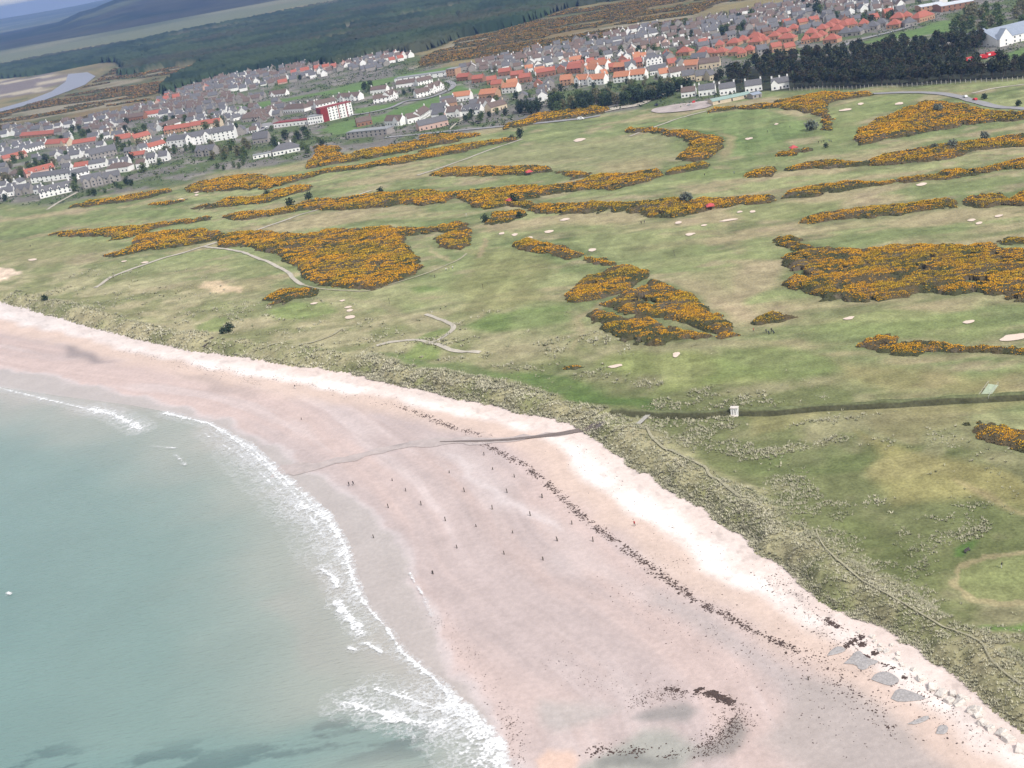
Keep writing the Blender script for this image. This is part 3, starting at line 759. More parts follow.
def beach_colour(x, y, sv, sw):
    s = x * SDIR[0] + y * SDIR[1]
    sd = sdist(DRY, DRYLAND, x, y) + (vnoise(x / 9, y / 9, 61) - .5) * 4
    sh = linedist(SHEEN, x, y) * np.where(inside(landpoly(SHEEN), x, y), 1, -1) + (fbm(x / 12, y / 12, 63, 3) - .5) * 9
    k = fbm(sw / 17, s / 190, 65, 4)
    c = lerp((.445, .368, .352), (.51, .405, .375), sstep(.36, .60, k))
    c = lerp(c, (.55, .47, .455), .6 * sstep(.58, .74, fbm(sw / 9, s / 80, 67, 4)))
    c = c * (1 + .16 * (fbm(sw / 2.2, s / 60, 69, 4) - .5) + .20 * (fbm(sw / 6 + 3, s / 160, 70, 4) - .5))[:, None]
    wet = .15 + .3 * (1 - sstep(.36, .60, k))
    c = lerp(c, (.60, .47, .395), .75 * sstep(-13, -3, sd) * (1 - sstep(0, 6, sd)))
    wet = wet * (1 - sstep(-12, -3, sd))
    dr = lerp((.90, .835, .80), (.80, .715, .67), sstep(.45, .68, fbm(x / 9, y / 9, 73, 4)))
    dr = lerp(dr, (.60, .485, .435), (1 - sstep(3, 13, -sv)) * .75)
    leftish = sstep(-60, -160, s) if False else 1 - sstep(-260, -60, x)
    dr = lerp(dr, lerp((.52, .46, .44), (.74, .67, .64), fbm(x / 8, y / 8, 74, 3)), leftish * .8)
    dr = dr * (1 - .16 * sstep(.62, .75, fbm(x / 2.2, y / 2.2, 75, 3)))[:, None]
    c = lerp(c, dr, sstep(-1, 6, sd))
    gl = (1 - sstep(-2, 2, sh))
    c = lerp(c, (.405, .37, .35), gl * .85)
    c = lerp(c, (.56, .50, .50), .5 * np.exp(-(sh / 1.5) ** 2))
    wet = np.maximum(wet, gl * .8)
    for P, rgb, w, a, wt in BEACHPATCH:
        m = a * softmask(P, x, y, w)
        c = lerp(c, rgb, m)
        wet = np.maximum(wet, m * wt)
    return c, np.clip(wet, 0, 1)


GV = np.stack([gx, gy, gz], 1)
fsv, fsw = gsv[QUADS].mean(1), gsw[QUADS].mean(1)
gdist = np.hypot(gx, gy)
# grassland
gf = QUADS[(fsv > 0)]
used = np.unique(gf)
tint = np.zeros((len(gx), 3))
tint[used] = grass_colour(gx[used], gy[used], gsv[used])
o = link('grassland', sub_mesh('grassland', gf, GV, tint), M['turf'])
tag(o, 'rolling green and straw coloured links turf behind the beach', kind='structure')
# beach
bf = QUADS[(fsv <= 0) & (fsw > -14)]
used = np.unique(bf)
wet = np.zeros(len(gx))
bc, bw = beach_colour(gx[used], gy[used], gsv[used], gsw[used])
tint[used] = bc
wet[used] = bw
o = link('beach', sub_mesh('beach', bf, GV, tint, {'wet': wet}), M['sand'])
tag(o, 'broad pink sand beach with a pale dry upper edge', kind='structure')

# sea: one level sheet, cloudy with sand in the shallows
st = 1
ii = idx[::st, ::st]
SQ = np.stack([ii[:-1, :-1], ii[:-1, 1:], ii[1:, 1:], ii[1:, :-1]], -1).reshape(-1, 4)[:, ::-1]
sf = SQ[(gsw[SQ].min(1) < 7) & (gdist[SQ].mean(1) < 4200)]
used = np.unique(sf)
x, y = gx[used], gy[used]
sw = -gsw[used] + (fbm(x / 35, y / 35, 81, 3) - .5) * 26
sc = lerp((.375, .36, .33), (.30, .325, .29), sstep(0, 16, sw))
sc = lerp(sc, (.178, .262, .24), sstep(12, 55, sw))
sc = lerp(sc, (.130, .232, .220), sstep(40, 150, sw))
WEEDBED = poly([(-60, 752), (60, 752), (130, 745), (210, 738), (330, 740), (440, 742), (440, 775), (200, 800), (-60, 830)], -1)
sc = lerp(sc, lerp((.155, .25, .235), (.06, .11, .115), sstep(.46, .58, fbm(x / 13, y / 4, 83, 6))), softmask(WEEDBED, x, y, 10) * .6)
SHOALS = poly([(290, 590), (330, 580), (380, 660), (330, 700), (290, 680)], -1)
sc = lerp(sc, (.31, .315, .285), softmask(SHOALS, x, y, 10) * .7)
tint[used] = sc
V = GV.copy()
V[:, 2] = 0
o = link('sea', sub_mesh('sea', sf, V, tint), M['sea'])
tag(o, 'calm milky green sea inside the bay', kind='structure')

# river mouth in the distance
def sheet(name, P, z, mat, kind='structure', label=None):
    bm = bmesh.new()
    vs = [bm.verts.new((p[0], p[1], z)) for p in P]
    f = bm.faces.new(vs)
    if f.normal.z < 0:
        f.normal_flip()
    bmesh.ops.triangulate(bm, faces=bm.faces[:])
    me = bpy.data.meshes.new(name)
    bm.to_mesh(me)
    bm.free()
    for p in me.polygons:
        if p.normal.z < 0:
            p.flip()
    return tag(link(name, me, mat), label, kind=kind)


sheet('river', RIVER, 4.6, M['river'], label='distant river winding out past brown flats')


# ------------------------------------------------------------------ surf
def grid_cells(P, g, margin=0):
    lo, hi = P.min(0) - margin, P.max(0) + margin
    nx, ny = int((hi[0] - lo[0]) / g) + 2, int((hi[1] - lo[1]) / g) + 2
    xs, ys = lo[0] + g * np.arange(nx), lo[1] + g * np.arange(ny)
    X, Y = np.meshgrid(xs, ys)
    return X, Y


def cells_mesh(name, X, Y, Z, keep_v, tint=None):
    """quads of a regular grid whose four corners are all kept"""
    ny, nx = X.shape
    ix = np.arange(nx * ny).reshape(ny, nx)
    q = np.stack([ix[:-1, :-1], ix[:-1, 1:], ix[1:, 1:], ix[1:, :-1]], -1).reshape(-1, 4)
    q = q[keep_v.ravel()[q].all(1)]
    if len(q) == 0:
        return None
    used = np.unique(q)
    re = np.full(nx * ny, -1)
    re[used] = np.arange(len(used))
    V = np.stack([X.ravel(), Y.ravel(), Z.ravel()], 1)[used]
    return V, re[q], (None if tint is None else tint.reshape(-1, 3)[used])


FOAM = [  # edge line, width m, strength, streak length across
    ([(-60, 377), (0, 388), (40, 398), (75, 406), (110, 414), (140, 428)], 4.0, .50),
    ([(90, 409), (115, 415), (141, 429)], 7.0, .70),
    ([(165, 413), (210, 424), (250, 447), (290, 483)], 4.5, .62),
    ([(250, 447), (290, 483), (326, 516), (344, 545)], 16.0, .55),
    ([(205, 434), (240, 455), (272, 484), (300, 512)], 5.0, .42), ([(225, 432), (262, 462), (300, 500), (322, 536)], 4.0, .5),
    ([(300, 505), (326, 516), (344, 545), (351, 574), (357, 592)], 9, .64),
    ([(357, 592), (368, 608), (386, 628), (403, 653)], 2.6, .55),
    ([(402, 653), (436, 681), (457, 704)], 3.0, .62),
    ([(457, 704), (481, 727), (497, 747), (503, 768), (508, 800)], 15.0, .80),
    ([(345, 703), (375, 712), (410, 722), (445, 725)], 6.5, .70),
    ([(375, 690), (410, 700), (450, 715)], 7.0, .52),
    ([(322, 570), (334, 578), (338, 588)], 3.0, .70),
    ([(337, 603), (349, 616), (361, 634)], 3.4, .78),
    ([(366, 644), (382, 653)], 1.8, .75), ([(350, 649), (356, 651)], 1.2, .75),
    ([(152, 447), (175, 449)], .9, .34), ([(176, 456), (186, 466)], 1.0, .42), ([(410, 575), (425, 600), (432, 618)], .5, .36),
    ([(8, 594), (11, 595)], .8, .9),
]
FV, FF, FA, nv = [], [], [], 0
for line, w, stg in FOAM:
    L = poly(line, 0)
    d0 = np.hypot(*L.mean(0))
    g = max(.2, d0 * .0008)
    X, Y = grid_cells(L, g, w + 2)
    sd = linedist(L, X, Y)
    seaw = np.where(inside(SHORE, X, Y), 1, -1)
    swash = line[0] == (410, 575)
    wob = (fbm(X / 6, Y / 6, 91, 3) - .5) * 3.0
    e = np.exp(-np.clip(sd + wob * .5, 0, None) / (w * .62))
    ex = np.exp(-(sd / (g * 1.6 + .25)) ** 2)
    t = X * SDIR[0] + Y * SDIR[1]
    lace = np.abs(fbm(t / 1.7 + 31, (X * SDIR[1] - Y * SDIR[0]) / 3.4, 95, 3) - .5) * 2
    lace2 = np.abs(fbm(X / 2.6, Y / 2.6, 96, 3) - .5) * 2
    nn = fbm(t / 2.2, (X * SDIR[1] - Y * SDIR[0]) / 4.5, 93, 4) * .6 + fbm(X / .9, Y / .9, 97, 3) * .4
    cov = .95 * sstep(-.10, .13, e * stg * .86 - nn) + .75 * sstep(-.12, .12, ex * (stg + .06) - nn)
    streak = np.minimum(lace, lace2)
    cov = cov + .55 * e ** .55 * stg * sstep(.22, .02, streak) if False else cov + .6 * (e ** .55) * stg * (1 - sstep(.02, .20, streak)) + .30 * e * stg
    if not swash:
        cov = cov * (1 - sstep(.6, 2.4, linedist(WAT, X, Y) * seaw + 1.4 * (nn - .5)))
    cov = cov * (1 - sstep(w * .8, w + 1.5, sd))
    out = cells_mesh('f', X, Y, .05 + .02 * len(FV) + .1 * fbm(X / 1.2, Y / 1.2, 99, 2), cov > .03, np.repeat(np.clip(cov, 0, 1)[..., None], 3, -1))
    if out:
        FV.append(out[0]); FF.append(out[1] + nv); FA.append(out[2][:, 0]); nv += len(out[0])
FV, FF = np.vstack(FV), np.vstack(FF)
FV[:, 2] += np.maximum(height(FV[:, 0], FV[:, 1]), 0)
o = link('sea_foam', mesh_np('sea_foam', FV, FF, None, {'cover': np.concatenate(FA)}), M['foam'])
tag(o, 'white surf breaking along the edge of the sand', 'foam', kind='stuff')
print('foam faces', len(FF))


# ------------------------------------------------------------------ strips and patches lying on the ground
def resample(P, step):
    out = [P[0]]
    for a, b in zip(P[:-1], P[1:]):
        n = max(1, int(np.linalg.norm(b - a) / step))
        out += [a + (b - a) * (k + 1) / n for k in range(n)]
    return np.array(out)


def chaikin(P, n=2):
    for _ in range(n):
        q = [P[0]]
        for a, b in zip(P[:-1], P[1:]):
            q += [a * .75 + b * .25, a * .25 + b * .75]
        q.append(P[-1])
        P = np.array(q)
    return P


def strip(name, px, width, mat, lift=.10, label=None, wob=.0, curve=2, kind='structure'):
    P = pt([p[0] for p in px], [p[1] for p in px])[:, :2]
    P = chaikin(P, curve)
    d0 = np.hypot(*P.mean(0))
    P = resample(P, max(1.5, d0 * .004))
    T = np.gradient(P, axis=0)
    T /= np.linalg.norm(T, axis=1)[:, None] + 1e-9
    N = np.stack([-T[:, 1], T[:, 0]], 1)
    w = np.full(len(P), width / 2.0) if np.isscalar(width) else np.interp(np.linspace(0, 1, len(P)), np.linspace(0, 1, len(width)), width) / 2
    rows = []
    for j, k in enumerate((-1, -.33, .33, 1)):
        q = P + N * (w * k * (1 + wob * (vnoise(P[:, 0] / 4 + j * 9, P[:, 1] / 4, 5) - .5)))[:, None]
        rows.append(np.column_stack([q, height(q[:, 0], q[:, 1]) + lift + .00025 * np.hypot(q[:, 0], q[:, 1]) - (.03 if k in (-1, 1) else 0)]))
    V = np.stack(rows, 1).reshape(-1, 3)
    ix = np.arange(len(V)).reshape(-1, 4)
    Fq = np.stack([ix[:-1, :-1], ix[:-1, 1:], ix[1:, 1:], ix[1:, :-1]], -1).reshape(-1, 4)[:, ::-1]
    return tag(link(name, mesh_np(name, V, Fq), mat), label, kind=kind)


def patch(name, px, mat, lift=.12, label=None, kind='structure', jit=.0):
    """a fan of ground-hugging faces inside an outline given in pixels"""
    P = pt([p[0] for p in px], [p[1] for p in px])[:, :2]
    P = chaikin(np.vstack([P, P[:1]]), 1 if jit else 2)[:-1]
    c = P.mean(0)
    rings = []
    for k in (1, .72, .4):
        q = c + (P - c) * k
        rings.append(np.column_stack([q, height(q[:, 0], q[:, 1]) + lift + .00025 * np.hypot(q[:, 0], q[:, 1]) + (0 if k == 1 else .05 + jit * RNG.random(len(q)))]))
    n = len(P)
    V = np.vstack(rings + [[[c[0], c[1], height(c[:1], c[1:])[0] + lift + .08 + .00025 * np.hypot(*c)]]])
    Fs = []
    for r in range(2):
        for i in range(n):
            j = (i + 1) % n
            Fs.append((r * n + i, r * n + j, (r + 1) * n + j, (r + 1) * n + i))
    Fs += [(2 * n + i, 2 * n + (i + 1) % n, 3 * n) for i in range(n)]
    me = bpy.data.meshes.new(name)
    me.from_pydata(V.tolist(), [], Fs)
    me.update()
    if sum(p.normal.z * p.area for p in me.polygons) < 0:
        me.flip_normals()
    return tag(link(name, me, mat), label, kind=kind)


M['burn'] = plain('burn_water', (.425, .36, .34), .35, .15, .4)
M['burndark'] = plain('bank_shaded_burn_water', (.15, .115, .10), .25, .2, .6)  # upper burn water, the bank's shadow painted into its dark colour
strip('stream', [(604, 424), (585, 429), (560, 434), (530, 438), (500, 440.5), (470, 441.5), (440, 442)], (2.6, 3.0, 2.6, 2.0, 1.4, 1.0, .3), M['burndark'], .16, 'stream with bank shade in its colour, cutting through the dune onto the sand', wob=.5)
strip('stream', [(575, 431), (535, 437), (500, 440), (470, 441), (430, 442), (400, 445), (370, 453), (330, 463), (300, 468), (272, 473)], (2.5, 4.2, 4.2, 5.0, 4.5, 6.0, 9.0), M['burn'], .05,
      'shallow stream spreading across the pink sand to the sea', wob=1.3)
M['straw'] = plain('worn_straw_path', (.34, .315, .215), .95, .25, 1.0)
for px, w, lab in [
    (zm(0, 180, 3.66, [(350, 395), (372, 380), (420, 350), (530, 310), (660, 270), (760, 240), (830, 218)]), 3.0, 'straight pale track running inland from the dunes'),
    (zm(240, 180, 3.66, [(60, 185), (130, 160), (210, 132), (285, 110)]), 2.6, 'pale track between gorse banks'),
    (zm(240, 180, 3.66, [(415, 62), (450, 50), (480, 40)]), 2.6, 'short pale track through the gorse'),
    (zm(420, 0, 3.66, [(-10, 643), (120, 600), (240, 555), (330, 525), (375, 510)]), 2.6, 'pale track crossing the practice ground'),
    (zm(0, 180, 3.66, [(750, 245), (790, 250), (850, 255), (951, 290), (1050, 330), (1080, 370), (1110, 385)]), 3.0, 'grey gravel track curving round the big gorse bank'),
    (zm(240, 180, 3.66, [(230, 385), (300, 402), (380, 405), (480, 408), (560, 380), (660, 350), (740, 320), (800, 295), (830, 270)]), 1.6, 'worn path along the lower edge of the gorse'),
    (zm(240, 180, 3.66, [(500, 607), (560, 592), (620, 585), (700, 597), (760, 620), (810, 630), (880, 632)]), 2.4, 'pale sandy path near the dune edge'),
    (zm(240, 180, 3.66, [(690, 600), (730, 585), (760, 566), (790, 540), (760, 520), (680, 492)]), 2.2, 'sandy path joining the dune path'),
    (zm(600, 0, 4.04, [(120, 552), (230, 510), (330, 475), (430, 450)]), 2.4, 'pale path leading up to the green shed'),
    (zm(790, 0, 4.04, [(735, 378), (800, 362), (870, 350), (960, 340)]), 2.6, 'sandy path below the pine plantation'),
    (zm(440, 30, 7.68, [(70, 768), (110, 730), (150, 700), (190, 685)]), 2.2, 'pale footpath beside the housing estate'),
    (zm(0, 110, 7.68, [(365, 768), (430, 720), (520, 675), (590, 635)]), 3.0, 'lane beside the long white house'),
]:
    strip('path', px, w * (.72 if 'worn' in lab or 'gravel' in lab else .95), M['straw'] if 'worn' in lab else M['path'], .12, lab, wob=.5)
strip('path', zm(764, 560, 3.69, [(265, 0), (330, 55), (390, 95), (460, 130), (560, 190), (640, 240), (720, 270), (800, 300), (820, 340), (860, 400), (951, 465)]), .32, M['straw'], .35, 'narrow trodden path along the crest of the dune', wob=.5)
strip('path', zm(764, 370, 3.66, [(190, 590), (208, 640), (270, 700), (350, 768)]), .32, M['straw'], .35, 'narrow trodden path along the crest of the dune', wob=.5)
strip('path', zm(520, 360, 3.657, [(460, 245), (490, 300), (570, 345), (680, 390), (690, 425), (730, 440), (800, 500)]), .9, M['straw'], .3, 'narrow trodden path from the plank bridge', wob=.5)
strip('path', zm(240, 180, 3.66, [(380, 545), (300, 590), (100, 610)]), .9, M['straw'], .3, 'faint trodden path through the dunes', wob=.5)
# roads
ROAD_A = zm(420, 0, 3.66, [(-130, 505), (0, 492), (120, 480), (230, 470), (400, 455), (580, 437), (660, 424)])
strip('road', ROAD_A, 6.0, M['road'], .25, 'grey coast road between the links and the houses')
M['yard'] = plain('pinkish_gravel_yard', (.40, .345, .325), .95, .25, .12)
strip('road', zm(600, 0, 4.04, [(-60, 470), (80, 435), (140, 430), (180, 415), (240, 388), (320, 365)]), (7, 12, 10, 6, 6), M['path'], .35, 'pale road curving up to the car park')
strip('road', zm(790, 0, 4.04, [(330, 380), (380, 378), (450, 375), (560, 375), (660, 386), (760, 414), (830, 433), (946, 441), (1040, 445)]), 6.5, M['road'], .2, 'grey access road curving below the pine plantation')
patch('car_park', zm(600, 0, 4.04, [(205, 452), (215, 440), (300, 424), (400, 412), (455, 408), (462, 420), (440, 436), (380, 446), (300, 456), (240, 460)]), M['yard'], .3, 'grey car park in front of the white houses')
patch('car_park', zm(230, 60, 7.68, [(60, 560), (150, 520), (260, 490), (340, 480), (330, 520), (250, 545), (150, 570), (80, 575)]), M['road'], .4, 'small car park beside the flat roofed school')
strip('road', zm(350, 50, 7.68, [(-60, 505), (60, 500), (200, 475), (330, 445), (430, 390), (560, 385), (700, 340), (800, 290), (790, 255), (740, 240)]), 6, M['road'], .4, 'estate road past the white houses')
strip('road', zm(780, 0, 6.98, [(420, 330), (520, 290), (640, 260), (760, 230), (860, 205), (960, 165)]), 6, M['road'], .4, 'estate road along the edge of the red roofs')

# bunkers: bowls of pale sand
BUNK = [
    (240, 180, 3.66, [(397, 467, 16, 5), (402, 479, 15, 5), (405, 503, 23, 7), (272, 453, 17, 4), (375, 443, 12, 4)]),
    (480, 180, 3.657, [(310, 146, 20, 6), (80, 197, 14, 5), (127, 201, 14, 6), (252, 190, 20, 6), (180, 213, 17, 5), (410, 257, 17, 7), (725, 157, 15, 6), (768, 200, 21, 6), (820, 167, 15, 4),
                       (908, 148, 38, 5), (950, 118, 12, 4), (998, 117, 12, 5), (497, 682, 34, 7), (718, 640, 16, 11)]),
    (740, 180, 3.606, [(393, 500, 25, 6), (825, 513, 26, 7), (990, 568, 66, 13), (655, 17, 27, 6), (835, 146, 18, 5), (862, 157, 17, 5), (932, 131, 18, 5), (45, 115, 11, 5)]),
    (790, 0, 4.04, [(225, 445, 32, 5), (285, 421, 14, 5), (441, 420, 20, 6)]),
    (0, 180, 3.66, [(120, 293, 18, 5), (720, 46, 12, 4), (720, 56, 10, 4), (663, 72, 13, 4), (455, 299, 14, 3), (530, 303, 16, 4), (845, 15, 12, 4)]),
    (420, 0, 3.66, [(583, 514, 26, 7)]), (660, 100, 5.12, [(595, 125, 12, 5), (455, 200, 22, 6)]),
]
for x0, y0, f, lst in BUNK:
    for cx, cy, rx, ry in lst:
        n = 12
        ring = []
        for k in range(n):
            a = 2 * math.pi * k / n
            r = .66 + .34 * RNG.random()
            ring.append((x0 + (cx + rx * r * math.cos(a)) / f, y0 + (cy + ry * r * math.sin(a) - .12 * rx * math.cos(a)) / f))
        patch('bunker', ring, M['bunker'], .14, 'pale sand bunker in the turf')
# grey shingle beds below the dune
for pxs in (zm(790, 600, 7.68, [(285, 430), (310, 390), (370, 352), (430, 376), (420, 400), (330, 425)]),
            zm(790, 600, 7.68, [(410, 490), (470, 440), (500, 398), (545, 392), (570, 430), (620, 455), (680, 468), (670, 490), (610, 505), (590, 535), (535, 540), (505, 495)]),
            zm(790, 600, 7.68, [(622, 612), (660, 562), (740, 548), (810, 582), (850, 625), (780, 662), (720, 650)]),
            zm(764, 560, 3.69, [(468, 512), (490, 474), (530, 480), (590, 505), (600, 515), (500, 527)]),
            zm(764, 560, 3.69, [(528, 606), (560, 590), (605, 572), (612, 588), (565, 608)]),
            zm(764, 560, 3.69, [(634, 642), (645, 608), (682, 612), (674, 645)])):
    patch('shingle', pxs, M['shingle'], .05, 'low bed of grey shingle on the upper beach', jit=.1)
# ------------------------------------------------------------------ gorse
def rand_quads(P, size, seed, flat=.5, normals=None):
    """small randomly turned faces centred on P -> verts, faces"""
    r = np.random.default_rng(seed)
    n = len(P)
    a = r.normal(size=(n, 3)); a[:, 2] *= flat
    a /= np.linalg.norm(a, axis=1)[:, None]
    b = r.normal(size=(n, 3)); b[:, 2] *= flat
    b -= (a * b).sum(1)[:, None] * a
    b /= np.linalg.norm(b, axis=1)[:, None] + 1e-9
    s = (size * (.6 + .8 * r.random(n)))[:, None] * .5
    k = .5 + .6 * r.random((n, 1))
    V = np.stack([P - a * s, P - b * s * k, P + a * s, P + b * s * k], 1).reshape(-1, 3)
    return V, np.arange(4 * n).reshape(-1, 4)


GTOT = [0, 0]


def gorse(P, label, bloom=.6, hmax=2.0, seed=1, name='gorse_thicket', kind=None, coarse=1.0, petal=None, group='gorse thickets among the fairways', patchy=0):
    d0 = np.hypot(*P.mean(0))
    g = np.clip(d0 * .00115, .5, 3.0) * coarse
    X, Y = grid_cells(P, g, 3 * g)
    jx = (vnoise(X / 7, Y / 7, seed) - .5) * 5.5 + (vnoise(X / 2, Y / 2, seed + 40) - .5) * 2.6
    jy = (vnoise(X / 7, Y / 7, seed + 1) - .5) * 5.5 + (vnoise(X / 2, Y / 2, seed + 41) - .5) * 2.6
    ins = inside(P, X + jx, Y + jy)
    s = linedist(P, X + jx, Y + jy, True)
    gz_ = height(X.ravel(), Y.ravel()).reshape(X.shape) if d0 < 1300 else np.full(X.shape, 3.0)
    gap = fbm(X / 7, Y / 7, seed + 3, 3)
    if patchy:
        pu, pn = X * UDIR[0] + Y * UDIR[1], X * NDIR[0] + Y * NDIR[1]
        ins &= fbm(pu / 110, pn / 45, seed + 50, 4) > patchy
    edge = np.clip(s / 3.2, 0, 1) ** .6
    dm = domes(X * UDIR[0] + Y * UDIR[1], (X * NDIR[0] + Y * NDIR[1]) * 1.25, 3.6 + g * .9, seed + 7)
    H = .92 * hmax * edge * (.25 + .68 * dm + .3 * gap)
    H = np.where(ins & (gap > .27), H, -.12)
    Z = gz_ + H
    solid = H > 0
    keep = solid.copy()
    for ax, sh in ((0, 1), (0, -1), (1, 1), (1, -1)):
        keep |= np.roll(solid, sh, ax)
    hue = fbm(X / 9, Y / 9, seed + 11, 3)
    col = lerp((.105, .083, .045), (.066, .068, .032), sstep(.4, .6, hue))
    col = lerp(col, (.13, .105, .075), sstep(.62, .75, fbm(X / 5, Y / 5, seed + 13, 3)) * .7)
    Vg, Fg, Tg = cells_mesh('g', X, Y, Z, keep, col)
    # ragged sprays over the canopy
    ci = np.argwhere(solid)
    r = np.random.default_rng(seed)
    n = len(ci)
    rep = np.repeat(np.arange(n), 1)
    px_ = X[ci[:, 0], ci[:, 1]][rep] + (r.random(n) - .5) * g
    py_ = Y[ci[:, 0], ci[:, 1]][rep] + (r.random(n) - .5) * g
    pz_ = Z[ci[:, 0], ci[:, 1]][rep]
    Pq = np.column_stack([px_, py_, pz_ + .02])
    V2, F2 = rand_quads(Pq, g * 1.05, seed + 2)
    T2 = np.repeat(col[ci[:, 0], ci[:, 1]][rep] * (.7 + .7 * r.random((n, 1))), 4, 0)
    root = empty(name, (float(P[:, 0].mean()), float(P[:, 1].mean()), float(np.nanmean(gz_))))
    off = np.array(root.location)
    V = np.vstack([Vg, V2]) - off
    o = link('foliage', mesh_np('foliage', V, np.vstack([Fg, F2 + len(Vg)]), np.vstack([Tg, T2])), M['gorse'], root)
    # blossom: clustered on the tops, drifting in bands
    u, nn = X * UDIR[0] + Y * UDIR[1], X * NDIR[0] + Y * NDIR[1]
    fl = .55 * fbm(u / 20, nn / 5, seed + 17, 4) + .42 * dm + .42 * fbm(u / 5, nn / 2.2, seed + 19, 3) + .16 * (np.clip(s / 2.0, 0, 1) - 1)
    w = fl[ci[:, 0], ci[:, 1]]
    thr = np.quantile(w, 1 - bloom) if n > 10 else .5
    pick = np.where(r.random(n) < 1 / (1 + np.exp(-(w - thr) / .035)))[0]
    rep = np.repeat(pick, 6)
    m = len(rep)
    cx = X[ci[rep, 0], ci[rep, 1]] + (r.random(m) - .5) * g * 1.3
    cy = Y[ci[rep, 0], ci[rep, 1]] + (r.random(m) - .5) * g * 1.3
    cz = Z[ci[rep, 0], ci[rep, 1]] + .02 + .22 * g * r.random(m)
    V3, F3 = rand_quads(np.column_stack([cx, cy, cz]), g * .56, seed + 4, flat=.45)
    pc = np.array(petal or (.76, .42, .012))
    hue3 = r.random((m, 1))
    drift = fbm(X / 14, Y / 14, seed + 23, 3)[ci[rep, 0], ci[rep, 1]][:, None]
    pc = pc * lerp(np.array((.80, .92, 1.5)), np.array((1.08, .98, 1.0)), sstep(.35, .6, drift[:, 0]))
    T3 = np.repeat(pc * (.66 + .55 * hue3), 4, 0)
    T3 = T3 * np.where(np.repeat(r.random((m, 1)), 4, 0) < .15, np.array([[.7, .55, 1.2]]), 1.0)
    link('blossom', mesh_np('blossom', V3 - off, F3, T3), M['petal'], root)
    tag(root, label, None if kind else 'gorse', group, kind)
    GTOT[0] += len(V) // 2
    GTOT[1] += m
    return root


for i, (zz, pts, lab, bl, hm) in enumerate(GORSE):
    gorse(GQ(*zz, pts), lab, min(.85, bl - .03 if 'fan' not in lab else bl - .06), hm, seed=100 + 31 * i)
# the moor far behind the town, too far off to count
gorse(MOOR, 'gorse covered moor far behind the town', .30, 2.6, 901, 'gorse_moor', 'stuff', 1.25, (.36, .21, .035), None, .45)
gorse(RIVERMOOR, 'gorse scrub along the distant river', .22, 2.6, 931, 'gorse_scrub', 'stuff', 1.25, (.34, .20, .05), None, .50)
print('gorse', GTOT)

# ------------------------------------------------------------------ marram grass on the dunes
def marram():
    r = np.random.default_rng(5)
    cand = []
    for (a, b, n) in ((0, 330, 80000), (330, 480, 36000), (480, 800, 14000)):
        # scatter in a band along the vegetation line
        seg = np.linalg.norm(np.diff(VEG, axis=0), axis=1)
        mid = (VEG[:-1] + VEG[1:]) / 2
        dd = np.hypot(mid[:, 0], mid[:, 1])
        w = seg * ((dd >= a) & (dd < b))
        if w.sum() == 0:
            continue
        k = r.choice(len(seg), n, p=w / w.sum())
        t = r.random((n, 1))
        p = VEG[k] * (1 - t) + VEG[k + 1] * t
        dr = (VEG[k + 1] - VEG[k]) / seg[k][:, None]
        nl = np.stack([-dr[:, 1], dr[:, 0]], 1)
        depth = np.where(r.random(n) < .45, r.random(n) * 13 - 1.0, r.random(n) * 85)
        cand.append(np.column_stack([p + nl * depth[:, None], depth]))
    c = np.vstack(cand)
    x, y = c[:, 0], c[:, 1]
    z, sv, sw = height(x, y, True)
    d = np.hypot(x, y)
    cl = fbm(x / 9, y / 9, 201, 3)
    hump = fbm(x / 18, y / 18, 13, 4)
    want = np.where(sv < 11, (.17 + 1.1 * np.clip(cl - .42, 0, 1) + .42 * (sv < 2.0)) * np.where(d < 340, 1, .75), sstep(.48, .60, .6 * cl + .4 * hump) * (1 - sstep(40, 85, sv)) * np.where(d < 400, 1.0, .6))
    want = want * np.where(sv < -.6, 0, 1)
    for P, rgb, w, a in GREENS:
        want = want * (1 - .92 * inside(P, x, y))
    k = r.random(len(x)) < want
    x, y, z, d, cl, sv = x[k], y[k], z[k], d[k], cl[k], sv[k]
    n = len(x)
    B = 8
    sc = (.40 + .5 * r.random(n) ** 1.5) * np.clip(d / 330, .8, 1.5)
    ang = r.random((n, B)) * 2 * np.pi
    lean = .4 + .9 * r.random((n, B))
    hgt = sc[:, None] * (.55 + .55 * r.random((n, B)))
    rad = sc[:, None] * .16
    bx, by = x[:, None] + np.cos(ang) * rad, y[:, None] + np.sin(ang) * rad
    tx, ty = bx + np.cos(ang) * lean * hgt * .8, by + np.sin(ang) * lean * hgt * .8
    wd = sc[:, None] * .17
    px_, py_ = -np.sin(ang) * wd, np.cos(ang) * wd
    zb = np.broadcast_to((z - .08)[:, None], bx.shape)
    V = np.stack([np.stack([bx - px_, by - py_, zb], -1), np.stack([bx + px_, by + py_, zb], -1), np.stack([tx, ty, zb + hgt], -1)], 2).reshape(-1, 3)
    Fm = np.arange(len(V)).reshape(-1, 3)
    hue = np.clip(r.random(n) * .6 + .8 * (cl - .3), 0, 1)
    front = sv < 9
    ct = lerp((.25, .26, .15), (.48, .45, .32), sstep(.2, .75, hue))
    ct = np.where(front[:, None], lerp((.33, .325, .205), (.68, .63, .47), np.clip(r.random(n) * .7 + .9 * (cl - .4), 0, 1)), ct)
    T = np.repeat(np.repeat(ct, B, 0) * (.8 + .4 * r.random((n * B, 1))), 3, 0)
    o = link('marram_grass', mesh_np('marram_grass', V, Fm, T), M['marram'])
    tag(o, 'tussocks of pale marram grass along the dunes', 'grass', kind='stuff')
    print('marram', n)


marram()


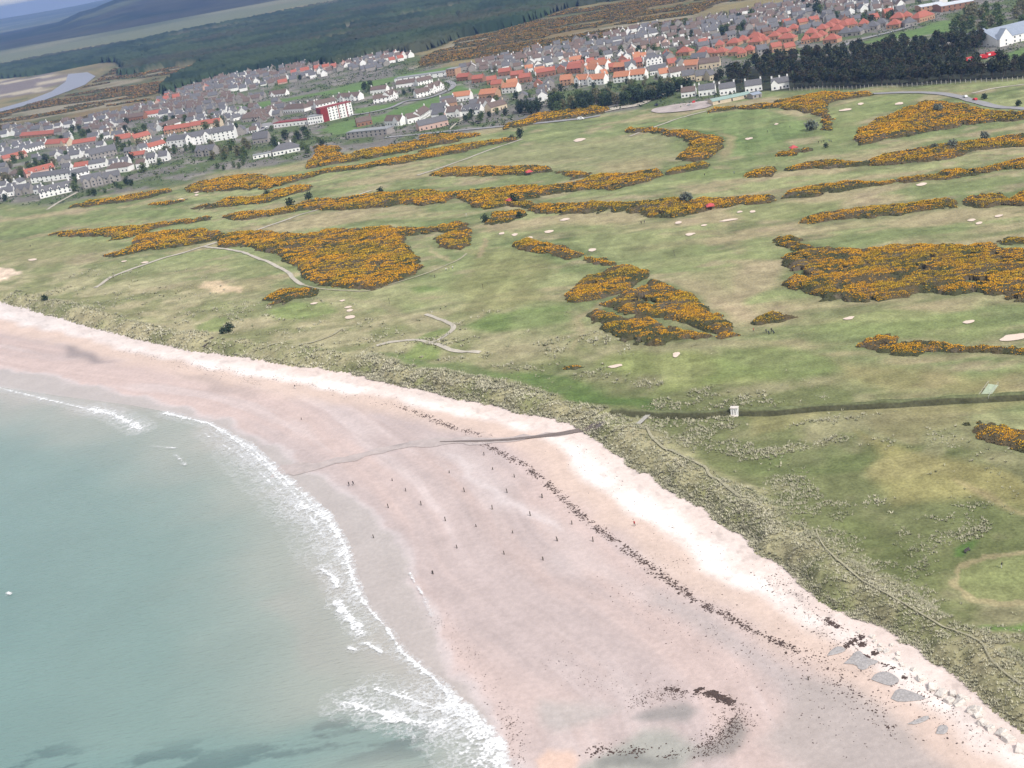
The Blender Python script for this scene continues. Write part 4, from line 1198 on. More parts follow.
# ------------------------------------------------------------------ seaweed cast up on the sand
def seaweed():
    r = np.random.default_rng(9)
    P = []
    def along(px, n, w, smin, smax):
        n, w = int(n * 2.0), w * .9
        L = resample(poly(px, 1.0), 1.0)
        k = r.integers(0, len(L), n)
        q = L[k] + r.normal(size=(n, 2)) * w
        cl = fbm(q[:, 0] / 2.5, q[:, 1] / 2.5, 77, 3)
        keep = cl > .37
        P.append(np.column_stack([q, .62 * (smin + (smax - smin) * r.random(n) ** 2.6)])[keep])
    along([(405, 410), (432, 421), (455, 430), (470, 434), (490, 438)], 330, .9, .25, .9)
    along([(474, 443), (490, 448), (503, 456), (522, 465), (545, 483), (580, 517), (622, 548), (660, 576), (700, 605), (760, 636), (800, 656)], 1500, .8, .22, .95)
    along([(800, 656), (830, 670), (850, 690), (880, 715), (905, 738)], 260, 2.4, .2, .7)
    along([(650, 560), (700, 600), (740, 630), (780, 660), (850, 745)], 300, 5, .15, .5)
    along([(764, 575), (800, 600), (830, 640), (870, 668), (905, 690), (940, 715), (985, 750)], 620, 3.2, .18, .6)
    along(zm(790, 600, 7.68, [(290, 180), (310, 210), (360, 240)]), 90, .5, .3, .8)
    along(zm(790, 600, 7.68, [(440, 385), (500, 345), (550, 320)]), 110, .4, .35, .8)
    along(zm(790, 600, 7.68, [(560, 380), (610, 410), (650, 440), (600, 465)]), 160, .6, .35, .9)
    along(zm(790, 600, 7.68, [(740, 525), (800, 545)]), 40, .5, .3, .7)
    along(zm(790, 600, 7.68, [(765, 680), (820, 645), (880, 630)]), 60, .4, .3, .7)
    along(zm(520, 560, 3.69, [(540, 475), (600, 482), (650, 490)]), 90, .4, .3, .7)
    along(zm(520, 560, 3.69, [(655, 480), (700, 490), (740, 510), (775, 525)]), 260, .7, .4, 1.0)
    along(zm(520, 560, 3.69, [(690, 690), (750, 650), (800, 600), (790, 560)]), 420, 2.0, .2, .6)
    along(zm(520, 560, 3.69, [(430, 525), (500, 500), (580, 490), (640, 505)]), 200, 1.6, .2, .5)
    along(zm(520, 560, 3.69, [(250, 690), (400, 700), (570, 712), (660, 712)]), 150, 1.2, .3, .8)
    along(zm(280, 560, 3.69, [(560, 200), (640, 260), (700, 340), (720, 420), (770, 490)]), 100, 2.0, .2, .45)
    along(zm(280, 560, 3.69, [(810, 540), (860, 600), (860, 690), (850, 740), (900, 760)]), 150, 1.8, .2, .5)
    along(zm(280, 560, 3.69, [(100, 240), (180, 330), (250, 400)]), 60, 5, .2, .4)
    along(zm(520, 560, 3.69, [(110, 350), (200, 400), (300, 460), (420, 460), (560, 480)]), 90, 3, .2, .4)
    along(zm(520, 560, 3.69, [(340, 80), (480, 190), (620, 260), (800, 340), (960, 460)]), 130, 3.5, .2, .5)
    along(zm(0, 180, 3.66, [(640, 685), (760, 695), (870, 720), (951, 750)]), 90, 2.2, .3, .7)
    along([(120, 352), (200, 366), (250, 376), (300, 384), (360, 398), (420, 412)], 260, 2.0, .25, .7)
    along([(560, 440), (600, 480), (650, 520), (700, 560), (760, 595)], 200, 4.0, .15, .5)
    A = np.vstack(P)
    z = height(A[:, 0], A[:, 1])
    k = z > .03
    A, z = A[k], z[k]
    n = len(A)
    V, Fc = [], []
    ang = np.linspace(0, 2 * np.pi, 7)[:-1]
    rr = A[:, 2:3] * (.45 + .75 * r.random((n, 6)))
    st = .5 + .5 * r.random((n, 1))
    th = r.random((n, 1)) * np.pi
    lx, ly = rr * np.cos(ang), rr * np.sin(ang) * st
    X = A[:, :1] + lx * np.cos(th) - ly * np.sin(th)
    Y = A[:, 1:2] + lx * np.sin(th) + ly * np.cos(th)
    ring = np.stack([X, Y, np.broadcast_to((z - .03)[:, None], X.shape)], -1)
    ctr = np.column_stack([A[:, 0], A[:, 1], z + A[:, 2] * .28 + .06])[:, None]
    V = np.concatenate([ring, ctr], 1).reshape(-1, 3)
    b = (np.arange(n) * 7)[:, None, None]
    tri = np.array([[i, (i + 1) % 6, 6] for i in range(6)])[None]
    Fc = (b + tri).reshape(-1, 3)
    o = link('seaweed', mesh_np('seaweed', V, Fc), M['weed'])
    tag(o, 'brown seaweed and stones strewn along the tide lines', 'seaweed', kind='stuff')


seaweed()

# ------------------------------------------------------------------ turf bank of the ditch
def bank():
    P = resample(chaikin(BANK, 2), 2.0)
    T = np.gradient(P, axis=0); T /= np.linalg.norm(T, axis=1)[:, None]
    N = np.stack([-T[:, 1], T[:, 0]], 1)
    rows, tn = [], []
    prof = [(-1.6, -.5), (-1.2, .45), (-.7, 1.6), (.1, 2.1), (1.2, 1.8), (3.0, -.3)]
    for k, (o_, h) in enumerate(prof):
        q = P + N * (o_ + .7 * (vnoise(P[:, 0] / 3 + 7 * k, P[:, 1] / 3, 5) - .5))[:, None]
        hh = height(q[:, 0], q[:, 1])
        rows.append(np.column_stack([q, hh + np.where(h > 0, h * (.75 + .5 * vnoise(P[:, 0] / 5, P[:, 1] / 5 + k, 9)), h)]))
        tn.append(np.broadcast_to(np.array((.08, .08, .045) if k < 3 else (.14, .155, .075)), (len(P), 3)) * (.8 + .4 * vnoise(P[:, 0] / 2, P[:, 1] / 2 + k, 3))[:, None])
    V = np.stack(rows, 1).reshape(-1, 3)
    T_ = np.stack(tn, 1).reshape(-1, 3)
    m = len(prof)
    ix = np.arange(len(V)).reshape(-1, m)
    Fq = np.stack([ix[:-1, :-1], ix[:-1, 1:], ix[1:, 1:], ix[1:, :-1]], -1).reshape(-1, 4)[:, ::-1]
    me = mesh_np('ditch_bank', V, Fq, T_)
    smooth(me)
    tag(link('ditch_bank', me, M['turf']), 'long dark turf bank beside the burn', kind='structure')


bank()
# ------------------------------------------------------------------ distant forest and hills
def forest():
    az = np.radians(np.arange(-42, 42.01, .09))
    dep = np.radians(np.arange(5.2, 1.55, -.026))
    rad = CAM_H / np.tan(dep)
    X, Y = rad[:, None] * np.sin(az)[None], rad[:, None] * np.cos(az)[None]
    X = X + (_hash(np.round(X * 3), np.round(Y * 3), 5) - .5) * 5
    m = inside(FOREST, X, Y)
    s = fbm(X / 260, Y / 200, 301, 4)
    H = 8 + 6 * _hash(np.round(X * 3), np.round(Y * 3), 6) + 7 * (s - .4)
    ride = np.abs(fbm(X / 420, Y / 420, 305, 2) - .5) < .006
    H = np.where(m & ~ride, H, -.5)
    clear = fbm(X / 330, Y / 160, 309, 4) > .70
    H = np.where(clear & m, 1.2, H)
    Z = 3 + H
    keep = m.copy()
    for ax, sh in ((0, 1), (0, -1), (1, 1), (1, -1)):
        keep |= np.roll(m, sh, ax)
    c = lerp((.024, .042, .026), (.046, .07, .036), sstep(.4, .6, fbm(X / 90, Y / 90, 303, 4)))
    c = lerp(c, (.07, .065, .045), sstep(.6, .7, fbm(X / 500, Y / 200, 311, 3)) * .6)
    c = np.where((clear & m)[..., None], np.array((.14, .13, .08)), c)
    V, Fq, T = cells_mesh('f', X, Y, Z, keep, c)
    o = link('pine_forest', mesh_np('pine_forest', V, Fq[:, ::-1], T), M['forest'])
    tag(o, 'dark conifer forest covering the land behind the town', 'forest', kind='stuff')


forest()


def ridge(name, Rm, sky, r0, r1, cols, label, seed, amp):
    px = np.array(sky, float)
    a, b = (px[:, 0] - 512) / FPX, (384 - px[:, 1]) / FPX
    d = F_[None] + a[:, None] * RV[None] + b[:, None] * UV[None]
    hz = np.hypot(d[:, 0], d[:, 1])
    azs, top = np.arctan2(d[:, 0], d[:, 1]), CAM_H + Rm * d[:, 2] / hz
    az = np.radians(np.arange(-44, 44.01, .12))
    H = np.interp(az, azs, top)
    rr = np.linspace(0, 1, 60)
    rad = r0 + (r1 - r0) * rr
    X, Y = rad[:, None] * np.sin(az)[None], rad[:, None] * np.cos(az)[None]
    pk = (Rm - r0) / (r1 - r0)
    f = np.where(rr < pk, sstep(0, 1, rr / pk), 1 - sstep(pk, 1, rr))[:, None]
    n = fbm(X / 900, Y / 900, seed, 5)
    Z = 3 + (H[None] - 3) * f * (1 + amp * (n - .5) * np.abs(1 - f) * 2) - 6 * (f < .01)
    c = lerp(cols[0], cols[1], sstep(.4, .6, fbm(X / 700, Y / 500, seed + 4, 4)))
    c = lerp(c, cols[2], sstep(.58, .68, fbm(X / 900 + 5, Y / 350, seed + 9, 4)))
    ok = np.ones(X.shape, bool)
    V, Fq, T = cells_mesh('h', X, Y, Z, ok, c)
    me = mesh_np(name, V, Fq[:, ::-1], T)
    smooth(me)
    tag(link(name, me, M['hill']), label, kind='structure')


ridge('hills', 7600, [(-500, 138), (-200, 78), (0, 37), (30, 30.5), (58, 23), (70, 17), (80, 12), (95, 8), (106, 3), (116, -1), (150, -9), (250, -30), (500, -76), (800, -128), (1200, -198)],
      5250, 10200, ((.022, .034, .022), (.05, .05, .034), (.09, .10, .05)), 'dark wooded hill rising behind the forest', 401, .8)
ridge('hills', 16500, [(-500, 110), (-200, 56), (0, 19), (30, 14), (60, 9), (110, -1), (200, -19), (500, -74), (1200, -200)],
      12500, 19500, ((.10, .12, .08), (.16, .16, .10), (.10, .10, .08)), 'pale far hills on the horizon', 431, .5)


# ------------------------------------------------------------------ trees
def crown_mesh(name, cl, quads, size, cols, seed, flat=1.0):
    """cl: (x, y, z, rx, ry, rz) leaf clumps"""
    r = np.random.default_rng(seed)
    P, T = [], []
    tot = sum(c[3] * c[4] * c[5] for c in cl) ** 1
    for c in cl:
        n = max(10, int(quads * (c[3] * c[4] * c[5]) / tot))
        v = r.normal(size=(n, 3))
        v /= np.linalg.norm(v, axis=1)[:, None]
        rad = (.55 + .5 * r.random((n, 1)))
        P.append(np.array(c[:3]) + v * rad * np.array(c[3:]))
        base = np.array(cols[r.integers(0, len(cols))])
        T.append(base * (.7 + .6 * r.random((n, 1))))
    P, T = np.vstack(P), np.vstack(T)
    V, Fq = rand_quads(P, size, seed + 1, 1.0)
    return mesh_np(name, V, Fq, np.repeat(T, 4, 0))


def clumps(n, rx, ry, z0, z1, s0, s1, seed, dome=True):
    r = random.Random(seed)
    out = []
    for k in range(n):
        t = (k + .5) / n
        a = k * 2.4 + r.uniform(-.4, .4)
        z = z0 + (z1 - z0) * t
        w = math.sqrt(max(.05, 1 - (2 * t - 1) ** 2)) if dome else 1 - .55 * t
        q = r.uniform(.35, .75)
        s = r.uniform(s0, s1)
        out.append((math.cos(a) * rx * w * q, math.sin(a) * ry * w * q, z, s, s, s * .75))
    return out


PINEC = [(.022, .032, .016), (.034, .044, .022), (.055, .062, .030), (.06, .052, .032)]
BROADC = [(.085, .12, .045), (.065, .10, .038), (.11, .135, .058), (.05, .08, .032)]
OLIVEC = [(.14, .135, .075), (.12, .125, .06), (.16, .145, .09)]
DARKC = [(.035, .052, .028), (.028, .045, .025)]
GREYC = [(.125, .14, .105), (.15, .16, .125), (.10, .12, .085)]


def tree_kit(kind, seed):
    r = random.Random(seed)
    tr = MB()
    if kind == 'pine':
        h = 1.0
        tr.tube((0, 0, -.4), (.15, .1, 8.0), .26, .14)
        tr.tube((.15, .1, 8.0), (.1, .0, 10.6), .14, .05)
        for k in range(4):
            a = k * 1.7 + seed
            z = 6.6 + k * .8
            tr.tube((.12, .08, z), (math.cos(a) * 1.7, math.sin(a) * 1.7, z + .9), .08, .03, 4)
        cr = crown_mesh('crown', clumps(12, 3.6, 3.6, 4.2 + r.random(), 10.8, 1.5, 2.3, seed, False), 620, 1.0, PINEC, seed)
    elif kind == 'shrub':
        tr.tube((0, 0, -.3), (0, .05, 1.4), .18, .1)
        for k in range(3):
            a = k * 2.1 + seed
            tr.tube((0, .05, .8), (math.cos(a) * .9, math.sin(a) * .9, 1.9), .09, .03, 4)
        cr = crown_mesh('crown', clumps(9, 2.0, 2.0, .7, 3.3, 1.1, 1.5, seed), 240, .7, DARKC, seed)
    else:
        cols = {'broad': BROADC, 'olive': OLIVEC, 'grey': GREYC, 'dark': DARKC}[kind]
        tr.tube((0, 0, -.4), (.1, .05, 3.2), .3, .2)
        tr.tube((.1, .05, 3.2), (0, .1, 6.4 if kind != 'grey' else 4.0), .2, .06)
        for k in range(4):
            a = k * 1.6 + seed
            tr.tube((.1, .05, 2.6 + .4 * k), (math.cos(a) * 2.2, math.sin(a) * 2.2, 5 + .3 * k), .11, .03, 4)
        cr = crown_mesh('crown', clumps(14, 3.0, 3.0, 1.3, 7.4, 1.5, 2.2, seed) if kind != 'grey' else clumps(14, 3.4, 3.4, .6, 4.2, 1.3, 1.9, seed), 420, .95, cols, seed)
    return cr, tr.mesh('trunk')


KITS = {}
for kind, n in (('pine', 5), ('broad', 4), ('olive', 3), ('grey', 2), ('dark', 2), ('shrub', 2)):
    KITS[kind] = [tree_kit(kind, 11 * k + len(kind)) for k in range(n)]
    for a, b in KITS[kind]:
        a.materials.append(M['leaf'])
        b.materials.append(M['bark'])
NAMES = dict(pine='pine_tree', broad='broadleaf_tree', olive='broadleaf_tree', grey='willow_tree', dark='evergreen_tree', shrub='bush')
TREEXY = []


def tree(kind, x, y, s, label, group=None, sz=None, z=None):
    k = KITS[kind][RNG.integers(0, len(KITS[kind]))]
    zz = height(np.array([x]), np.array([y]))[0] if z is None else z
    root = empty(NAMES[kind], (x, y, zz), RNG.random() * 6.28)
    root.scale = (s, s, sz or s)
    link('crown', k[0], None, root)
    link('trunk', k[1], None, root)
    TREEXY.append((x, y, s))
    tag(root, label, 'bush' if kind == 'shrub' else 'tree', group)
    return root


def scatter(P, n, dmin, seed, bad=()):
    r = np.random.default_rng(seed)
    lo, hi = P.min(0), P.max(0)
    out = []
    for _ in range(n * 60):
        q = lo + (hi - lo) * r.random(2)
        if not inside(P, q[:1], q[1:])[0] or any(inside(b, q[:1], q[1:])[0] for b in bad):
            continue
        if all((q[0] - p[0]) ** 2 + (q[1] - p[1]) ** 2 > dmin ** 2 for p in out):
            out.append(q)
            if len(out) >= n:
                break
    return out


ORD = ['first', 'second', 'third', 'fourth', 'fifth', 'sixth', 'seventh', 'eighth', 'ninth', 'tenth', 'eleventh', 'twelfth', 'thirteenth', 'fourteenth', 'fifteenth', 'sixteenth', 'seventeenth',
       'eighteenth', 'nineteenth', 'twentieth']


def ordinal(i):
    if i < 20:
        return ORD[i]
    t = {2: 'twenty', 3: 'thirty', 4: 'forty', 5: 'fifty', 6: 'sixty'}[(i + 1) // 10]
    u = (i + 1) % 10
    return (t[:-1] + 'ieth') if u == 0 else t + '-' + ORD[u - 1]


WOOD = poly([(717, 87), (735, 85), (765, 83), (792, 82), (796, 90), (840, 88.5), (890, 86.5), (940, 84), (1024, 78), (1075, 73), (1075, 66), (1024, 69), (985, 71), (960, 70), (952, 64), (975, 55), (985, 48), (968, 47),
             (910, 49), (850, 56), (800, 61), (765, 66), (738, 74), (718, 85)], 3)
FRONT = resample(poly([(794, 90), (840, 88), (890, 86), (940, 83.5), (1024, 77.5), (1070, 73)], 3), 6.2)
for i, q in enumerate(FRONT[:46]):
    a = q + RNG.normal(size=2) * .8
    tree('pine', a[0], a[1], .85 + .35 * RNG.random(), f'tall dark pine, {ordinal(i)} from the left along the front edge of the plantation', 'plantation pines')
LORRYFIELD = poly([(955, 66), (975, 58), (1000, 52), (1060, 40), (1060, 66), (1024, 68), (985, 70), (962, 70)], 3)
for q in scatter(WOOD, 245, 7.4, 3, (LORRYFIELD,)):
    tree('pine', q[0], q[1], .85 + .4 * RNG.random(), 'dark pine inside the dense plantation at the upper right', 'plantation pines')


def tree_px(kind, px, py, s, label, group=None, sz=None):
    p = pt(px, py)[0]
    return tree(kind, p[0], p[1], s, label, group, sz, p[2])


for kind, px, py, s, lab in [
    ('dark', 520.5, 138, .95, 'lone tall dark tree at the end of two gorse rows'),
    ('shrub', 512, 139, .9, 'low dark bush left of the lone tall dark tree'),
    ('shrub', 290.5, 206, 1.5, 'dark round bush, left one of the pair in the long gorse belt'),
    ('shrub', 309.5, 200, 1.45, 'dark round bush, right one of the pair in the long gorse belt'),
    ('shrub', 380.7, 194, 1.2, 'single dark round bush on the upper edge of the long gorse belt'),
    ('shrub', 267, 196, 1.2, 'flat dark bush at the left end of the short gorse row'),
    ('grey', 811, 130, 1.3, 'large grey-green willow beside the hooked gorse bank'),
    ('grey', 938.5, 113, 1.15, 'pale grey-green domed willow in the broad gorse bank'),
    ('grey', 952, 149, 1.0, 'left grey willow in the long gorse hedge'),
    ('grey', 985, 140, .95, 'right grey willow in the long gorse hedge'),
    ('grey', 934, 151, .8, 'small dark grey willow left in the long gorse hedge'),
    ('shrub', 514, 203, 1.5, 'dark bush beside the red canopy at the belt end'),
    ('grey', 686, 203, 1.2, 'grey brown bush above the middle gorse belt'),
    ('shrub', 486, 222, 1.2, 'dark bush at the left end of the middle gorse belt'),
    ('shrub', 520, 218, 1.0, 'dark bush at the right end of the near gorse clump'),
    ('shrub', 46, 301, 1.0, 'lone dark bush in the rough grass at far left'),
    ('shrub', 229, 332, 1.2, 'low dark green bush beside the boardwalk, larger of two'),
    ('shrub', 223, 334, .9, 'low dark green bush beside the boardwalk, smaller of two'),
    ('shrub', 985, 99, 1.0, 'dark bush between the access road and the sandy path'),
    ('shrub', 1018, 106, 1.0, 'dark bush at right edge below the access road'),
    ('shrub', 826, 148, .8, 'dark green bush right of the four golfers'),
]:
    tree_px(kind, px, py, s, lab)


def wood(kinds, pxpoly, n, dmin, seed, what, smin=.8, smax=1.25):
    pts = scatter(poly(pxpoly, 3), n, dmin, seed)
    pts.sort(key=lambda q: to_px(q[0], q[1], 3)[0])
    words = dict(broad='green leafy tree', olive='olive brown bare-topped tree', dark='dark evergreen tree', grey='grey-green tree', shrub='dark low bush')
    r = random.Random(seed)
    for i, q in enumerate(pts):
        k = r.choice(kinds)
        tree(k, q[0], q[1], smin + (smax - smin) * r.random(), f'{words[k]}, {ordinal(i)} from left {what}', 'trees ' + what)


wood(['broad', 'dark', 'olive', 'dark'], [(505, 119), (530, 109), (560, 105), (600, 100), (640, 95), (680, 88), (690, 93), (660, 101), (620, 108), (580, 112), (545, 115)], 68, 5.5, 21, 'in the belt by the coast road', 1.0, 1.5)
wood(['broad', 'dark', 'broad', 'olive'], [(27, 168), (50, 163), (64, 163), (66, 168), (50, 172), (30, 174)], 9, 9, 22, 'behind the cream red-roofed house')
wood(['broad', 'olive'], [(0, 178), (12, 172), (28, 176), (20, 184), (4, 186)], 7, 8, 23, 'in the left edge garden')
wood(['broad', 'broad', 'olive'], [(213, 160), (222, 150), (242, 146), (252, 150), (250, 158), (232, 162), (218, 164)], 13, 9, 24, 'below the white hotel')
wood(['dark', 'broad'], [(268, 148), (285, 141), (308, 134), (312, 140), (300, 146), (280, 152)], 9, 9, 25, 'below the maroon ended school')
wood(['olive', 'broad', 'broad'], [(950, 33), (965, 16), (985, 12), (1000, 18), (1002, 28), (985, 34), (962, 38)], 24, 9, 26, 'in the grove by the factory', 1.0, 1.5)
wood(['broad', 'olive'], [(1003, 20), (1010, 8), (1040, 0), (1060, 20), (1024, 28), (1008, 30)], 14, 10, 27, 'at the right edge grove', 1.0, 1.5)
wood(['broad', 'dark'], [(85, 196), (110, 188), (130, 183), (135, 187), (110, 194), (90, 200)], 10, 7, 28, 'in the hedge below the village', .5, .8)
wood(['broad', 'dark'], [(165, 152), (180, 150), (200, 153), (196, 158), (178, 158), (166, 156)], 7, 8, 29, 'in front of the hotel terrace', .6, .9)
wood(['broad', 'dark'], [(110, 152), (125, 147), (142, 143), (145, 147), (128, 152), (114, 156)], 7, 8, 30, 'beside the red village roofs', .7, 1.0)
wood(['broad'], [(205, 168), (225, 160), (250, 160), (262, 164), (240, 170), (215, 174)], 7, 8, 31, 'above the gorse row by the villa', .5, .8)
wood(['broad', 'dark'], [(300, 150), (318, 143), (330, 143), (320, 152), (306, 157)], 5, 8, 32, 'on the bank right of the villa', .6, .9)
wood(['dark', 'broad'], [(460, 120), (480, 117), (500, 112), (510, 115), (490, 121), (468, 124)], 8, 8, 33, 'below the near estate', .6, .9)
wood(['dark', 'broad'], [(718, 36), (733, 30), (745, 30), (742, 36), (725, 40)], 6, 10, 34, 'above the red roofs', 1.0, 1.3)
wood(['broad', 'dark'], [(806, 10), (818, 5), (826, 8), (822, 16), (810, 18)], 6, 10, 35, 'among the upper terraces', 1.0, 1.3)
wood(['broad', 'dark'], [(845, 24), (870, 20), (890, 16), (905, 14), (900, 20), (870, 25)], 6, 12, 36, 'behind the red roofs right', .9, 1.1)
wood(['dark', 'broad'], [(362, 88), (372, 86), (374, 92), (364, 95)], 4, 7, 37, 'between the white estate blocks', .8, 1.1)
wood(['dark', 'broad'], [(395, 94), (415, 90), (416, 95), (398, 98)], 4, 9, 38, 'in front of the white estate', .6, .8)
wood(['broad', 'dark'], [(150, 124), (175, 122), (175, 127), (152, 130)], 5, 10, 39, 'behind the hotel', .7, 1.0)
wood(['dark', 'broad'], [(66, 132), (78, 128), (92, 134), (84, 138), (70, 137)], 5, 9, 40, 'behind the long red roof', .9, 1.2)
# ------------------------------------------------------------------ buildings
CACHE = {}


def cached(key, build, mat):
    k = (key, mat.name)
    if k not in CACHE:
        me = build()
        me.materials.append(mat)
        CACHE[k] = me
    return CACHE[k]


def wall_mb(L, D, h, r, style):
    m = MB()
    x, y = L / 2, D / 2
    if style == 'gable':
        V = [(-x, -y, -.6), (x, -y, -.6), (x, y, -.6), (-x, y, -.6), (-x, -y, h), (x, -y, h), (x, y, h), (-x, y, h), (-x, 0, h + r), (x, 0, h + r)]
        m.add(V, [(0, 1, 5, 4), (2, 3, 7, 6), (1, 2, 6, 9, 5), (3, 0, 4, 8, 7), (3, 2, 1, 0), (4, 5, 9, 8), (6, 7, 8, 9)])
    else:
        m.box(-x, x, -y, y, -.6, h)
    return m


def roof_mb(L, D, h, r, style):
    m = MB()
    x, y, e, t = L / 2, D / 2, .3, .22
    if style == 'gable':
        sl = r / y
        for s in (-1, 1):
            a, b = (-x - .12, s * (y + e), h - sl * e + .05), (x + .12, s * (y + e), h - sl * e + .05)
            c, d = (x + .12, 0, h + r + .05), (-x - .12, 0, h + r + .05)
            V = [a, b, c, d] + [(p[0], p[1], p[2] + t) for p in (a, b, c, d)]
            m.add(V, [(0, 1, 2, 3), (7, 6, 5, 4), (0, 4, 5, 1), (1, 5, 6, 2), (3, 7, 4, 0)] if s < 0 else [(3, 2, 1, 0), (4, 5, 6, 7), (1, 5, 4, 0), (2, 6, 5, 1), (0, 4, 7, 3)])
    elif style == 'hip':
        k = max(.5, x - y)
        V = [(-x - e, -y - e, h), (x + e, -y - e, h), (x + e, y + e, h), (-x - e, y + e, h), (-k, 0, h + r), (k, 0, h + r)]
        m.add(V, [(0, 1, 5, 4), (1, 2, 5), (2, 3, 4, 5), (3, 0, 4), (3, 2, 1, 0)])
    else:
        m.box(-x - .2, x + .2, -y - .2, y + .2, h, h + .5)
        m.box(-x + .4, x - .4, -y + .4, y - .4, h + .5, h + .62)
    return m


def chimney_mb(r0):
    m = MB()
    m.box(-.55, .55, -.4, .4, -1.2, 1.3)
    m.box(-.65, .65, -.5, .5, 1.3, 1.45)
    for k in (-.3, .3):
        m.tube((k, 0, 1.45), (k, 0, 1.95), .14, .12, 6)
    return m


def window_mb(w, h):
    m = MB()
    m.box(-w / 2, w / 2, -.05, 0, 0, h)
    return m


def frame_mb(w, h):
    m = MB()
    for a in ((-w / 2 - .09, -w / 2, -.0, h), (w / 2, w / 2 + .09, 0, h), (-w / 2 - .09, w / 2 + .09, h, h + .09), (-w / 2 - .16, w / 2 + .16, -.12, 0)):
        m.box(a[0], a[1], -.09, 0, a[2], a[3])
    return m


FOOT, BOX = [], []


def building(pa, pb, D, h, r, wall, roof, label, cat='house', style='gable', win=None, chim=2, door=True, gables=(), dorm=0, group=None, name='house', windows=True, frames=False, chimmat=None):
    """pa, pb: left and right foot of the near wall (world)"""
    pa, pb = np.asarray(pa[:2], float), np.asarray(pb[:2], float)
    L = float(np.linalg.norm(pb - pa))
    ux = (pb - pa) / L
    uy = np.array([-ux[1], ux[0]])
    c = (pa + pb) / 2 + uy * D / 2
    z = float(height(c[:1], c[1:])[0]) if np.hypot(*c) < 1300 else 3.0
    L, D, h, r = round(L * 2) / 2, round(D * 2) / 2, round(h, 1), round(r, 1)
    root = empty(name, (c[0], c[1], z), math.atan2(ux[1], ux[0]))
    tag(root, label, cat, group)
    FOOT.append((c[0], c[1], math.hypot(L, D) / 2))
    q = [to_px(*e[:2], ez) for e in (pa, pb) for ez in (3.0, 3 + h + r)]
    BOX.append((min(a[0] for a in q), max(a[0] for a in q), min(a[1] for a in q), max(a[1] for a in q), math.hypot(*c)))
    wm, rm = M[wall], M[roof]
    link('wall', cached(('w', L, D, h, r, style), lambda: wall_mb(L, D, h, r, style).mesh('wall'), wm), None, root)
    ro = link('roof', cached(('r', L, D, h, r, style), lambda: roof_mb(L, D, h, r, style).mesh('roof'), rm), None, root)
    cm = M[chimmat or (wall if wall != 'tan' else 'brick')]
    xs = {0: [], 1: [L / 2 - .6], 2: [-L / 2 + .6, L / 2 - .6], 3: [-L / 2 + .6, 0, L / 2 - .6], 4: [-L / 2 + .6, -L / 6, L / 6, L / 2 - .6]}[chim]
    if style == 'hip':
        xs = [q * .45 for q in xs]
    for q in xs:
        link('chimney', cached(('c',), lambda: chimney_mb(0).mesh('chimney'), cm), None, ro, (q, 0, h + r - .1))
    y0 = -D / 2 - .01
    if windows:
        n = win or max(2, min(9, int(L / 3.6)))
        storeys = max(1, int((h + .3) / 2.7))
        for s in range(storeys):
            for k in range(n):
                q = -L / 2 + (k + .5) * L / n
                if door and s == 0 and k == n // 2:
                    link('door', cached(('d',), lambda: window_mb(1.1, 2.1).mesh('door'), M['trim']), None, root, (q, y0, .05))
                    continue
                w = link('window', cached(('win',), lambda: window_mb(1.25, 1.35).mesh('window'), M['glass']), None, root, (q, y0, .95 + s * (h / storeys)))
                if frames:
                    link('frame', cached(('fr',), lambda: frame_mb(1.25, 1.35).mesh('frame'), M['paint']), None, w)
    for gq, gw, gh in gables:  # cross gables on the near side: place (0..1), width, projection
        q = -L / 2 + gq * L
        gr = gw * .55
        g = link('front_gable', cached(('w', 'g', gw, gh, h), lambda: wall_mb(gh * 2, gw, h, gr, 'gable').mesh('front_gable'), wm), None, root, (q, -D / 2, .003))
        g.rotation_euler = (0, 0, math.pi / 2)
        g2 = link('gable_roof', cached(('r', 'g', gw, gh, h), lambda: roof_mb(gh * 2 - .02, gw, h, gr, 'gable').mesh('gable_roof'), rm), None, root, (q, -D / 2, .02))
        g2.rotation_euler = (0, 0, math.pi / 2)
        for s in range(max(1, int((h + .3) / 2.7))):
            link('window', cached(('win',), lambda: window_mb(1.25, 1.35).mesh('window'), M['glass']), None, root, (q, -D / 2 - gh - .01, .95 + 2.7 * s))
    for k in range(dorm):
        q = -L / 2 + (k + .5) * L / dorm
        zz = h + .15
        dm = link('dormer', cached(('dm',), lambda: wall_mb(1.9, 2.2, 1.5, .8, 'gable').mesh('dormer'), wm), None, root, (q, -D / 2 + 1.3, zz))
        dm.rotation_euler = (0, 0, math.pi / 2)
        d2 = link('dormer_roof', cached(('dr',), lambda: roof_mb(1.9, 2.2, 1.5, .8, 'gable').mesh('dormer_roof'), rm), None, dm, (0, 0, .01))
        link('window', cached(('dw',), lambda: window_mb(1.2, 1.1).mesh('window'), M['glass']), None, dm, (-.96, 0, .3)).rotation_euler = (0, 0, -math.pi / 2)
    return root


def HB(zz, a, b, *args, **kw):
    (ax, ay), (bx, by) = zm(*zz, [a, b])
    p = at([ax, bx], [ay, by], 3.2)
    return building(p[0], p[1], *args, **kw)


V1, V2, V3 = (0, 110, 7.68), (110, 60, 7.68), (230, 60, 7.68)
V4, V5, V6 = (350, 50, 7.68), (440, 30, 7.68), (550, 10, 7.68)
V7, V8, V9 = (660, 0, 6.985), (780, 0, 6.985), (894, 0, 6.985)

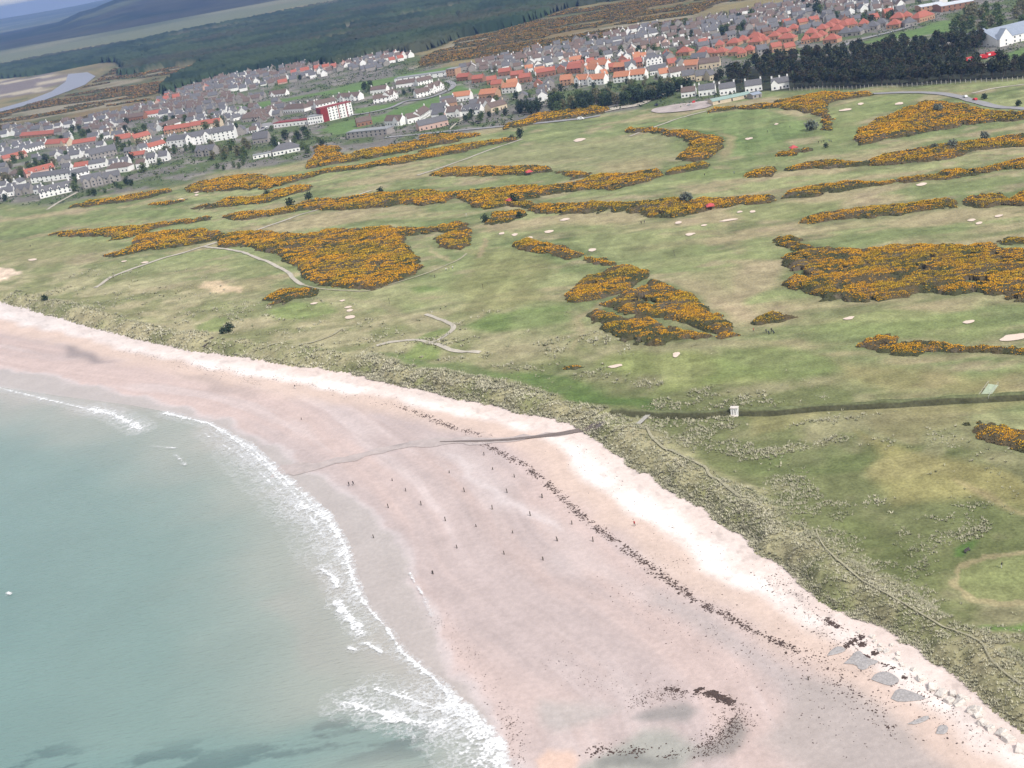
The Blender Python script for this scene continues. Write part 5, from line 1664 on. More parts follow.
# the village by the shore
HB(V1, (312, 688), (560, 632), 8, 5.2, 4.2, 'white', 'slate', 'long white house with dormers and gable chimneys at the village foot', dorm=4, chim=3, frames=True)
HB(V1, (265, 655), (320, 650), 7, 4.6, 3.2, 'white', 'slate', 'small white wing house just left of the long dormered white house', chim=1)
HB(V1, (15, 682), (112, 664), 8, 4.2, 4.2, 'white', 'slate', 'white gabled cottage at the bottom left of the village', gables=((.35, 5, 1.2),))
HB(V1, (-80, 700), (0, 684), 8, 4.5, 4, 'white', 'slate', 'white cottage cut by the left edge of the picture')
HB(V1, (125, 668), (240, 652), 8, 5, 4.2, 'stone', 'slate', 'grey stone double gabled house left of the long white house', gables=((.25, 5, 1.2), (.75, 5, 1.2)))
HB(V1, (245, 572), (560, 530), 8, 5.4, 3.5, 'white', 'slate', 'left half of the long white terrace behind the village foot', chim=3)
HB(V1, (566, 545), (700, 512), 8, 5.4, 3.5, 'white', 'slate', 'right half of the long white terrace behind the village foot', chim=2)
HB(V1, (208, 528), (430, 472), 8.5, 5.0, 3.8, 'pink', 'red', 'pink walled house with a bright red tiled roof and dormers', dorm=4, chim=2)
HB(V1, (70, 520), (205, 505), 11, 3.5, 4, 'stone', 'brown', 'brown hipped bungalow left of the pink walled house', style='hip', chim=1)
HB(V1, (640, 610), (800, 575), 10, 6.0, 4.4, 'stone', 'slate', 'grey stone villa with many gables above the hedge', gables=((.2, 5, 1.5), (.55, 5, 1.5), (.85, 4.5, 1.5)), chim=3)
HB(V1, (805, 575), (930, 550), 9, 5.5, 4, 'stone', 'slate', 'grey stone villa joined to the right of the many gabled villa', gables=((.5, 5, 1.5),), chim=2)
HB(V1, (820, 500), (990, 478), 11, 4.6, 4.2, 'white', 'brown', 'white house with a brown hipped roof above the village hedge', style='hip', chim=2)
HB(V1, (575, 478), (690, 462), 8, 4.2, 3.4, 'white', 'red', 'low white house with a pinkish red roof above the terrace', chim=0)
HB(V1, (690, 462), (820, 440), 8, 4.6, 3.2, 'white', 'slate', 'white slate roofed house right of the pinkish red roof', chim=1)
HB(V1, (25, 388), (170, 345), 8.5, 5.2, 3.8, 'white', 'slate', 'white house with grey roof at the left village edge', chim=1)
HB(V1, (172, 345), (350, 296), 8.5, 5.4, 3.8, 'white', 'slate', 'white gabled house joined to the right of the left edge white house', gables=((.1, 5, .8),), chim=2)
HB(V1, (35, 408), (215, 362), 8.5, 4.6, 3.2, 'pink', 'red', 'pinkish house with red roof in front of the left edge white houses', chim=1)
HB(V1, (155, 222), (425, 200), 10, 3.6, 3.6, 'tan', 'red', 'very long low building with an orange red roof behind the village', win=9, chim=0)
HB(V1, (350, 296), (520, 285), 11, 5.0, 4.2, 'cream', 'red', 'cream gabled house with red roof above the tree clump', gables=((.85, 6, 2),), chim=1)
HB(V1, (560, 290), (740, 262), 9, 4.2, 3.6, 'stone', 'red', 'stone house with dull red roof right of the cream gabled house', chim=1)
HB(V1, (700, 390), (905, 345), 12, 6.0, 5.0, 'stone', 'slate', 'big grey roofed stone hall in the middle of the village', chim=3)
HB(V1, (800, 228), (850, 218), 7, 4.6, 3.4, 'white', 'slate', 'tiny white gable alone behind the village hall')
HB(V1, (265, 425), (345, 415), 8, 4.5, 4, 'stone', 'slate', 'grey slate cottage between the tree clump and pink house', chim=1)
HB(V1, (455, 430), (550, 410), 8, 5, 4.2, 'stone', 'slate', 'steep grey stone house right of the tree clump', gables=((.4, 5, 1),), chim=2)
HB(V1, (880, 255), (1000, 235), 9, 4.6, 3.4, 'cream', 'red', 'cream cottage with red roof left of the white hotel')

# white hotel
HB(V2, (240, 728), (305, 712), 11, 5.6, 3.4, 'white', 'slate', 'white end block with a slate roof at the left of the hotel', chim=1)
HB(V2, (308, 712), (440, 676), 10, 5.4, 3.4, 'white', 'red', 'white hotel range with a dull red roof', chim=1, win=5)
HB(V2, (446, 684), (590, 668), 10, 7.4, 3.6, 'white', 'slate', 'white three storey hotel range with grey roof, left of centre', chim=2, win=5)
HB(V2, (592, 672), (790, 636), 11, 8.2, 4.2, 'white', 'slate', 'central white hotel block with two front gables', gables=((.15, 6.5, 1.4), (.82, 6.0, 1.4)), chim=2, win=6)
HB(V2, (794, 636), (968, 606), 11, 8.4, 4.2, 'white', 'slate', 'tall right end block of the white hotel with bare gable', chim=2, win=5)
HB(V2, (420, 578), (622, 548), 9, 5.4, 3.6, 'tan', 'red', 'left half of the red roofed range behind the hotel', chim=1, win=7)
HB(V2, (626, 548), (850, 516), 9, 5.8, 3.8, 'cream', 'red', 'right half of the red roofed range behind the hotel', chim=2, win=7)
HB(V2, (412, 548), (550, 502), 10, 4.8, 4.2, 'white', 'brown', 'white house with brown roof behind the hotel range', gables=((.2, 5, 1.2),), chim=1)
HB(V2, (40, 646), (190, 618), 9, 4.2, 3.6, 'stone', 'red', 'red roofed cottage left of the hotel, lower of two')
HB(V2, (195, 640), (322, 606), 9, 5.2, 4, 'cream', 'red', 'red roofed house with pale gable left of the hotel')
HB(V2, (660, 752), (800, 738), 10, 5.4, 4.0, 'stone', 'slate', 'dark slate villa in front of the hotel trees', gables=((.3, 4.5, 1), (.7, 4.5, 1)), chim=2)
HB(V2, (135, 476), (262, 458), 11, 5, 4, 'brick', 'brown', 'brick house with brown red roof far behind the hotel', chim=1)
HB(V2, (270, 450), (392, 432), 9, 4.6, 3.6, 'white', 'red', 'white gabled house with scarlet roof far behind the hotel', chim=1)
HB(V2, (145, 770), (270, 752), 8, 3.2, 3, 'stone', 'red', 'low red roof peeping over the trees below the hotel', chim=0)

# school, villa and cottages
HB(V3, (340, 528), (600, 500), 12, 4.2, .6, 'white', 'maroon', 'low flat school range with a maroon fascia', cat='school', style='flat', win=9, chim=0, name='school')
HB(V3, (604, 505), (718, 488), 12, 7.2, .6, 'white', 'flat', 'middle flat roofed school block with window bands', cat='school', style='flat', win=6, chim=0, name='school')
TB = HB(V3, (716, 486), (950, 430), 13, 13.2, .6, 'white', 'maroon', 'tall flat roofed school block with maroon end and stripes', cat='school', style='flat', win=9, chim=0, door=False, name='school')
HB(V3, (300, 292), (430, 276), 9, 3.6, 4.2, 'white', 'brown', 'white pavilion with gable on the green sports field', gables=((.25, 6, 1),), chim=0)
HB(V3, (410, 412), (575, 402), 10, 4.4, 5, 'white', 'brown', 'white house with steep brown roof behind the school', style='hip', chim=2)
HB(V3, (332, 742), (540, 702), 14, 3.6, 4.8, 'white', 'slate', 'white bungalow with a broad slate hipped roof above the gorse', style='hip', chim=2, win=7)
HB(V3, (180, 768), (318, 742), 6, 3.0, .5, 'white', 'flat', 'low white garage range left of the slate hipped bungalow', cat='garage', style='flat', chim=0, name='garage')
HB(V3, (180, 655), (298, 638), 9, 4.6, 5.5, 'stone', 'slate', 'grey stone chapel with steep roof below the car park', cat='chapel', chim=0, name='chapel')
HB(V3, (30, 475), (95, 458), 8, 4.2, 3.4, 'white', 'slate', 'white cottage beside the small car park')
HB(V3, (590, 388), (668, 378), 10, 5, 3.8, 'white', 'brown', 'white house hidden behind the low school range')
HB(V3, (668, 385), (822, 350), 10, 5.6, 3.8, 'white', 'brown', 'white terrace with brown roof rising behind the school', chim=2)
HB(V3, (825, 330), (990, 315), 10, 5.6, 3.8, 'white', 'brown', 'white terrace with twin gables behind the tall school block', gables=((.25, 5, 1), (.75, 6, 1)), chim=3)

# white estate
HB(V4, (185, 418), (310, 396), 10, 5.4, 3.6, 'white', 'brown', 'white estate block nearest the estate road', chim=2)
HB(V4, (312, 396), (374, 370), 10, 6.6, 4, 'white', 'brown', 'tall white gabled block joined to the nearest estate block', chim=1, gables=((.5, 6, 1),))
HB(V4, (160, 345), (280, 330), 9, 5, 3.4, 'white', 'brown', 'white estate block behind the nearest estate block', chim=2)
HB(V4, (515, 374), (622, 350), 10, 5.4, 3.6, 'white', 'brown', 'white estate block at the bend of the estate road', chim=1)
HB(V4, (626, 345), (728, 305), 10, 6.6, 4, 'white', 'brown', 'tall white gabled block at the bend of the estate road', chim=1, gables=((.25, 6, 1), (.75, 6, 1)))
HB(V4, (358, 300), (520, 276), 9, 5, 3.6, 'white', 'brown', 'white terrace in front of the long grey hangar', chim=3)
HB(V4, (525, 282), (640, 256), 9, 5.4, 3.6, 'white', 'brown', 'white terrace right of centre before the long grey hangar', chim=2)
HB(V4, (345, 260), (745, 205), 14, 5.5, .6, 'white', 'flat', 'very long low grey roofed hall beside the sports field', cat='hall', style='flat', chim=0, win=9, name='hall')
HB(V4, (745, 212), (815, 205), 12, 9, .6, 'tan', 'flat', 'square tan tower block at the end of the long hall', cat='hall', style='flat', chim=0, win=3, name='hall')
HB(V4, (-20, 690), (290, 660), 13, 5.2, .6, 'stone', 'flat', 'long grey flat roofed block beside the coast road', cat='flats', style='flat', chim=0, win=9, name='flats')
HB(V4, (535, 630), (760, 580), 10, 4.6, 4.0, 'pink', 'slate', 'pink fronted shop with blue grey roof by the coast road', cat='shop', chim=1, win=6, name='shop')
HB(V4, (270, 592), (392, 590), 9, 4.6, 4.2, 'white', 'brown', 'white gabled house right of the long grey flat block', gables=((.75, 7, 1.2),), chim=1)
HB(V4, (60, 600), (175, 576), 9, 4.0, 3.6, 'brick', 'brown', 'brick cottage with brown roof behind the long grey flat block', chim=1)
HB(V4, (450, 578), (545, 556), 9, 4.8, 3.8, 'white', 'brown', 'white house with brown roof left above the pink shop', chim=1)
HB(V4, (548, 556), (622, 506), 9, 5.2, 4.2, 'white', 'brown', 'white house with bare gable above the pink shop', chim=1)
HB(V4, (620, 500), (735, 488), 10, 4.6, 4.2, 'white', 'slate', 'white slate roofed house on the left edge of the estate', chim=1)
HB(V4, (720, 460), (830, 440), 9, 4.6, 3.8, 'tan', 'brown', 'tan house with red brown roof behind the estate edge', chim=1)
HB(V4, (735, 530), (855, 520), 10, 4.8, 4.2, 'white', 'brown', 'white brown-roofed house with gable right above the pink shop', gables=((.85, 5, 1),), chim=1)
# near estate
HB(V5, (100, 562), (235, 545), 9, 5, 3.8, 'white', 'orange', 'white house with an orange roof beside the green', chim=1)
HB(V5, (302, 540), (430, 528), 11, 4.8, 4, 'tan', 'orange', 'orange brick house alone on the edge of the green', chim=0)
HB(V5, (170, 672), (312, 656), 10, 4.6, 4, 'white', 'slate', 'white slate house with dormers at the estate front', dorm=3, chim=1)
HB(V5, (50, 685), (168, 672), 10, 4.8, 4, 'white', 'brown', 'white house with brown roof at the estate front', chim=1, gables=((.85, 5, 1),))
HB(V5, (-60, 700), (40, 690), 10, 4.8, 4, 'white', 'slate', 'white house with slate roof at the left estate front', chim=1)
HB(V5, (285, 618), (392, 610), 10, 4.8, 4, 'white', 'brown', 'white gabled house in the middle of the estate front', gables=((.75, 6, 1.2),), chim=0)
HB(V5, (396, 640), (520, 606), 10, 4.2, 3.8, 'cream', 'brown', 'cream house with brown roof at the right estate front', chim=1)
HB(V5, (640, 634), (745, 616), 9, 4.4, 5.5, 'stone', 'slate', 'grey stone gable half hidden in the tree belt', chim=1)
HB(V5, (478, 496), (592, 486), 9, 5.6, 3.8, 'white', 'orange', 'white fronted house with black windows and orange roof', win=4, chim=0)
HB(V5, (395, 462), (475, 452), 9, 4.6, 3.6, 'tan', 'red', 'tan house with red roof left of the black windowed house', chim=0)
for k, (a, b) in enumerate((((130, 400), (218, 392)), ((245, 415), (330, 405)), ((362, 425), (440, 412)), ((450, 362), (540, 350)), ((545, 385), (640, 372)), ((610, 415), (700, 402)), ((745, 375), (890, 352)))):
    HB(V5, a, b, 9, 5, 3.4, 'brick', 'red', f'brick terrace house with red roof, {ORD[k]} from the left behind the green', chim=1)
# orange roofed cluster
for k, (a, b, w, ro) in enumerate([((270, 500), (350, 505), 'white', 'orange'), ((290, 585), (418, 575), 'white', 'orange'), ((410, 545), (455, 535), 'white', 'orange'), ((195, 585), (285, 580), 'white', 'orange'),
                                   ((80, 590), (165, 580), 'tan', 'orange'), ((130, 500), (240, 490), 'brick', 'red'), ((300, 470), (430, 465), 'white', 'orange'),
                                   ((490, 568), (608, 556), 'white', 'orange'), ((614, 552), (732, 540), 'white', 'orange')]):
    HB(V6, a, b, 9, 5.2, 4.2, w, ro, f'{"white" if w == "white" else w} house with {ro} roof, {ORD[k]} of the bright cluster above the tree belt', chim=1, gables=((.2, 6, 1),) if k in (0, 1, 3) else ())
HB(V6, (488, 490), (602, 482), 9, 5.5, 3.6, 'brick', 'orange', 'dark brick house with orange roof above the bright cluster', chim=0)
HB(V6, (585, 492), (668, 478), 11, 5.5, 4.4, 'white', 'slate', 'big white gable at the right of the bright cluster', gables=((.6, 7, 1.2),), chim=0)
HB(V6, (770, 512), (900, 492), 12, 4, 4.4, 'white', 'slate', 'white hall with a broad grey roof right of the bright cluster', chim=0, win=7)
HB(V6, (740, 438), (868, 415), 9, 5.5, 3.2, 'white', 'slate', 'white row house with four small gables above the grey hall', gables=((.15, 4, .8), (.4, 4, .8), (.62, 4, .8), (.86, 4, .8)), chim=2)
HB(V6, (860, 535), (925, 520), 8, 4.2, 3.4, 'white', 'orange', 'low white house with orange roof right of the grey hall', chim=1)
HB(V6, (930, 528), (1050, 505), 9, 4.4, 3.6, 'white', 'brown', 'white house with brown roof right of the grey hall', chim=1)
# houses by the pine wood
HB(V7, (150, 694), (252, 681), 8, 4.4, 3.4, 'white', 'brown', 'first white house left of the pines with maroon porch', chim=2, win=4)
HB(V7, (272, 684), (388, 669), 9, 4.8, 3.6, 'white', 'slate', 'second white house left of the pines with bare gable', chim=2, win=4)
HB(V7, (420, 675), (534, 657), 9, 4.8, 3.6, 'white', 'slate', 'third white house standing against the pines', chim=2, win=4)
HB(V7, (598, 655), (716, 638), 9, 4.8, 3.6, 'white', 'slate', 'fourth white house standing against the pines', chim=2, win=4)
HB(V7, (785, 641), (905, 623), 9, 4.8, 3.6, 'white', 'slate', 'last white house on the right against the pines', chim=3, win=5, gables=((.15, 5, 1),))
HB(V7, (370, 742), (640, 686), 11, 2.6, 1.3, 'cream', 'greenroof', 'long low shed with a pale green roof by the car park', cat='shed', chim=0, win=3, name='shed')
HB(V7, (650, 700), (715, 684), 8, 2.8, 1.2, 'stone', 'blueroof', 'small blue grey shed beside the green roofed shed', cat='shed', chim=0, win=2, name='shed')
for k, (a, b, w, ro) in enumerate([((160, 500), (262, 492), 'pink', 'orange'), ((275, 490), (420, 470), 'cream', 'brown'), ((215, 450), (320, 440), 'stone', 'slate'), ((160, 575), (250, 560), 'cream', 'slate'),
                                   ((255, 575), (345, 560), 'cream', 'slate'), ((350, 570), (395, 560), 'cream', 'slate'), ((0, 560), (70, 548), 'white', 'orange'), ((75, 552), (142, 540), 'white', 'brown')]):
    HB(V7, a, b, 10, 4.6, 4, w, ro, f'{w} house with {ro} roof, {ORD[k]} of the group left of the pines', chim=1)
for k, (cx, cy, w) in enumerate([(160, 395, 95), (300, 395, 90), (350, 402, 70), (420, 398, 80), (520, 395, 85), (570, 405, 60), (612, 385, 85), (415, 345, 60), (505, 325, 85), (572, 305, 70), (655, 285, 95), (660, 325, 90),
                                 (715, 315, 70), (790, 285, 80), (835, 250, 75), (865, 300, 80)]):
    HB(V7, (cx - w / 2, cy + 5), (cx + w / 2, cy - 3), 11, 3.6, 4.6, 'tan', 'red', f'red hip roofed house, {ORD[k]} of those left behind the pine wood', style='hip', chim=0, win=3)
for k, (cx, cy, w) in enumerate([(55, 300, 85), (85, 225, 75), (20, 250, 80), (210, 262, 75), (180, 310, 60), (240, 298, 80), (280, 280, 75), (350, 310, 100), (285, 235, 80), (330, 215, 90), (365, 190, 90), (430, 205, 90), (390, 240, 90),
                                 (510, 195, 60), (580, 190, 65), (788, 205, 90), (812, 150, 95), (880, 140, 70)]):
    HB(V8, (cx - w / 2, cy + 5), (cx + w / 2, cy - 3), 11, 3.6, 4.6, 'tan', 'red', f'red hip roofed house, {ORD[k]} of those right behind the pine wood', style='hip', chim=0, win=3)
for k, (cx, cy, w) in enumerate([(450, 262, 90), (520, 255, 90), (640, 215, 85), (700, 195, 80), (600, 235, 60)]):
    HB(V8, (cx - w / 2, cy + 5), (cx + w / 2, cy - 4), 11, 3.6, 4.8, 'stone', 'slate', f'grey hip roofed house, {ORD[k]} in the row above the pine tops', style='hip', chim=0, win=3)
HB(V9, (78, 200), (165, 185), 11, 4, 4.4, 'stone', 'slate', 'grey roofed house at the corner below the factory', style='hip', chim=0)
HB(V9, (180, 165), (285, 135), 12, 4.2, 5, 'tan', 'red', 'red pyramid roofed house below the white roofed factory', style='hip', chim=0)
HB(V9, (190, 90), (355, 62), 22, 5.5, 1.2, 'tan', 'paleroof', 'white roofed factory shed at top right, left half', cat='factory', chim=0, win=5, name='factory')
HB(V9, (330, 92), (560, 52), 24, 6.5, 1.4, 'brick', 'paleroof', 'brick factory with white roof at top right', cat='factory', chim=0, win=6, name='factory')
HB(V9, (715, 335), (1010, 262), 30, 6.0, 6.5, 'white', 'blueroof', 'large white hall with a blue grey roof at right edge', cat='hall', chim=0, win=8, gables=((.17, 13, 3),), name='hall')
HB(V9, (600, 318), (700, 290), 20, 5.0, 4.5, 'white', 'blueroof', 'lower wing of the blue grey roofed hall behind the pines', cat='hall', chim=0, win=3, name='hall')

# maroon end wall and stripes of the tall school block
tbm = [c for c in TB.children if c.name.startswith('wall')][0]
bb = np.array([v.co[:] for v in tbm.data.vertices])
x0, x1, y0 = bb[:, 0].min(), bb[:, 0].max(), bb[:, 1].min()
m = MB()
m.box(x0 - .06, x0 + 7.5, y0 - .08, y0 + 13, -.3, 13.15)
link('maroon_panel', m.mesh('maroon_panel'), M['maroon'], TB)
for q in (.56, .82):
    m = MB()
    xx = x0 + (x1 - x0) * q
    m.box(xx - .5, xx + .5, y0 - .09, y0, 0, 13.15)
    link('maroon_stripe', m.mesh('maroon_stripe'), M['maroon'], TB)
for c in list(TB.children):
    if c.name.startswith('window') and c.location.x < x0 + 8.2:
        bpy.data.objects.remove(c)

# trees standing among the houses
def town_trees(pxpoly, n, dmin, seed, what, lo, hi):
    pts = scatter(poly(pxpoly, 3), n * 2, dmin, seed, FIELDS)
    f = np.array(FOOT)
    pts = [q for q in pts if (np.hypot(f[:, 0] - q[0], f[:, 1] - q[1]) > f[:, 2] * .8 + 2.5).all()][:n]
    pts.sort(key=lambda q: to_px(q[0], q[1], 3)[0])
    r = random.Random(seed)
    words = dict(broad='green leafy tree', olive='olive brown tree', dark='dark evergreen tree')
    for i, q in enumerate(pts):
        k = r.choice(['broad', 'broad', 'dark', 'olive'])
        tree(k, q[0], q[1], lo + (hi - lo) * r.random(), f'{words[k]}, {ordinal(i)} from left {what}', 'trees ' + what)


town_trees([(0, 204), (0, 140), (60, 130), (160, 116), (262, 106), (275, 135), (250, 142), (214, 150), (150, 176), (90, 196)], 62, 12, 61, 'among the village houses', .7, 1.25)
town_trees([(410, 130), (445, 106), (500, 100), (560, 92), (655, 78), (690, 84), (680, 92), (560, 103), (500, 114), (440, 124)], 34, 11, 62, 'among the estate houses', .5, .9)
town_trees([(455, 76), (570, 44), (700, 22), (830, -2), (930, -8), (900, 14), (800, 26), (690, 48), (600, 64), (500, 74)], 60, 14, 63, 'between the terraces', .7, 1.2)
town_trees([(160, 104), (230, 78), (345, 62), (345, 70), (262, 92)], 24, 13, 64, 'between the rows at the forest foot', .6, 1.0)

# ---- rows of smaller houses filling the town
ZONES = [
    ('the seaside village', [(-10, 206), (0, 150), (40, 140), (100, 136), (160, 126), (235, 118), (262, 128), (270, 138), (245, 140), (214, 148), (170, 160), (120, 186), (60, 200)], ((0, 185), (100, 169)), 24, 15, 9,
     [('white', 'slate', 6), ('stone', 'slate', 4), ('white', 'brown', 4), ('cream', 'brown', 1)]),
    ('the old quarter', [(0, 138), (0, 130), (60, 124), (130, 112), (165, 103), (262, 98), (300, 112), (262, 124), (160, 124), (100, 134), (40, 138)], ((0, 140), (100, 125)), 23, 14, 9,
     [('stone', 'slate', 6), ('stone', 'brown', 5), ('white', 'slate', 3)]),
    ('the forest foot rows', [(158, 104), (165, 95), (230, 77), (300, 67), (345, 60), (345, 71), (320, 78), (262, 89), (205, 101)], ((170, 100), (300, 76)), 24, 13, 8.5,
     [('stone', 'brown', 5), ('white', 'slate', 3), ('stone', 'slate', 4), ('pink', 'red', 1)]),
    ('the field end rows', [(345, 74), (345, 60), (380, 57), (413, 54), (412, 59), (398, 66), (370, 72)], ((345, 70), (410, 57)), 24, 14, 8.5, [('white', 'brown', 3), ('white', 'red', 1), ('stone', 'slate', 2)]),
    ('the hotel back rows', [(240, 119), (262, 114), (290, 112), (300, 114), (280, 124), (262, 126)], ((250, 112), (300, 103)), 24, 14, 9, [('white', 'brown', 3), ('stone', 'brown', 3)]),
    ('the near estate', [(412, 124), (445, 106), (470, 100), (510, 100), (538, 94), (560, 93), (550, 100), (520, 108), (500, 112), (475, 117), (440, 122)], ((440, 116), (520, 103)), 19, 14, 9,
     [('white', 'slate', 4), ('white', 'brown', 4), ('cream', 'brown', 2), ('tan', 'orange', 1), ('stone', 'slate', 2)]),
    ('the orange-roofed estate', [(520, 92), (500, 84), (520, 74), (560, 66), (640, 58), (660, 62), (655, 74), (650, 84), (610, 88), (560, 92)], ((520, 88), (650, 66)), 19, 14, 9,
     [('white', 'slate', 4), ('white', 'orange', 3), ('brick', 'red', 3), ('stone', 'slate', 2)]),
    ('the red-roofed estate', [(655, 82), (660, 62), (690, 48), (740, 36), (800, 24), (850, 18), (905, 12), (912, 24), (870, 34), (830, 46), (780, 58), (720, 66), (700, 82), (680, 84)], ((680, 62), (860, 28)), 20, 15, 10,
     [('tan', 'red', 4), ('stone', 'slate', 6), ('brick', 'brown', 2)]),
    ('the upper terraces', [(447, 78), (455, 72), (480, 64), (520, 54), (570, 44), (640, 31), (700, 21), (780, 6), (830, -4), (930, -20), (1010, -30), (1010, -6), (960, 4), (915, 4), (900, 10), (850, 16), (800, 22), (740, 34), (690, 46), (650, 57),
                            (600, 62), (560, 65), (520, 72), (480, 72)], ((500, 70), (800, 16)), 22, 13, 8.5, [('stone', 'brown', 6), ('stone', 'slate', 5), ('white', 'slate', 3), ('white', 'brown', 2), ('pink', 'brown', 1)]),
]
ROOFW = dict(slate='grey slate', brown='brown tiled', red='red tiled', orange='orange tiled')
WALLW = dict(white='white', stone='grey stone', cream='cream', pink='pinkish', tan='tan brick', brick='red-brown brick')
NOGO = [f for f in FIELDS]
footA = np.array([[f[0], f[1], f[2]] for f in FOOT])
treeA = np.array([[t[0], t[1], 3.0 * t[2]] for t in TREEXY])
cands = []
BOX0 = [b for b in BOX]
rz = random.Random(12)
for zn, pxp, (ua, ub), dr_, du, ln, mix in ZONES:
    P = poly(pxp, 3)
    e = poly([ua, ub], 3)
    ud = (e[1] - e[0]) / np.linalg.norm(e[1] - e[0])
    nd = np.array([-ud[1], ud[0]])
    su, sn = P @ ud, P @ nd
    rows = []
    for nn in np.arange(sn.min() + 4, sn.max(), dr_):
        row = []
        u = su.min() + rz.uniform(0, du)
        wall, roof = rz.choices([(a, b) for a, b, c in mix], [c for a, b, c in mix])[0]
        while u < su.max():
            if rz.random() < .5:
                wall, roof = rz.choices([(a, b) for a, b, c in mix], [c for a, b, c in mix])[0]
            L = ln * rz.choice((.9, 1.0, 1.0, 1.2, 1.5))
            c = ud * (u + L / 2) + nd * (nn + rz.uniform(-1.5, 1.5) + 4.5)
            u += L + (du - ln) * rz.uniform(.4, 1.5)
            if not inside(P, c[:1], c[1:])[0] or any(inside(b, c[:1], c[1:])[0] for b in NOGO):
                continue
            if (np.hypot(footA[:, 0] - c[0], footA[:, 1] - c[1]) < footA[:, 2] + L * .45).any():
                continue
            if (np.hypot(treeA[:, 0] - c[0], treeA[:, 1] - c[1]) < treeA[:, 2] + 5).any():
                continue
            tp = to_px(c[0], c[1], 10.5)
            if any(b[0] - 3 < tp[0] < b[1] + 3 and tp[1] < b[3] - 1 and b[2] - 14 < tp[1] and math.hypot(*c) < b[4] for b in BOX0):
                continue
            if rz.random() < (.25 if 'village' in zn or 'quarter' in zn else .12):
                continue
            turn = rz.random() < .22
            row.append(dict(c=c, L=L, D=8.5, wall=wall, roof=roof, ud=nd * -1 if turn else ud, nd=ud if turn else nd, h=rz.choice((3.0, 4.8, 5.0, 5.2)), r=rz.choice((3.2, 3.6, 4.0)), d=float(np.hypot(*c))))
        if row:
            rows.append(row)
    for i, row in enumerate(rows):
        for k, q in enumerate(row):
            q.update(i=i, k=k, zone=zn)
            cands.append(q)
n_named = len(FOOT)
cands.sort(key=lambda q: q['d'])
N_IND = 292 - n_named
near, rest = cands[:N_IND], cands[N_IND:]
for q in near:
    L, D = q['L'], q['D']
    a = q['c'] - q['ud'] * L / 2 - q['nd'] * D / 2
    b = q['c'] + q['ud'] * L / 2 - q['nd'] * D / 2
    zs = q['zone']
    building(a, b, D, q['h'], q['r'], q['wall'], q['roof'], f"{WALLW[q['wall']]} house, {ROOFW[q['roof']]} roof, {ordinal(q['k'])} from left in {ordinal(q['i'])} row of {zs[4:]}", chim=2 if q['L'] > 10 else 1, win=3,
             group='houses of ' + zs)
print('houses named', n_named, 'rows', len(near), 'rest', len(rest))
# the farther rows in one mass
mb, mi = MB(), []
order = ['white', 'stone', 'cream', 'pink', 'tan', 'brick', 'slate', 'brown', 'red', 'orange']
for q in rest:
    for part, mat in ((wall_mb(q['L'], q['D'], q['h'], q['r'], 'gable'), q['wall']), (roof_mb(q['L'], q['D'], q['h'], q['r'], 'gable'), q['roof']), ('ch', q['wall'])):
        if part == 'ch':
            part = chimney_mb(0)
            part.v = [(v[0] + q['L'] / 2 - .6, v[1], v[2] + q['h'] + q['r'] - .1) for v in part.v]
        V = [(q['c'][0] + v[0] * q['ud'][0] + v[1] * q['nd'][0], q['c'][1] + v[0] * q['ud'][1] + v[1] * q['nd'][1], v[2] + 3) for v in part.v]
        mb.add(V, part.f)
        mi += [order.index(mat)] * len(part.f)
if rest:
    me = mb.mesh('distant_houses')
    for k in order:
        me.materials.append(M[k])
    me.polygons.foreach_set('material_index', np.array(mi, np.int32))
    tag(link('distant_houses', me), 'farthest rows of roofs at the back of the town', 'houses', kind='stuff')

# garden shrubs between the far rows
def garden():
    r = np.random.default_rng(44)
    P = TOWN[0]
    lo, hi = P.min(0), P.max(0)
    q = lo + (hi - lo) * r.random((120000, 2))
    k = inside(P, q[:, 0], q[:, 1])
    for f in FIELDS:
        k &= ~inside(f, q[:, 0], q[:, 1])
    k &= vnoise(q[:, 0] / 25, q[:, 1] / 25, 3) > .35
    q = q[k][:15000]
    foot = np.array([[f[0], f[1], f[2]] for f in FOOT])
    ok = np.ones(len(q), bool)
    for f in foot:
        ok &= np.hypot(q[:, 0] - f[0], q[:, 1] - f[1]) > f[2] * .85
    q = q[ok]
    n = len(q)
    B = 9
    s = .9 + 2.6 * r.random((n, 1)) ** 2.2
    c = np.repeat(np.column_stack([q, np.full(n, 3.0)]), B, 0)
    off = r.normal(size=(n * B, 3)) * np.repeat(s, B, 0) * np.array([.6, .6, .45])
    off[:, 2] = np.abs(off[:, 2]) + .3
    V, Fq = rand_quads(c + off, 1.35, 5, 1.0)
    base = np.array(BROADC + DARKC)[r.integers(0, 6, n)]
    T = np.repeat(np.repeat(base, B, 0) * (.7 + .6 * r.random((n * B, 1))), 4, 0)
    tag(link('garden_shrubs', mesh_np('garden_shrubs', V, Fq, T), M['leaf']), 'hedges and shrubs in the gardens of the town', 'shrubs', kind='stuff')


garden()
# ------------------------------------------------------------------ small things
def P1(px, py, dz=0):
    return pt(px, py, dz)[0]


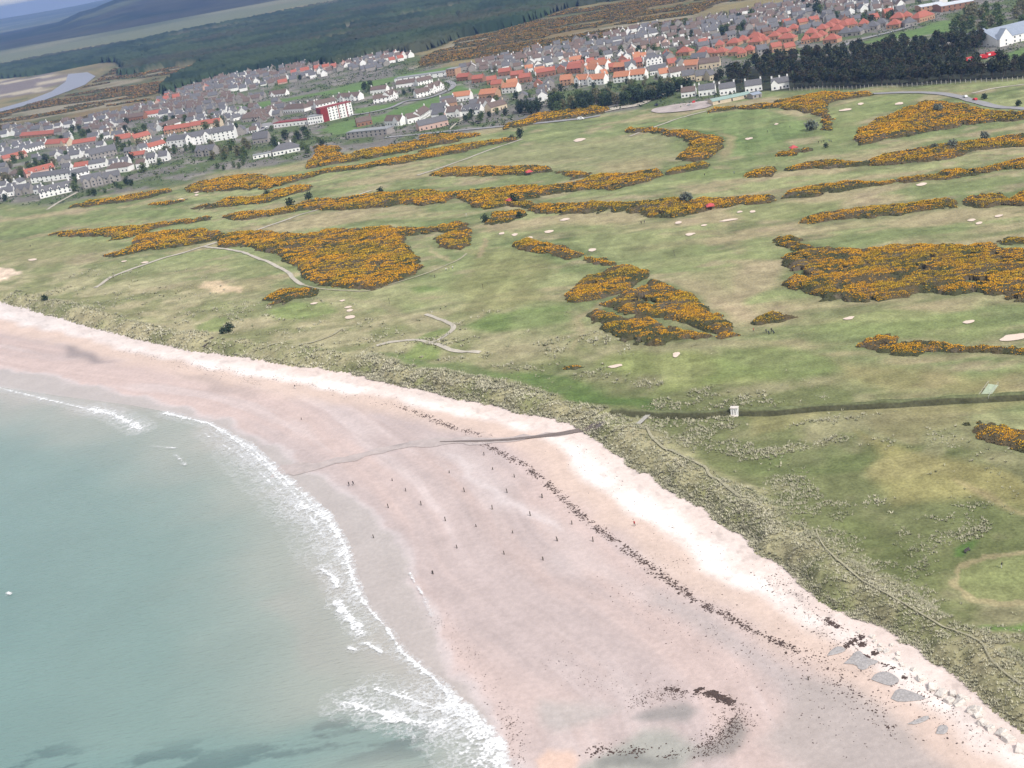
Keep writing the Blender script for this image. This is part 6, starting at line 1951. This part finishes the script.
# posts standing on the beach
POSTS = zm(280, 380, 3.657, [(78, 145), (411, 368), (460, 407), (397, 467), (516, 458), (605, 515), (619, 340), (675, 409), (718, 536), (648, 615), (560, 709), (820, 637), (851, 560), (962, 659), (916, 496), (776, 473),
                             (831, 412), (858, 356), (778, 328), (959, 431), (746, 275), (343, 577), (1015, 588)])
POSTS += zm(520, 360, 3.657, [(80, 502), (38, 570), (190, 601), (267, 664), (137, 662), (85, 732)])
POSTS += [(808.5, 680), (432.5, 573.5)]
pm = []
for v in range(3):
    m = MB()
    r = random.Random(v)
    a, b = r.uniform(-.1, .1), r.uniform(-.1, .1)
    m.tube((0, 0, -.5), (a, b, .8 + .3 * v), .16, .13, 8)
    m.tube((a, b, .8 + .3 * v), (a * 1.1, b * 1.1, .9 + .3 * v), .13, .05, 8)
    me = m.mesh('wooden_post')
    me.materials.append(M['wood'])
    pm.append(me)
POSTS.sort(key=lambda p: p[0])
for i, (px, py) in enumerate(POSTS):
    p = P1(px, py)
    o = link('wooden_post', pm[i % 3], None, None, tuple(p))
    o.rotation_euler = (0, 0, i * 1.3)
    tag(o, f'short dark weathered post in the sand, {ordinal(i)} from the left', 'post', 'posts scattered over the beach')

# people
def person_mesh(name, stride, mats, bend=0.0):
    J = {}
    s = stride
    pts = [('pelvis', (0, 0, .95), .135), ('belly', (0, -.01 - bend * .15, 1.12), .13), ('chest', (0, -bend * .3, 1.33), .155), ('neck', (0, .01 - bend * .42, 1.5), .058), ('head', (0, -.01 - bend * .5, 1.63), .1),
           ('crown', (0, -.005 - bend * .52, 1.73), .075),
           ('hipl', (-.1, 0, .88), .1), ('kneel', (-.11, -s * .18, .48), .068), ('anl', (-.11, s * .05 - s * .22, .09), .045), ('toel', (-.12, -.17 - s * .22, .04), .04),
           ('hipr', (.1, 0, .88), .1), ('kneer', (.11, s * .1, .48), .068), ('anr', (.11, s * .36, .11), .045), ('toer', (.12, s * .36 - .16, .04), .04),
           ('shl', (-.2, -bend * .34, 1.42), .068), ('ell', (-.27, s * .12 - bend * .35, 1.14), .05), ('wrl', (-.25, -.1 + s * .1 - bend * .6, .9), .036), ('hal', (-.24, -.13 + s * .1 - bend * .65, .82), .042),
           ('shr', (.2, -bend * .34, 1.42), .068), ('elr', (.27, -s * .1 - bend * .35, 1.14), .05), ('wrr', (.22, -.16 - s * .2 - bend * .6, .92), .036), ('har', (.2, -.2 - s * .22 - bend * .65, .85), .042)]
    E = [('pelvis', 'belly'), ('belly', 'chest'), ('chest', 'neck'), ('neck', 'head'), ('head', 'crown'), ('pelvis', 'hipl'), ('hipl', 'kneel'), ('kneel', 'anl'), ('anl', 'toel'), ('pelvis', 'hipr'), ('hipr', 'kneer'),
         ('kneer', 'anr'), ('anr', 'toer'), ('chest', 'shl'), ('shl', 'ell'), ('ell', 'wrl'), ('wrl', 'hal'), ('chest', 'shr'), ('shr', 'elr'), ('elr', 'wrr'), ('wrr', 'har')]
    nm = [p[0] for p in pts]
    me = bpy.data.meshes.new(name)
    me.from_pydata([p[1] for p in pts], [(nm.index(a), nm.index(b)) for a, b in E], [])
    o = bpy.data.objects.new(name, me)
    COL.objects.link(o)
    o.modifiers.new('Skin', 'SKIN')
    if not me.skin_vertices:
        bm = bmesh.new(); bm.from_mesh(me)
        bm.verts.layers.skin.verify()
        bm.to_mesh(me); bm.free()
    for i, p in enumerate(pts):
        me.skin_vertices[0].data[i].radius = (p[2], p[2])
        me.skin_vertices[0].data[i].use_root = i == 0
    sb = o.modifiers.new('Sub', 'SUBSURF')
    sb.levels = sb.render_levels = 1
    dg = bpy.context.evaluated_depsgraph_get()
    out = bpy.data.meshes.new_from_object(o.evaluated_get(dg))
    bpy.data.objects.remove(o)
    out.name = name
    out.materials.clear()
    for k in mats:   # jacket, trousers, skin, hair, shoes
        out.materials.append(M[k])
    for f in out.polygons:
        z, x, y = f.center.z, abs(f.center.x), f.center.y
        if z > 1.52:
            f.material_index = 3 if (z > 1.70 or y > -bend * .5 + .035) else 2
        elif z > 1.46 and x < .07:
            f.material_index = 2
        elif x > .17 and z < .93 and z > .74:
            f.material_index = 2
        elif z > .93 or (x > .17 and z > .74):
            f.material_index = 0
        elif z < .1:
            f.material_index = 4
        else:
            f.material_index = 1
        f.use_smooth = True
    return out


PM = {}


def person(px, py, look, label, rz=0.0, stride=0.0, bend=0.0, off=(0, 0)):
    key = (look, stride, bend)
    if key not in PM:
        PM[key] = person_mesh('person', stride, LOOK[look], bend)
    p = P1(px, py)
    o = link('person', PM[key], None, None, (p[0] + off[0], p[1] + off[1], p[2]))
    o.rotation_euler = (0, 0, rz)
    return tag(o, label, 'person', 'people on the beach and links')


LOOK = dict(dark=('black', 'black', 'skin', 'hair', 'black'), navy=('navy', 'black', 'skin', 'hair', 'black'), white=('whitecloth', 'navy', 'skin', 'hair', 'whitecloth'),
            whole=('whitecloth', 'whitecloth', 'skin', 'hair', 'whitecloth'), red=('redcloth', 'navy', 'skin', 'hair', 'black'), blue=('bluecloth', 'black', 'skin', 'hair', 'black'),
            bw=('black', 'whitecloth', 'skin', 'hair', 'black'))
person(349.3, 486, 'dark', 'walker in dark clothes near the water, left of the pair', 2.4, .8)
person(353.6, 485.3, 'navy', 'walker in navy jacket near the water, right of the pair', 2.5, .8)
person(295.3, 388.5, 'bw', 'lone walker in a black top and white trousers below the dry sand', 1.0, .8)
person(634.8, 526, 'red', 'lone walker in a reddish top on the pale upper beach', -.6, .8)
person(1001.3, 568, 'bw', 'golfer in black top and white trousers on the ringed green', 1.2, 0, .5)
person(446.4, 271, 'white', 'golfer in white top, left of the trio above the path', .5)
person(449.2, 270.2, 'navy', 'golfer in navy top, middle of the trio above the path', 1.4)
person(452.8, 269, 'white', 'golfer in white top, right of the trio above the path', -.6)
person(434.9, 278, 'dark', 'golfer in dark clothes alone below the trio', 2.2, .8)
person(270.5, 246, 'dark', 'golfer in dark clothes beside the path junction', .3) if False else None
person(30.6, 247, 'dark', 'golfer in dark clothes at far left, left of two', 1.0)
person(33.4, 245.5, 'navy', 'golfer in navy top at far left, right of two', 2.0)
person(641.4, 224, 'dark', 'golfer in dark clothes below the middle gorse belt, left of two', .2)
person(644.6, 223.2, 'navy', 'golfer in navy top below the middle gorse belt, right of two', .9)
person(753.6, 332, 'red', 'golfer in a red top left of the trolleys', 1.6, .8)
person(766.3, 333, 'navy', 'golfer in navy top standing by the trolleys, left one', .4)
person(771.6, 332, 'dark', 'golfer in dark clothes standing by the trolleys, right one', 2.9)
person(767.5, 132.5, 'dark', 'golfer in dark clothes at the start of the curved fairway', 1.2, .8)
person(790, 128, 'navy', 'golfer in navy top beside the hooked gorse bank', .6)
person(704.5, 176, 'dark', 'golfer in dark clothes, left of two before the golden clump', .1)
person(734.2, 174, 'blue', 'golfer in blue top, right of two before the golden clump', .9)
person(818.6, 143.5, 'dark', 'golfer in dark clothes, first of four on the far green', .2)
person(821.4, 143.2, 'navy', 'golfer in navy top, second of four on the far green', 1.2)
person(824, 142.8, 'dark', 'golfer in dark clothes, third of four on the far green', 2.2)
person(829.2, 142, 'blue', 'golfer in blue top, last of four on the far green', .4)

# golf trolleys
def trolley(px, py, label, rz):
    p = P1(px, py)
    root = tag(empty('golf_trolley', tuple(p), rz), label, 'golf trolley', 'golf trolleys')
    m = MB(); m.tube((0, -.25, .25), (0, .45, 1.05), .025, .025); m.tube((-.18, .45, 1.05), (.18, .45, 1.05), .025, .025); m.tube((-.32, -.2, .18), (.32, -.2, .18), .02, .02)
    link('frame', m.mesh('frame'), M['metal'], root)
    m = MB(); m.tube((0, -.2, .22), (0, .22, 1.12), .17, .19, 8); m.tube((.05, .24, 1.1), (.08, .3, 1.32), .05, .06); m.tube((-.06, .24, 1.1), (-.07, .3, 1.28), .05, .05)
    link('golf_bag', m.mesh('golf_bag'), M['navy'], root)
    for s in (-1, 1):
        m = MB(); m.tube((s * .32, -.2, .18), (s * .38, -.2, .18), .18, .18, 10)
        link('wheel', m.mesh('wheel'), M['tyre'], root)


trolley(768.8, 334, 'golf trolley with navy bag between the two standing golfers', .5)
trolley(773.6, 333.2, 'golf trolley with navy bag right of the standing golfers', 1.1)
trolley(831.2, 142.2, 'golf trolley with navy bag beside the four golfers', .2)

# slim marker posts on the links
for px, py, lab in ((389.7, 304, 'slim dark marker post below the large gorse wedge'), (483.2, 289.5, 'slim dark marker post on the pale fairway left of the gorse fan'), (674.5, 256, 'slim dark marker post on the fairway above the gorse fan')):
    m = MB(); m.tube((0, 0, -.3), (0, 0, 2.7), .09, .07, 8); m.box(-.16, .16, -.05, .05, 2.3, 2.75)
    tag(link('marker_post', m.mesh('marker_post'), M['wood'], None, tuple(P1(px, py))), lab, 'marker post')


# golf flags
def flag(px, py, label):
    p = P1(px, py)
    root = tag(empty('golf_flag', tuple(p)), label, 'golf flag', 'flags on the greens')
    m = MB(); m.tube((0, 0, -.1), (0, 0, 2.3), .025, .02, 6)
    link('pole', m.mesh('pole'), M['paint'], root)
    m = MB(); m.add([(0, -.01, 1.85), (.55, .08, 1.98), (.5, .05, 2.2), (0, -.01, 2.28), (0, .015, 1.85), (.55, .105, 1.98), (.5, .075, 2.2), (0, .015, 2.28)], [(0, 1, 2, 3), (7, 6, 5, 4), (0, 4, 5, 1), (1, 5, 6, 2), (2, 6, 7, 3), (3, 7, 4, 0)])
    link('flag_cloth', m.mesh('flag_cloth'), M['whitecloth'], root)


flag(624.8, 354.5, 'white flag on the green near the dune, between two bunkers')
flag(466.4, 217.5, 'white flag on the fairway above the golden gorse clump')
flag(660, 339, 'white flag right of centre on the long green') if False else None


# red canvas canopies
def canopy(px, py, label, rz):
    p = P1(px, py)
    root = tag(empty('canopy_tent', tuple(p), rz), label, 'canopy tent', 'red canopy tents beside the gorse')
    m = MB()
    a, h, t = 2.1, 2.3, 3.5
    m.add([(-a, -a, h), (a, -a, h), (a, a, h), (-a, a, h), (-.3, 0, t), (.3, 0, t)], [(0, 1, 5, 4), (1, 2, 5), (2, 3, 4, 5), (3, 0, 4), (3, 2, 1, 0)])
    m.box(-a - .03, a + .03, -a - .06, -a - .02, h - .35, h + .02); m.box(-a - .03, a + .03, a + .02, a + .06, h - .35, h + .02)
    m.box(-a - .06, -a - .035, -a, a, h - .35, h + .02); m.box(a + .035, a + .06, -a, a, h - .35, h + .02)
    link('canopy', m.mesh('canopy'), M['canopy'], root)
    for x in (-1, 1):
        for y in (-1, 1):
            m = MB(); m.tube((x * 1.95, y * 1.95, -.2), (x * 1.95, y * 1.95, h), .05, .05, 6)
            link('leg', m.mesh('leg'), M['metal'], root)


canopy(529.5, 175, 'red canopy tent in the gorse island of the practice ground', .2)
canopy(510.5, 203.5, 'small red canopy tent at the left end of the middle gorse belt', .5)
canopy(710.6, 209.5, 'pinkish red canopy tent below the middle gorse belt', -.1)
canopy(793.8, 151, 'red canopy tent between the two far right gorse clumps', .1)


# vehicles
def car(px, py, rz, paint, label, name='car', van=False, z=None):
    p = P1(px, py)
    root = tag(empty(name, tuple(p if z is None else (p[0], p[1], z)), rz), label, 'van' if van else 'car')
    root.location.z += .3
    L, W = (4.9, 1.9) if van else (4.2, 1.7)
    prof = [(-L / 2, .35), (L / 2, .35), (L / 2, .75), (L / 2 - .2, .9), (L / 2 - 1.1, 1.0), (L / 2 - 1.8, 1.42), (-L / 2 + .7, 1.46), (-L / 2 + .1, .98), (-L / 2, .9)] if not van else \
           [(-L / 2, .35), (L / 2, .35), (L / 2, .95), (L / 2 - .8, 1.2), (L / 2 - 1.5, 2.1), (-L / 2 + .1, 2.15), (-L / 2, 2.0)]
    n = len(prof)
    m = MB()
    V = [(x, -W / 2 + (.12 if z_ > 1.1 else 0), z_) for x, z_ in prof] + [(x, W / 2 - (.12 if z_ > 1.1 else 0), z_) for x, z_ in prof]
    m.add(V, [tuple(range(n)), tuple(range(2 * n - 1, n - 1, -1))] + [(i, n + i, n + (i + 1) % n, (i + 1) % n) for i in range(n)])
    link('body', m.mesh('body'), M[paint], root)
    m = MB()
    if not van:
        for s in (-1, 1):
            m.add([(-L / 2 + .65, s * (W / 2 - .03), 1.02), (L / 2 - 1.35, s * (W / 2 - .03), 1.02), (L / 2 - 1.85, s * (W / 2 - .10), 1.36), (-L / 2 + .8, s * (W / 2 - .10), 1.38)], [(0, 1, 2, 3) if s < 0 else (3, 2, 1, 0)])
        m.add([(L / 2 - 1.17, -W / 2 + .15, 1.05), (L / 2 - 1.17, W / 2 - .15, 1.05), (L / 2 - 1.76, W / 2 - .2, 1.41), (L / 2 - 1.76, -W / 2 + .2, 1.41)], [(0, 1, 2, 3)])
    else:
        m.add([(L / 2 - .86, -W / 2 + .15, 1.25), (L / 2 - .86, W / 2 - .15, 1.25), (L / 2 - 1.42, W / 2 - .2, 2.0), (L / 2 - 1.42, -W / 2 + .2, 2.0)], [(0, 1, 2, 3)])
        for s in (-1, 1):
            m.add([(L / 2 - 2.3, s * (W / 2 + .005), 1.3), (L / 2 - 1.2, s * (W / 2 + .005), 1.3), (L / 2 - 1.6, s * (W / 2 - .08), 1.95), (L / 2 - 2.3, s * (W / 2 - .08), 1.95)], [(0, 1, 2, 3) if s < 0 else (3, 2, 1, 0)])
    link('windscreen', m.mesh('windscreen'), M['glass'], root)
    for x in (-L / 2 + .8, L / 2 - .85):
        for s in (-1, 1):
            m = MB(); m.tube((x, s * (W / 2 - .18), .33), (x, s * (W / 2 + .02), .33), .33, .33, 12)
            link('wheel', m.mesh('wheel'), M['tyre'], root)
    for s in (-1, 1):
        m = MB(); m.box(L / 2 - .02, L / 2 + .02, s * .55 - .16, s * .55 + .16, .62, .78)
        link('headlight', m.mesh('headlight'), M['paleroof'], root)
    return root


rd = poly(zm(790, 0, 4.04, [(660, 386), (760, 414)]), 3)
ra = math.atan2(*(rd[1] - rd[0])[::-1])
car(965.2, 97.8, ra + math.pi, 'paint', 'white car on the access road ahead of the red car')
car(975.0, 100.6, ra + math.pi, 'redpaint', 'red car on the access road behind the white car')
rd = poly(ROAD_A[4:6], 3)
ra = math.atan2(*(rd[1] - rd[0])[::-1])
car(581, 120, ra, 'paint', 'white van on the coast road behind the links', 'van', True)
for k, (px, py, pc, lab) in enumerate([(253.5, 131.3, 'navy', 'dark blue car, leftmost in the small car park'), (258.5, 130, 'metal', 'silver car, second in the small car park'), (263, 128.9, 'navy', 'dark blue car, third in the small car park'),
                                       (267, 128, 'paint', 'white car, rightmost in the small car park'), (694, 103, 'redpaint', 'red car in the car park by the white houses'), (689, 106.2, 'metal', 'silver car in the car park by the white houses'),
                                       (657, 105.8, 'navy', 'dark car at the left end of the car park by the white houses')]):
    car(px, py, 1.2, pc, lab)


# red lorries by the pine plantation
def lorry(px, py, rz, label):
    p = P1(px, py)
    root = tag(empty('lorry', tuple(p), rz), label, 'lorry', 'red lorries in the clearing')
    m = MB(); m.box(-4.2, 2.0, -1.25, 1.25, .95, 3.7)
    bx = link('cargo_box', m.mesh('cargo_box'), M['redpaint'], root)
    m = MB(); m.box(-3.2, -1.2, -1.275, -1.25, 1.8, 3.0)
    link('white_panel', m.mesh('white_panel'), M['paint'], bx)
    m = MB()
    V = [(2.2, -1.2, .5), (4.2, -1.2, .5), (4.2, -1.2, 1.5), (3.9, -1.2, 2.7), (2.2, -1.2, 2.8)]
    m.add(V + [(a, -b, c) for a, b, c in V], [(0, 1, 2, 3, 4), (9, 8, 7, 6, 5)] + [(i, 5 + i, 5 + (i + 1) % 5, (i + 1) % 5) for i in range(5)])
    cb = link('cab', m.mesh('cab'), M['redpaint'], root)
    m = MB(); m.add([(4.21, -1.05, 1.6), (4.21, 1.05, 1.6), (3.95, 1.05, 2.6), (3.95, -1.05, 2.6)], [(0, 1, 2, 3)])
    link('windscreen', m.mesh('windscreen'), M['glass'], cb)
    m = MB(); m.box(-4.1, 2.3, -.9, .9, .6, .93)
    link('chassis', m.mesh('chassis'), M['black'], root)
    for x in (-3.2, -2.1, 3.2):
        for s in (-1, 1):
            m = MB(); m.tube((x, s * .85, .5), (x, s * 1.2, .5), .5, .5, 12)
            link('wheel', m.mesh('wheel'), M['tyre'], root)


lorry(971, 62, .15, 'red lorry at the left end of the pine clearing')
lorry(982, 59.5, .15, 'red lorry with white panel in the middle of the pine clearing')
lorry(991.5, 57, .15, 'red lorry nearest the orange gorse in the pine clearing')

# plantation fence
FL = resample(chaikin(poly([(790, 92.3), (840, 90.4), (890, 88.3), (940, 85.8), (1024, 80.5), (1040, 79.5)], 3), 1), 3.2)
root = tag(empty('fence', (FL[0, 0], FL[0, 1], 3)), 'long pale post fence along the front of the pine plantation', 'fence')
pmesh = MB(); pmesh.box(-.14, .14, -.14, .14, -.4, 2.5); pmesh.box(-.18, .18, -.18, .18, 2.5, 2.62)
pmesh = pmesh.mesh('post'); pmesh.materials.append(M['palewood'])
fz = height(FL[:, 0], FL[:, 1])
for q, zz in list(zip(FL, fz))[:98]:
    link('post', pmesh, None, root, (q[0] - FL[0, 0], q[1] - FL[0, 1], zz - 3))
for hh in (.7, 1.6):
    m = MB()
    for i in range(min(97, len(FL) - 1)):
        m.tube((FL[i, 0] - FL[0, 0], FL[i, 1] - FL[0, 1], fz[i] - 3 + hh), (FL[i + 1, 0] - FL[0, 0], FL[i + 1, 1] - FL[0, 1], fz[i + 1] - 3 + hh), .05, .05, 4)
    link('rail', m.mesh('rail'), M['palewood'], root)

# plank bridge, ramp bridge, white sluice hut, boardwalk
def deck(name, a, b, w, zoff, label, cat, mat, rails=True):
    A, B = P1(*a), P1(*b)
    A[2] += zoff[0]; B[2] += zoff[1]
    c = (A + B) / 2
    d = B - A
    L = np.linalg.norm(d[:2])
    root = tag(empty(name, tuple(c), math.atan2(d[1], d[0])), label, cat)
    sl = d[2] / L
    m = MB()
    n = max(8, int(L / .35))
    for i in range(n):
        x0, x1 = -L / 2 + L * i / n, -L / 2 + L * (i + 1) / n - .04
        m.add([(x0, -w / 2, sl * x0), (x1, -w / 2, sl * x1), (x1, w / 2, sl * x1), (x0, w / 2, sl * x0), (x0, -w / 2, sl * x0 + .1), (x1, -w / 2, sl * x1 + .1), (x1, w / 2, sl * x1 + .1), (x0, w / 2, sl * x0 + .1)],
              [(3, 2, 1, 0), (4, 5, 6, 7), (0, 1, 5, 4), (1, 2, 6, 5), (2, 3, 7, 6), (3, 0, 4, 7)])
    link('deck', m.mesh('deck'), M[mat], root)
    for s in (-1, 1):
        m = MB()
        m.add([(-L / 2, s * w * .4 - .1, -sl * L / 2 - .35), (L / 2, s * w * .4 - .1, sl * L / 2 - .35), (L / 2, s * w * .4 + .1, sl * L / 2 - .35), (-L / 2, s * w * .4 + .1, -sl * L / 2 - .35),
               (-L / 2, s * w * .4 - .1, -sl * L / 2 - .003), (L / 2, s * w * .4 - .1, sl * L / 2 - .003), (L / 2, s * w * .4 + .1, sl * L / 2 - .003), (-L / 2, s * w * .4 + .1, -sl * L / 2 - .003)],
              [(3, 2, 1, 0), (4, 5, 6, 7), (0, 1, 5, 4), (1, 2, 6, 5), (2, 3, 7, 6), (3, 0, 4, 7)])
        link('beam', m.mesh('beam'), M['wood'], root)
        if rails:
            m = MB()
            for k in range(4):
                x = -L / 2 + L * k / 3
                m.tube((x, s * w / 2, sl * x - .3), (x, s * w / 2, sl * x + 1.0), .06, .06, 5)
            m.tube((-L / 2, s * w / 2, -sl * L / 2 + 1.0), (L / 2, s * w / 2, sl * L / 2 + 1.0), .05, .05, 5)
            link('handrail', m.mesh('handrail'), M['palewood'], root)


deck('footbridge', (638.3, 425.5), (649, 416.8), 1.6, (.5, .9), 'narrow pale plank bridge over the burn near the beach', 'bridge', 'palewood', False)
M['greendeck'] = plain('pale_green_matting', (.40, .46, .33), .9, .15, 1.0)
deck('footbridge', (983.5, 401.5), (993.5, 389.5), 3.0, (.9, 1.6), 'wide ramp bridge with pale green matting across the turf bank', 'bridge', 'greendeck')
deck('boardwalk', (203.5, 347.5), (213, 338), 1.6, (.35, .35), 'short grey boardwalk ramp down the dune to the beach', 'boardwalk', 'wood', False)

p = P1(735.2, 415.5)
d = poly([(730, 416), (740, 416)], 4)
ang = math.atan2(*(d[1] - d[0])[::-1])
root = tag(empty('sluice_hut', tuple(p + np.array([0, 0, .2])), ang), 'small white walled sluice hut on the turf bank', 'hut')
m = MB(); m.box(-1.35, 1.35, -.9, .9, -.8, 3.0)
link('wall', m.mesh('wall'), M['white'], root)
m = MB(); m.box(-1.55, 1.55, -1.1, 1.1, 3.0, 3.2)
link('roof', m.mesh('roof'), M['concrete'], root)
for k in (-.65, .35):
    m = MB(); m.box(k - .14, k + .14, -.93, -.9, .2, 2.5)
    link('slot', m.mesh('slot'), M['shingle'], root)
m = MB(); m.add([(-1.2, -.9, .4), (1.2, -.9, .4), (1.9, -4.2, -.6), (-.6, -4.2, -.6), (-1.2, -.9, -.9), (1.2, -.9, -.9), (1.9, -4.2, -.9), (-.6, -4.2, -.9)], [(3, 2, 1, 0), (4, 5, 6, 7), (0, 1, 5, 4), (1, 2, 6, 5), (2, 3, 7, 6), (3, 0, 4, 7)])
link('apron', m.mesh('apron'), M['concrete'], root)
root.scale = (.85, .85, .85)

# tee bench in the hollow
p = P1(967.5, 552)
root = tag(empty('bench', tuple(p), .5), 'dark green bench in the hollow beside the ringed green', 'bench')
m = MB(); m.box(-.9, .9, -.22, .22, .42, .48)
link('seat', m.mesh('seat'), M['trim'], root)
m = MB(); m.box(-.9, .9, .2, .26, .5, .95)
link('backrest', m.mesh('backrest'), M['trim'], root)
for s in (-.75, .75):
    m = MB(); m.box(s - .05, s + .05, -.2, .22, -.1, .418)
    link('leg', m.mesh('leg'), M['trim'], root)


# old concrete blocks along the foot of the dune
BL = zm(894, 668, 7.68, [(215, 85), (292, 145), (365, 190), (462, 190), (432, 250), (500, 275), (535, 240), (585, 320), (640, 335), (625, 378), (680, 418), (742, 462), (820, 512), (905, 560), (985, 628)])
BS = zm(790, 600, 7.68, [(545, 255), (610, 280), (668, 325), (712, 350), (765, 352), (745, 398), (815, 415), (870, 490), (950, 540), (700, 395), (840, 455)])
rb = random.Random(8)
BV = []
for v in range(5):
    bm = bmesh.new()
    bmesh.ops.create_cube(bm, size=1.0)
    bmesh.ops.bevel(bm, geom=bm.edges[:], offset=.06, segments=1, affect='EDGES')
    bmesh.ops.subdivide_edges(bm, edges=[e for e in bm.edges if e.calc_length() > .4], cuts=2, use_grid_fill=True)
    rr = random.Random(v)
    for q in bm.verts:
        q.co += 0.035 * q.co.normalized() * rr.uniform(-2.2, 2.2)
    me = bpy.data.meshes.new('concrete_block')
    bm.to_mesh(me); bm.free()
    me.materials.append(M['concrete'])
    BV.append(me)
allb = sorted([(p, 1.0) for p in BL] + [(p, .62) for p in BS], key=lambda t: t[0][0])
for i, ((px, py), s) in enumerate(allb):
    p = P1(px, py)
    o = link('concrete_block', BV[i % 5], None, None, (p[0] + rb.uniform(-.5, .5), p[1] + rb.uniform(-.5, .5), p[2] + .08 * s))
    w = rb.uniform(.62, 1.1) * s
    o.scale = (2.1 * w, 1.7 * w, 1.15 * s)
    o.rotation_euler = (rb.uniform(-.4, .4), rb.uniform(-.4, .4), rb.uniform(-.8, .8) + .75)
    tag(o, f'{"large" if s == 1 else "small"} pale concrete block half sunk in sand, {ordinal(i)} from the upper left', 'concrete block', 'concrete blocks below the dune')

# ------------------------------------------------------------------ air, sky, sun, camera
m, nt, N, L, b = new_mat('haze')
N.remove(b)
pv = N.new('ShaderNodeVolumePrincipled')
pv.inputs['Color'].default_value = (.27, .46, .92, 1)
pv.inputs['Density'].default_value = HAZE
pv.inputs['Anisotropy'].default_value = .25
L.new(pv.outputs['Volume'], [n for n in N if n.type == 'OUTPUT_MATERIAL'][0].inputs['Volume'])
mb = MB(); mb.box(-16000, 16000, -1500, 21500, -6, 190)
tag(link('haze', mb.mesh('haze'), m), 'thin blue haze over the distance', kind='stuff')

W = bpy.data.worlds.new('World')
SC.world = W
W.use_nodes = True
nt = W.node_tree
N, L = nt.nodes, nt.links
bg = N['Background']
g = N.new('ShaderNodeTexCoord')
sx = N.new('ShaderNodeSeparateXYZ')
L.new(g.outputs['Generated'], sx.inputs[0])
mx = N.new('ShaderNodeMath'); mx.operation = 'MAXIMUM'; mx.inputs[1].default_value = .012
L.new(sx.outputs['Z'], mx.inputs[0])
cx = N.new('ShaderNodeCombineXYZ')
L.new(sx.outputs['X'], cx.inputs[0]); L.new(sx.outputs['Y'], cx.inputs[1]); L.new(mx.outputs[0], cx.inputs[2])
sky = N.new('ShaderNodeTexSky')
sky.sky_type = 'NISHITA'
sky.sun_disc = False
sky.sun_elevation = R(SUN_EL)
sky.sun_rotation = R(SUN_AZ)
sky.air_density, sky.dust_density = 1.0, 1.5
L.new(cx.outputs[0], sky.inputs['Vector'])
# broken white cloud, flattened towards the horizon
dv = N.new('ShaderNodeVectorMath'); dv.operation = 'DIVIDE'
ad = N.new('ShaderNodeMath'); ad.operation = 'ADD'; ad.inputs[1].default_value = .08
L.new(mx.outputs[0], ad.inputs[0])
c3 = N.new('ShaderNodeCombineXYZ')
for k in range(3):
    L.new(ad.outputs[0], c3.inputs[k])
L.new(cx.outputs[0], dv.inputs[0]); L.new(c3.outputs[0], dv.inputs[1])
cn = N.new('ShaderNodeTexNoise'); cn.inputs['Scale'].default_value = .55; cn.inputs['Detail'].default_value = 7
L.new(dv.outputs[0], cn.inputs['Vector'])
mr = N.new('ShaderNodeMapRange'); mr.inputs['From Min'].default_value = .36; mr.inputs['From Max'].default_value = .62; mr.inputs['To Min'].default_value = .55; mr.inputs['To Max'].default_value = .95
L.new(cn.outputs['Fac'], mr.inputs['Value'])
mm = N.new('ShaderNodeMix'); mm.data_type = 'RGBA'
L.new(mr.outputs['Result'], mm.inputs['Factor'])
L.new(sky.outputs['Color'], mm.inputs['A'])
mm.inputs['B'].default_value = (*CLOUD, 1)
L.new(mm.outputs['Result'], bg.inputs['Color'])
bg.inputs['Strength'].default_value = SKY_S

sl = bpy.data.lights.new('sun', 'SUN')
sl.energy = SUN_S
sl.angle = R(10)
sl.color = (1.0, .96, .90)
so = bpy.data.objects.new('sun', sl)
COL.objects.link(so)
so.location = (0, 0, 400)
az, el = R(SUN_AZ), R(SUN_EL)
import mathutils
dirv = mathutils.Vector((math.sin(az) * math.cos(el), math.cos(az) * math.cos(el), math.sin(el)))
so.rotation_euler = dirv.to_track_quat('Z', 'Y').to_euler()

cam = bpy.data.cameras.new('camera')
cam.sensor_fit = 'HORIZONTAL'
cam.sensor_width = 36
cam.lens = 36 * FPX / 1024
cam.clip_start, cam.clip_end = 1, 60000
co = bpy.data.objects.new('camera', cam)
COL.objects.link(co)
mt = mathutils.Matrix(((RV[0], UV[0], -F_[0], 0), (RV[1], UV[1], -F_[1], 0), (RV[2], UV[2], -F_[2], CAM_H), (0, 0, 0, 1)))
co.matrix_world = mt
SC.camera = co

vs = SC.view_settings
vs.view_transform = 'Standard'
vs.look = 'None'
vs.exposure = EXPO
vs.gamma = 1
vs.use_curve_mapping = False
cy = SC.cycles
cy.max_bounces = 4
cy.diffuse_bounces = 2
cy.glossy_bounces = 2
cy.transparent_max_bounces = 24
cy.transmission_bounces = 2
cy.volume_bounces = 0
cy.use_adaptive_sampling = True
cy.adaptive_threshold = .02
cy.use_denoising = True
cy.sample_clamp_indirect = 8
print('objects', len(bpy.data.objects))
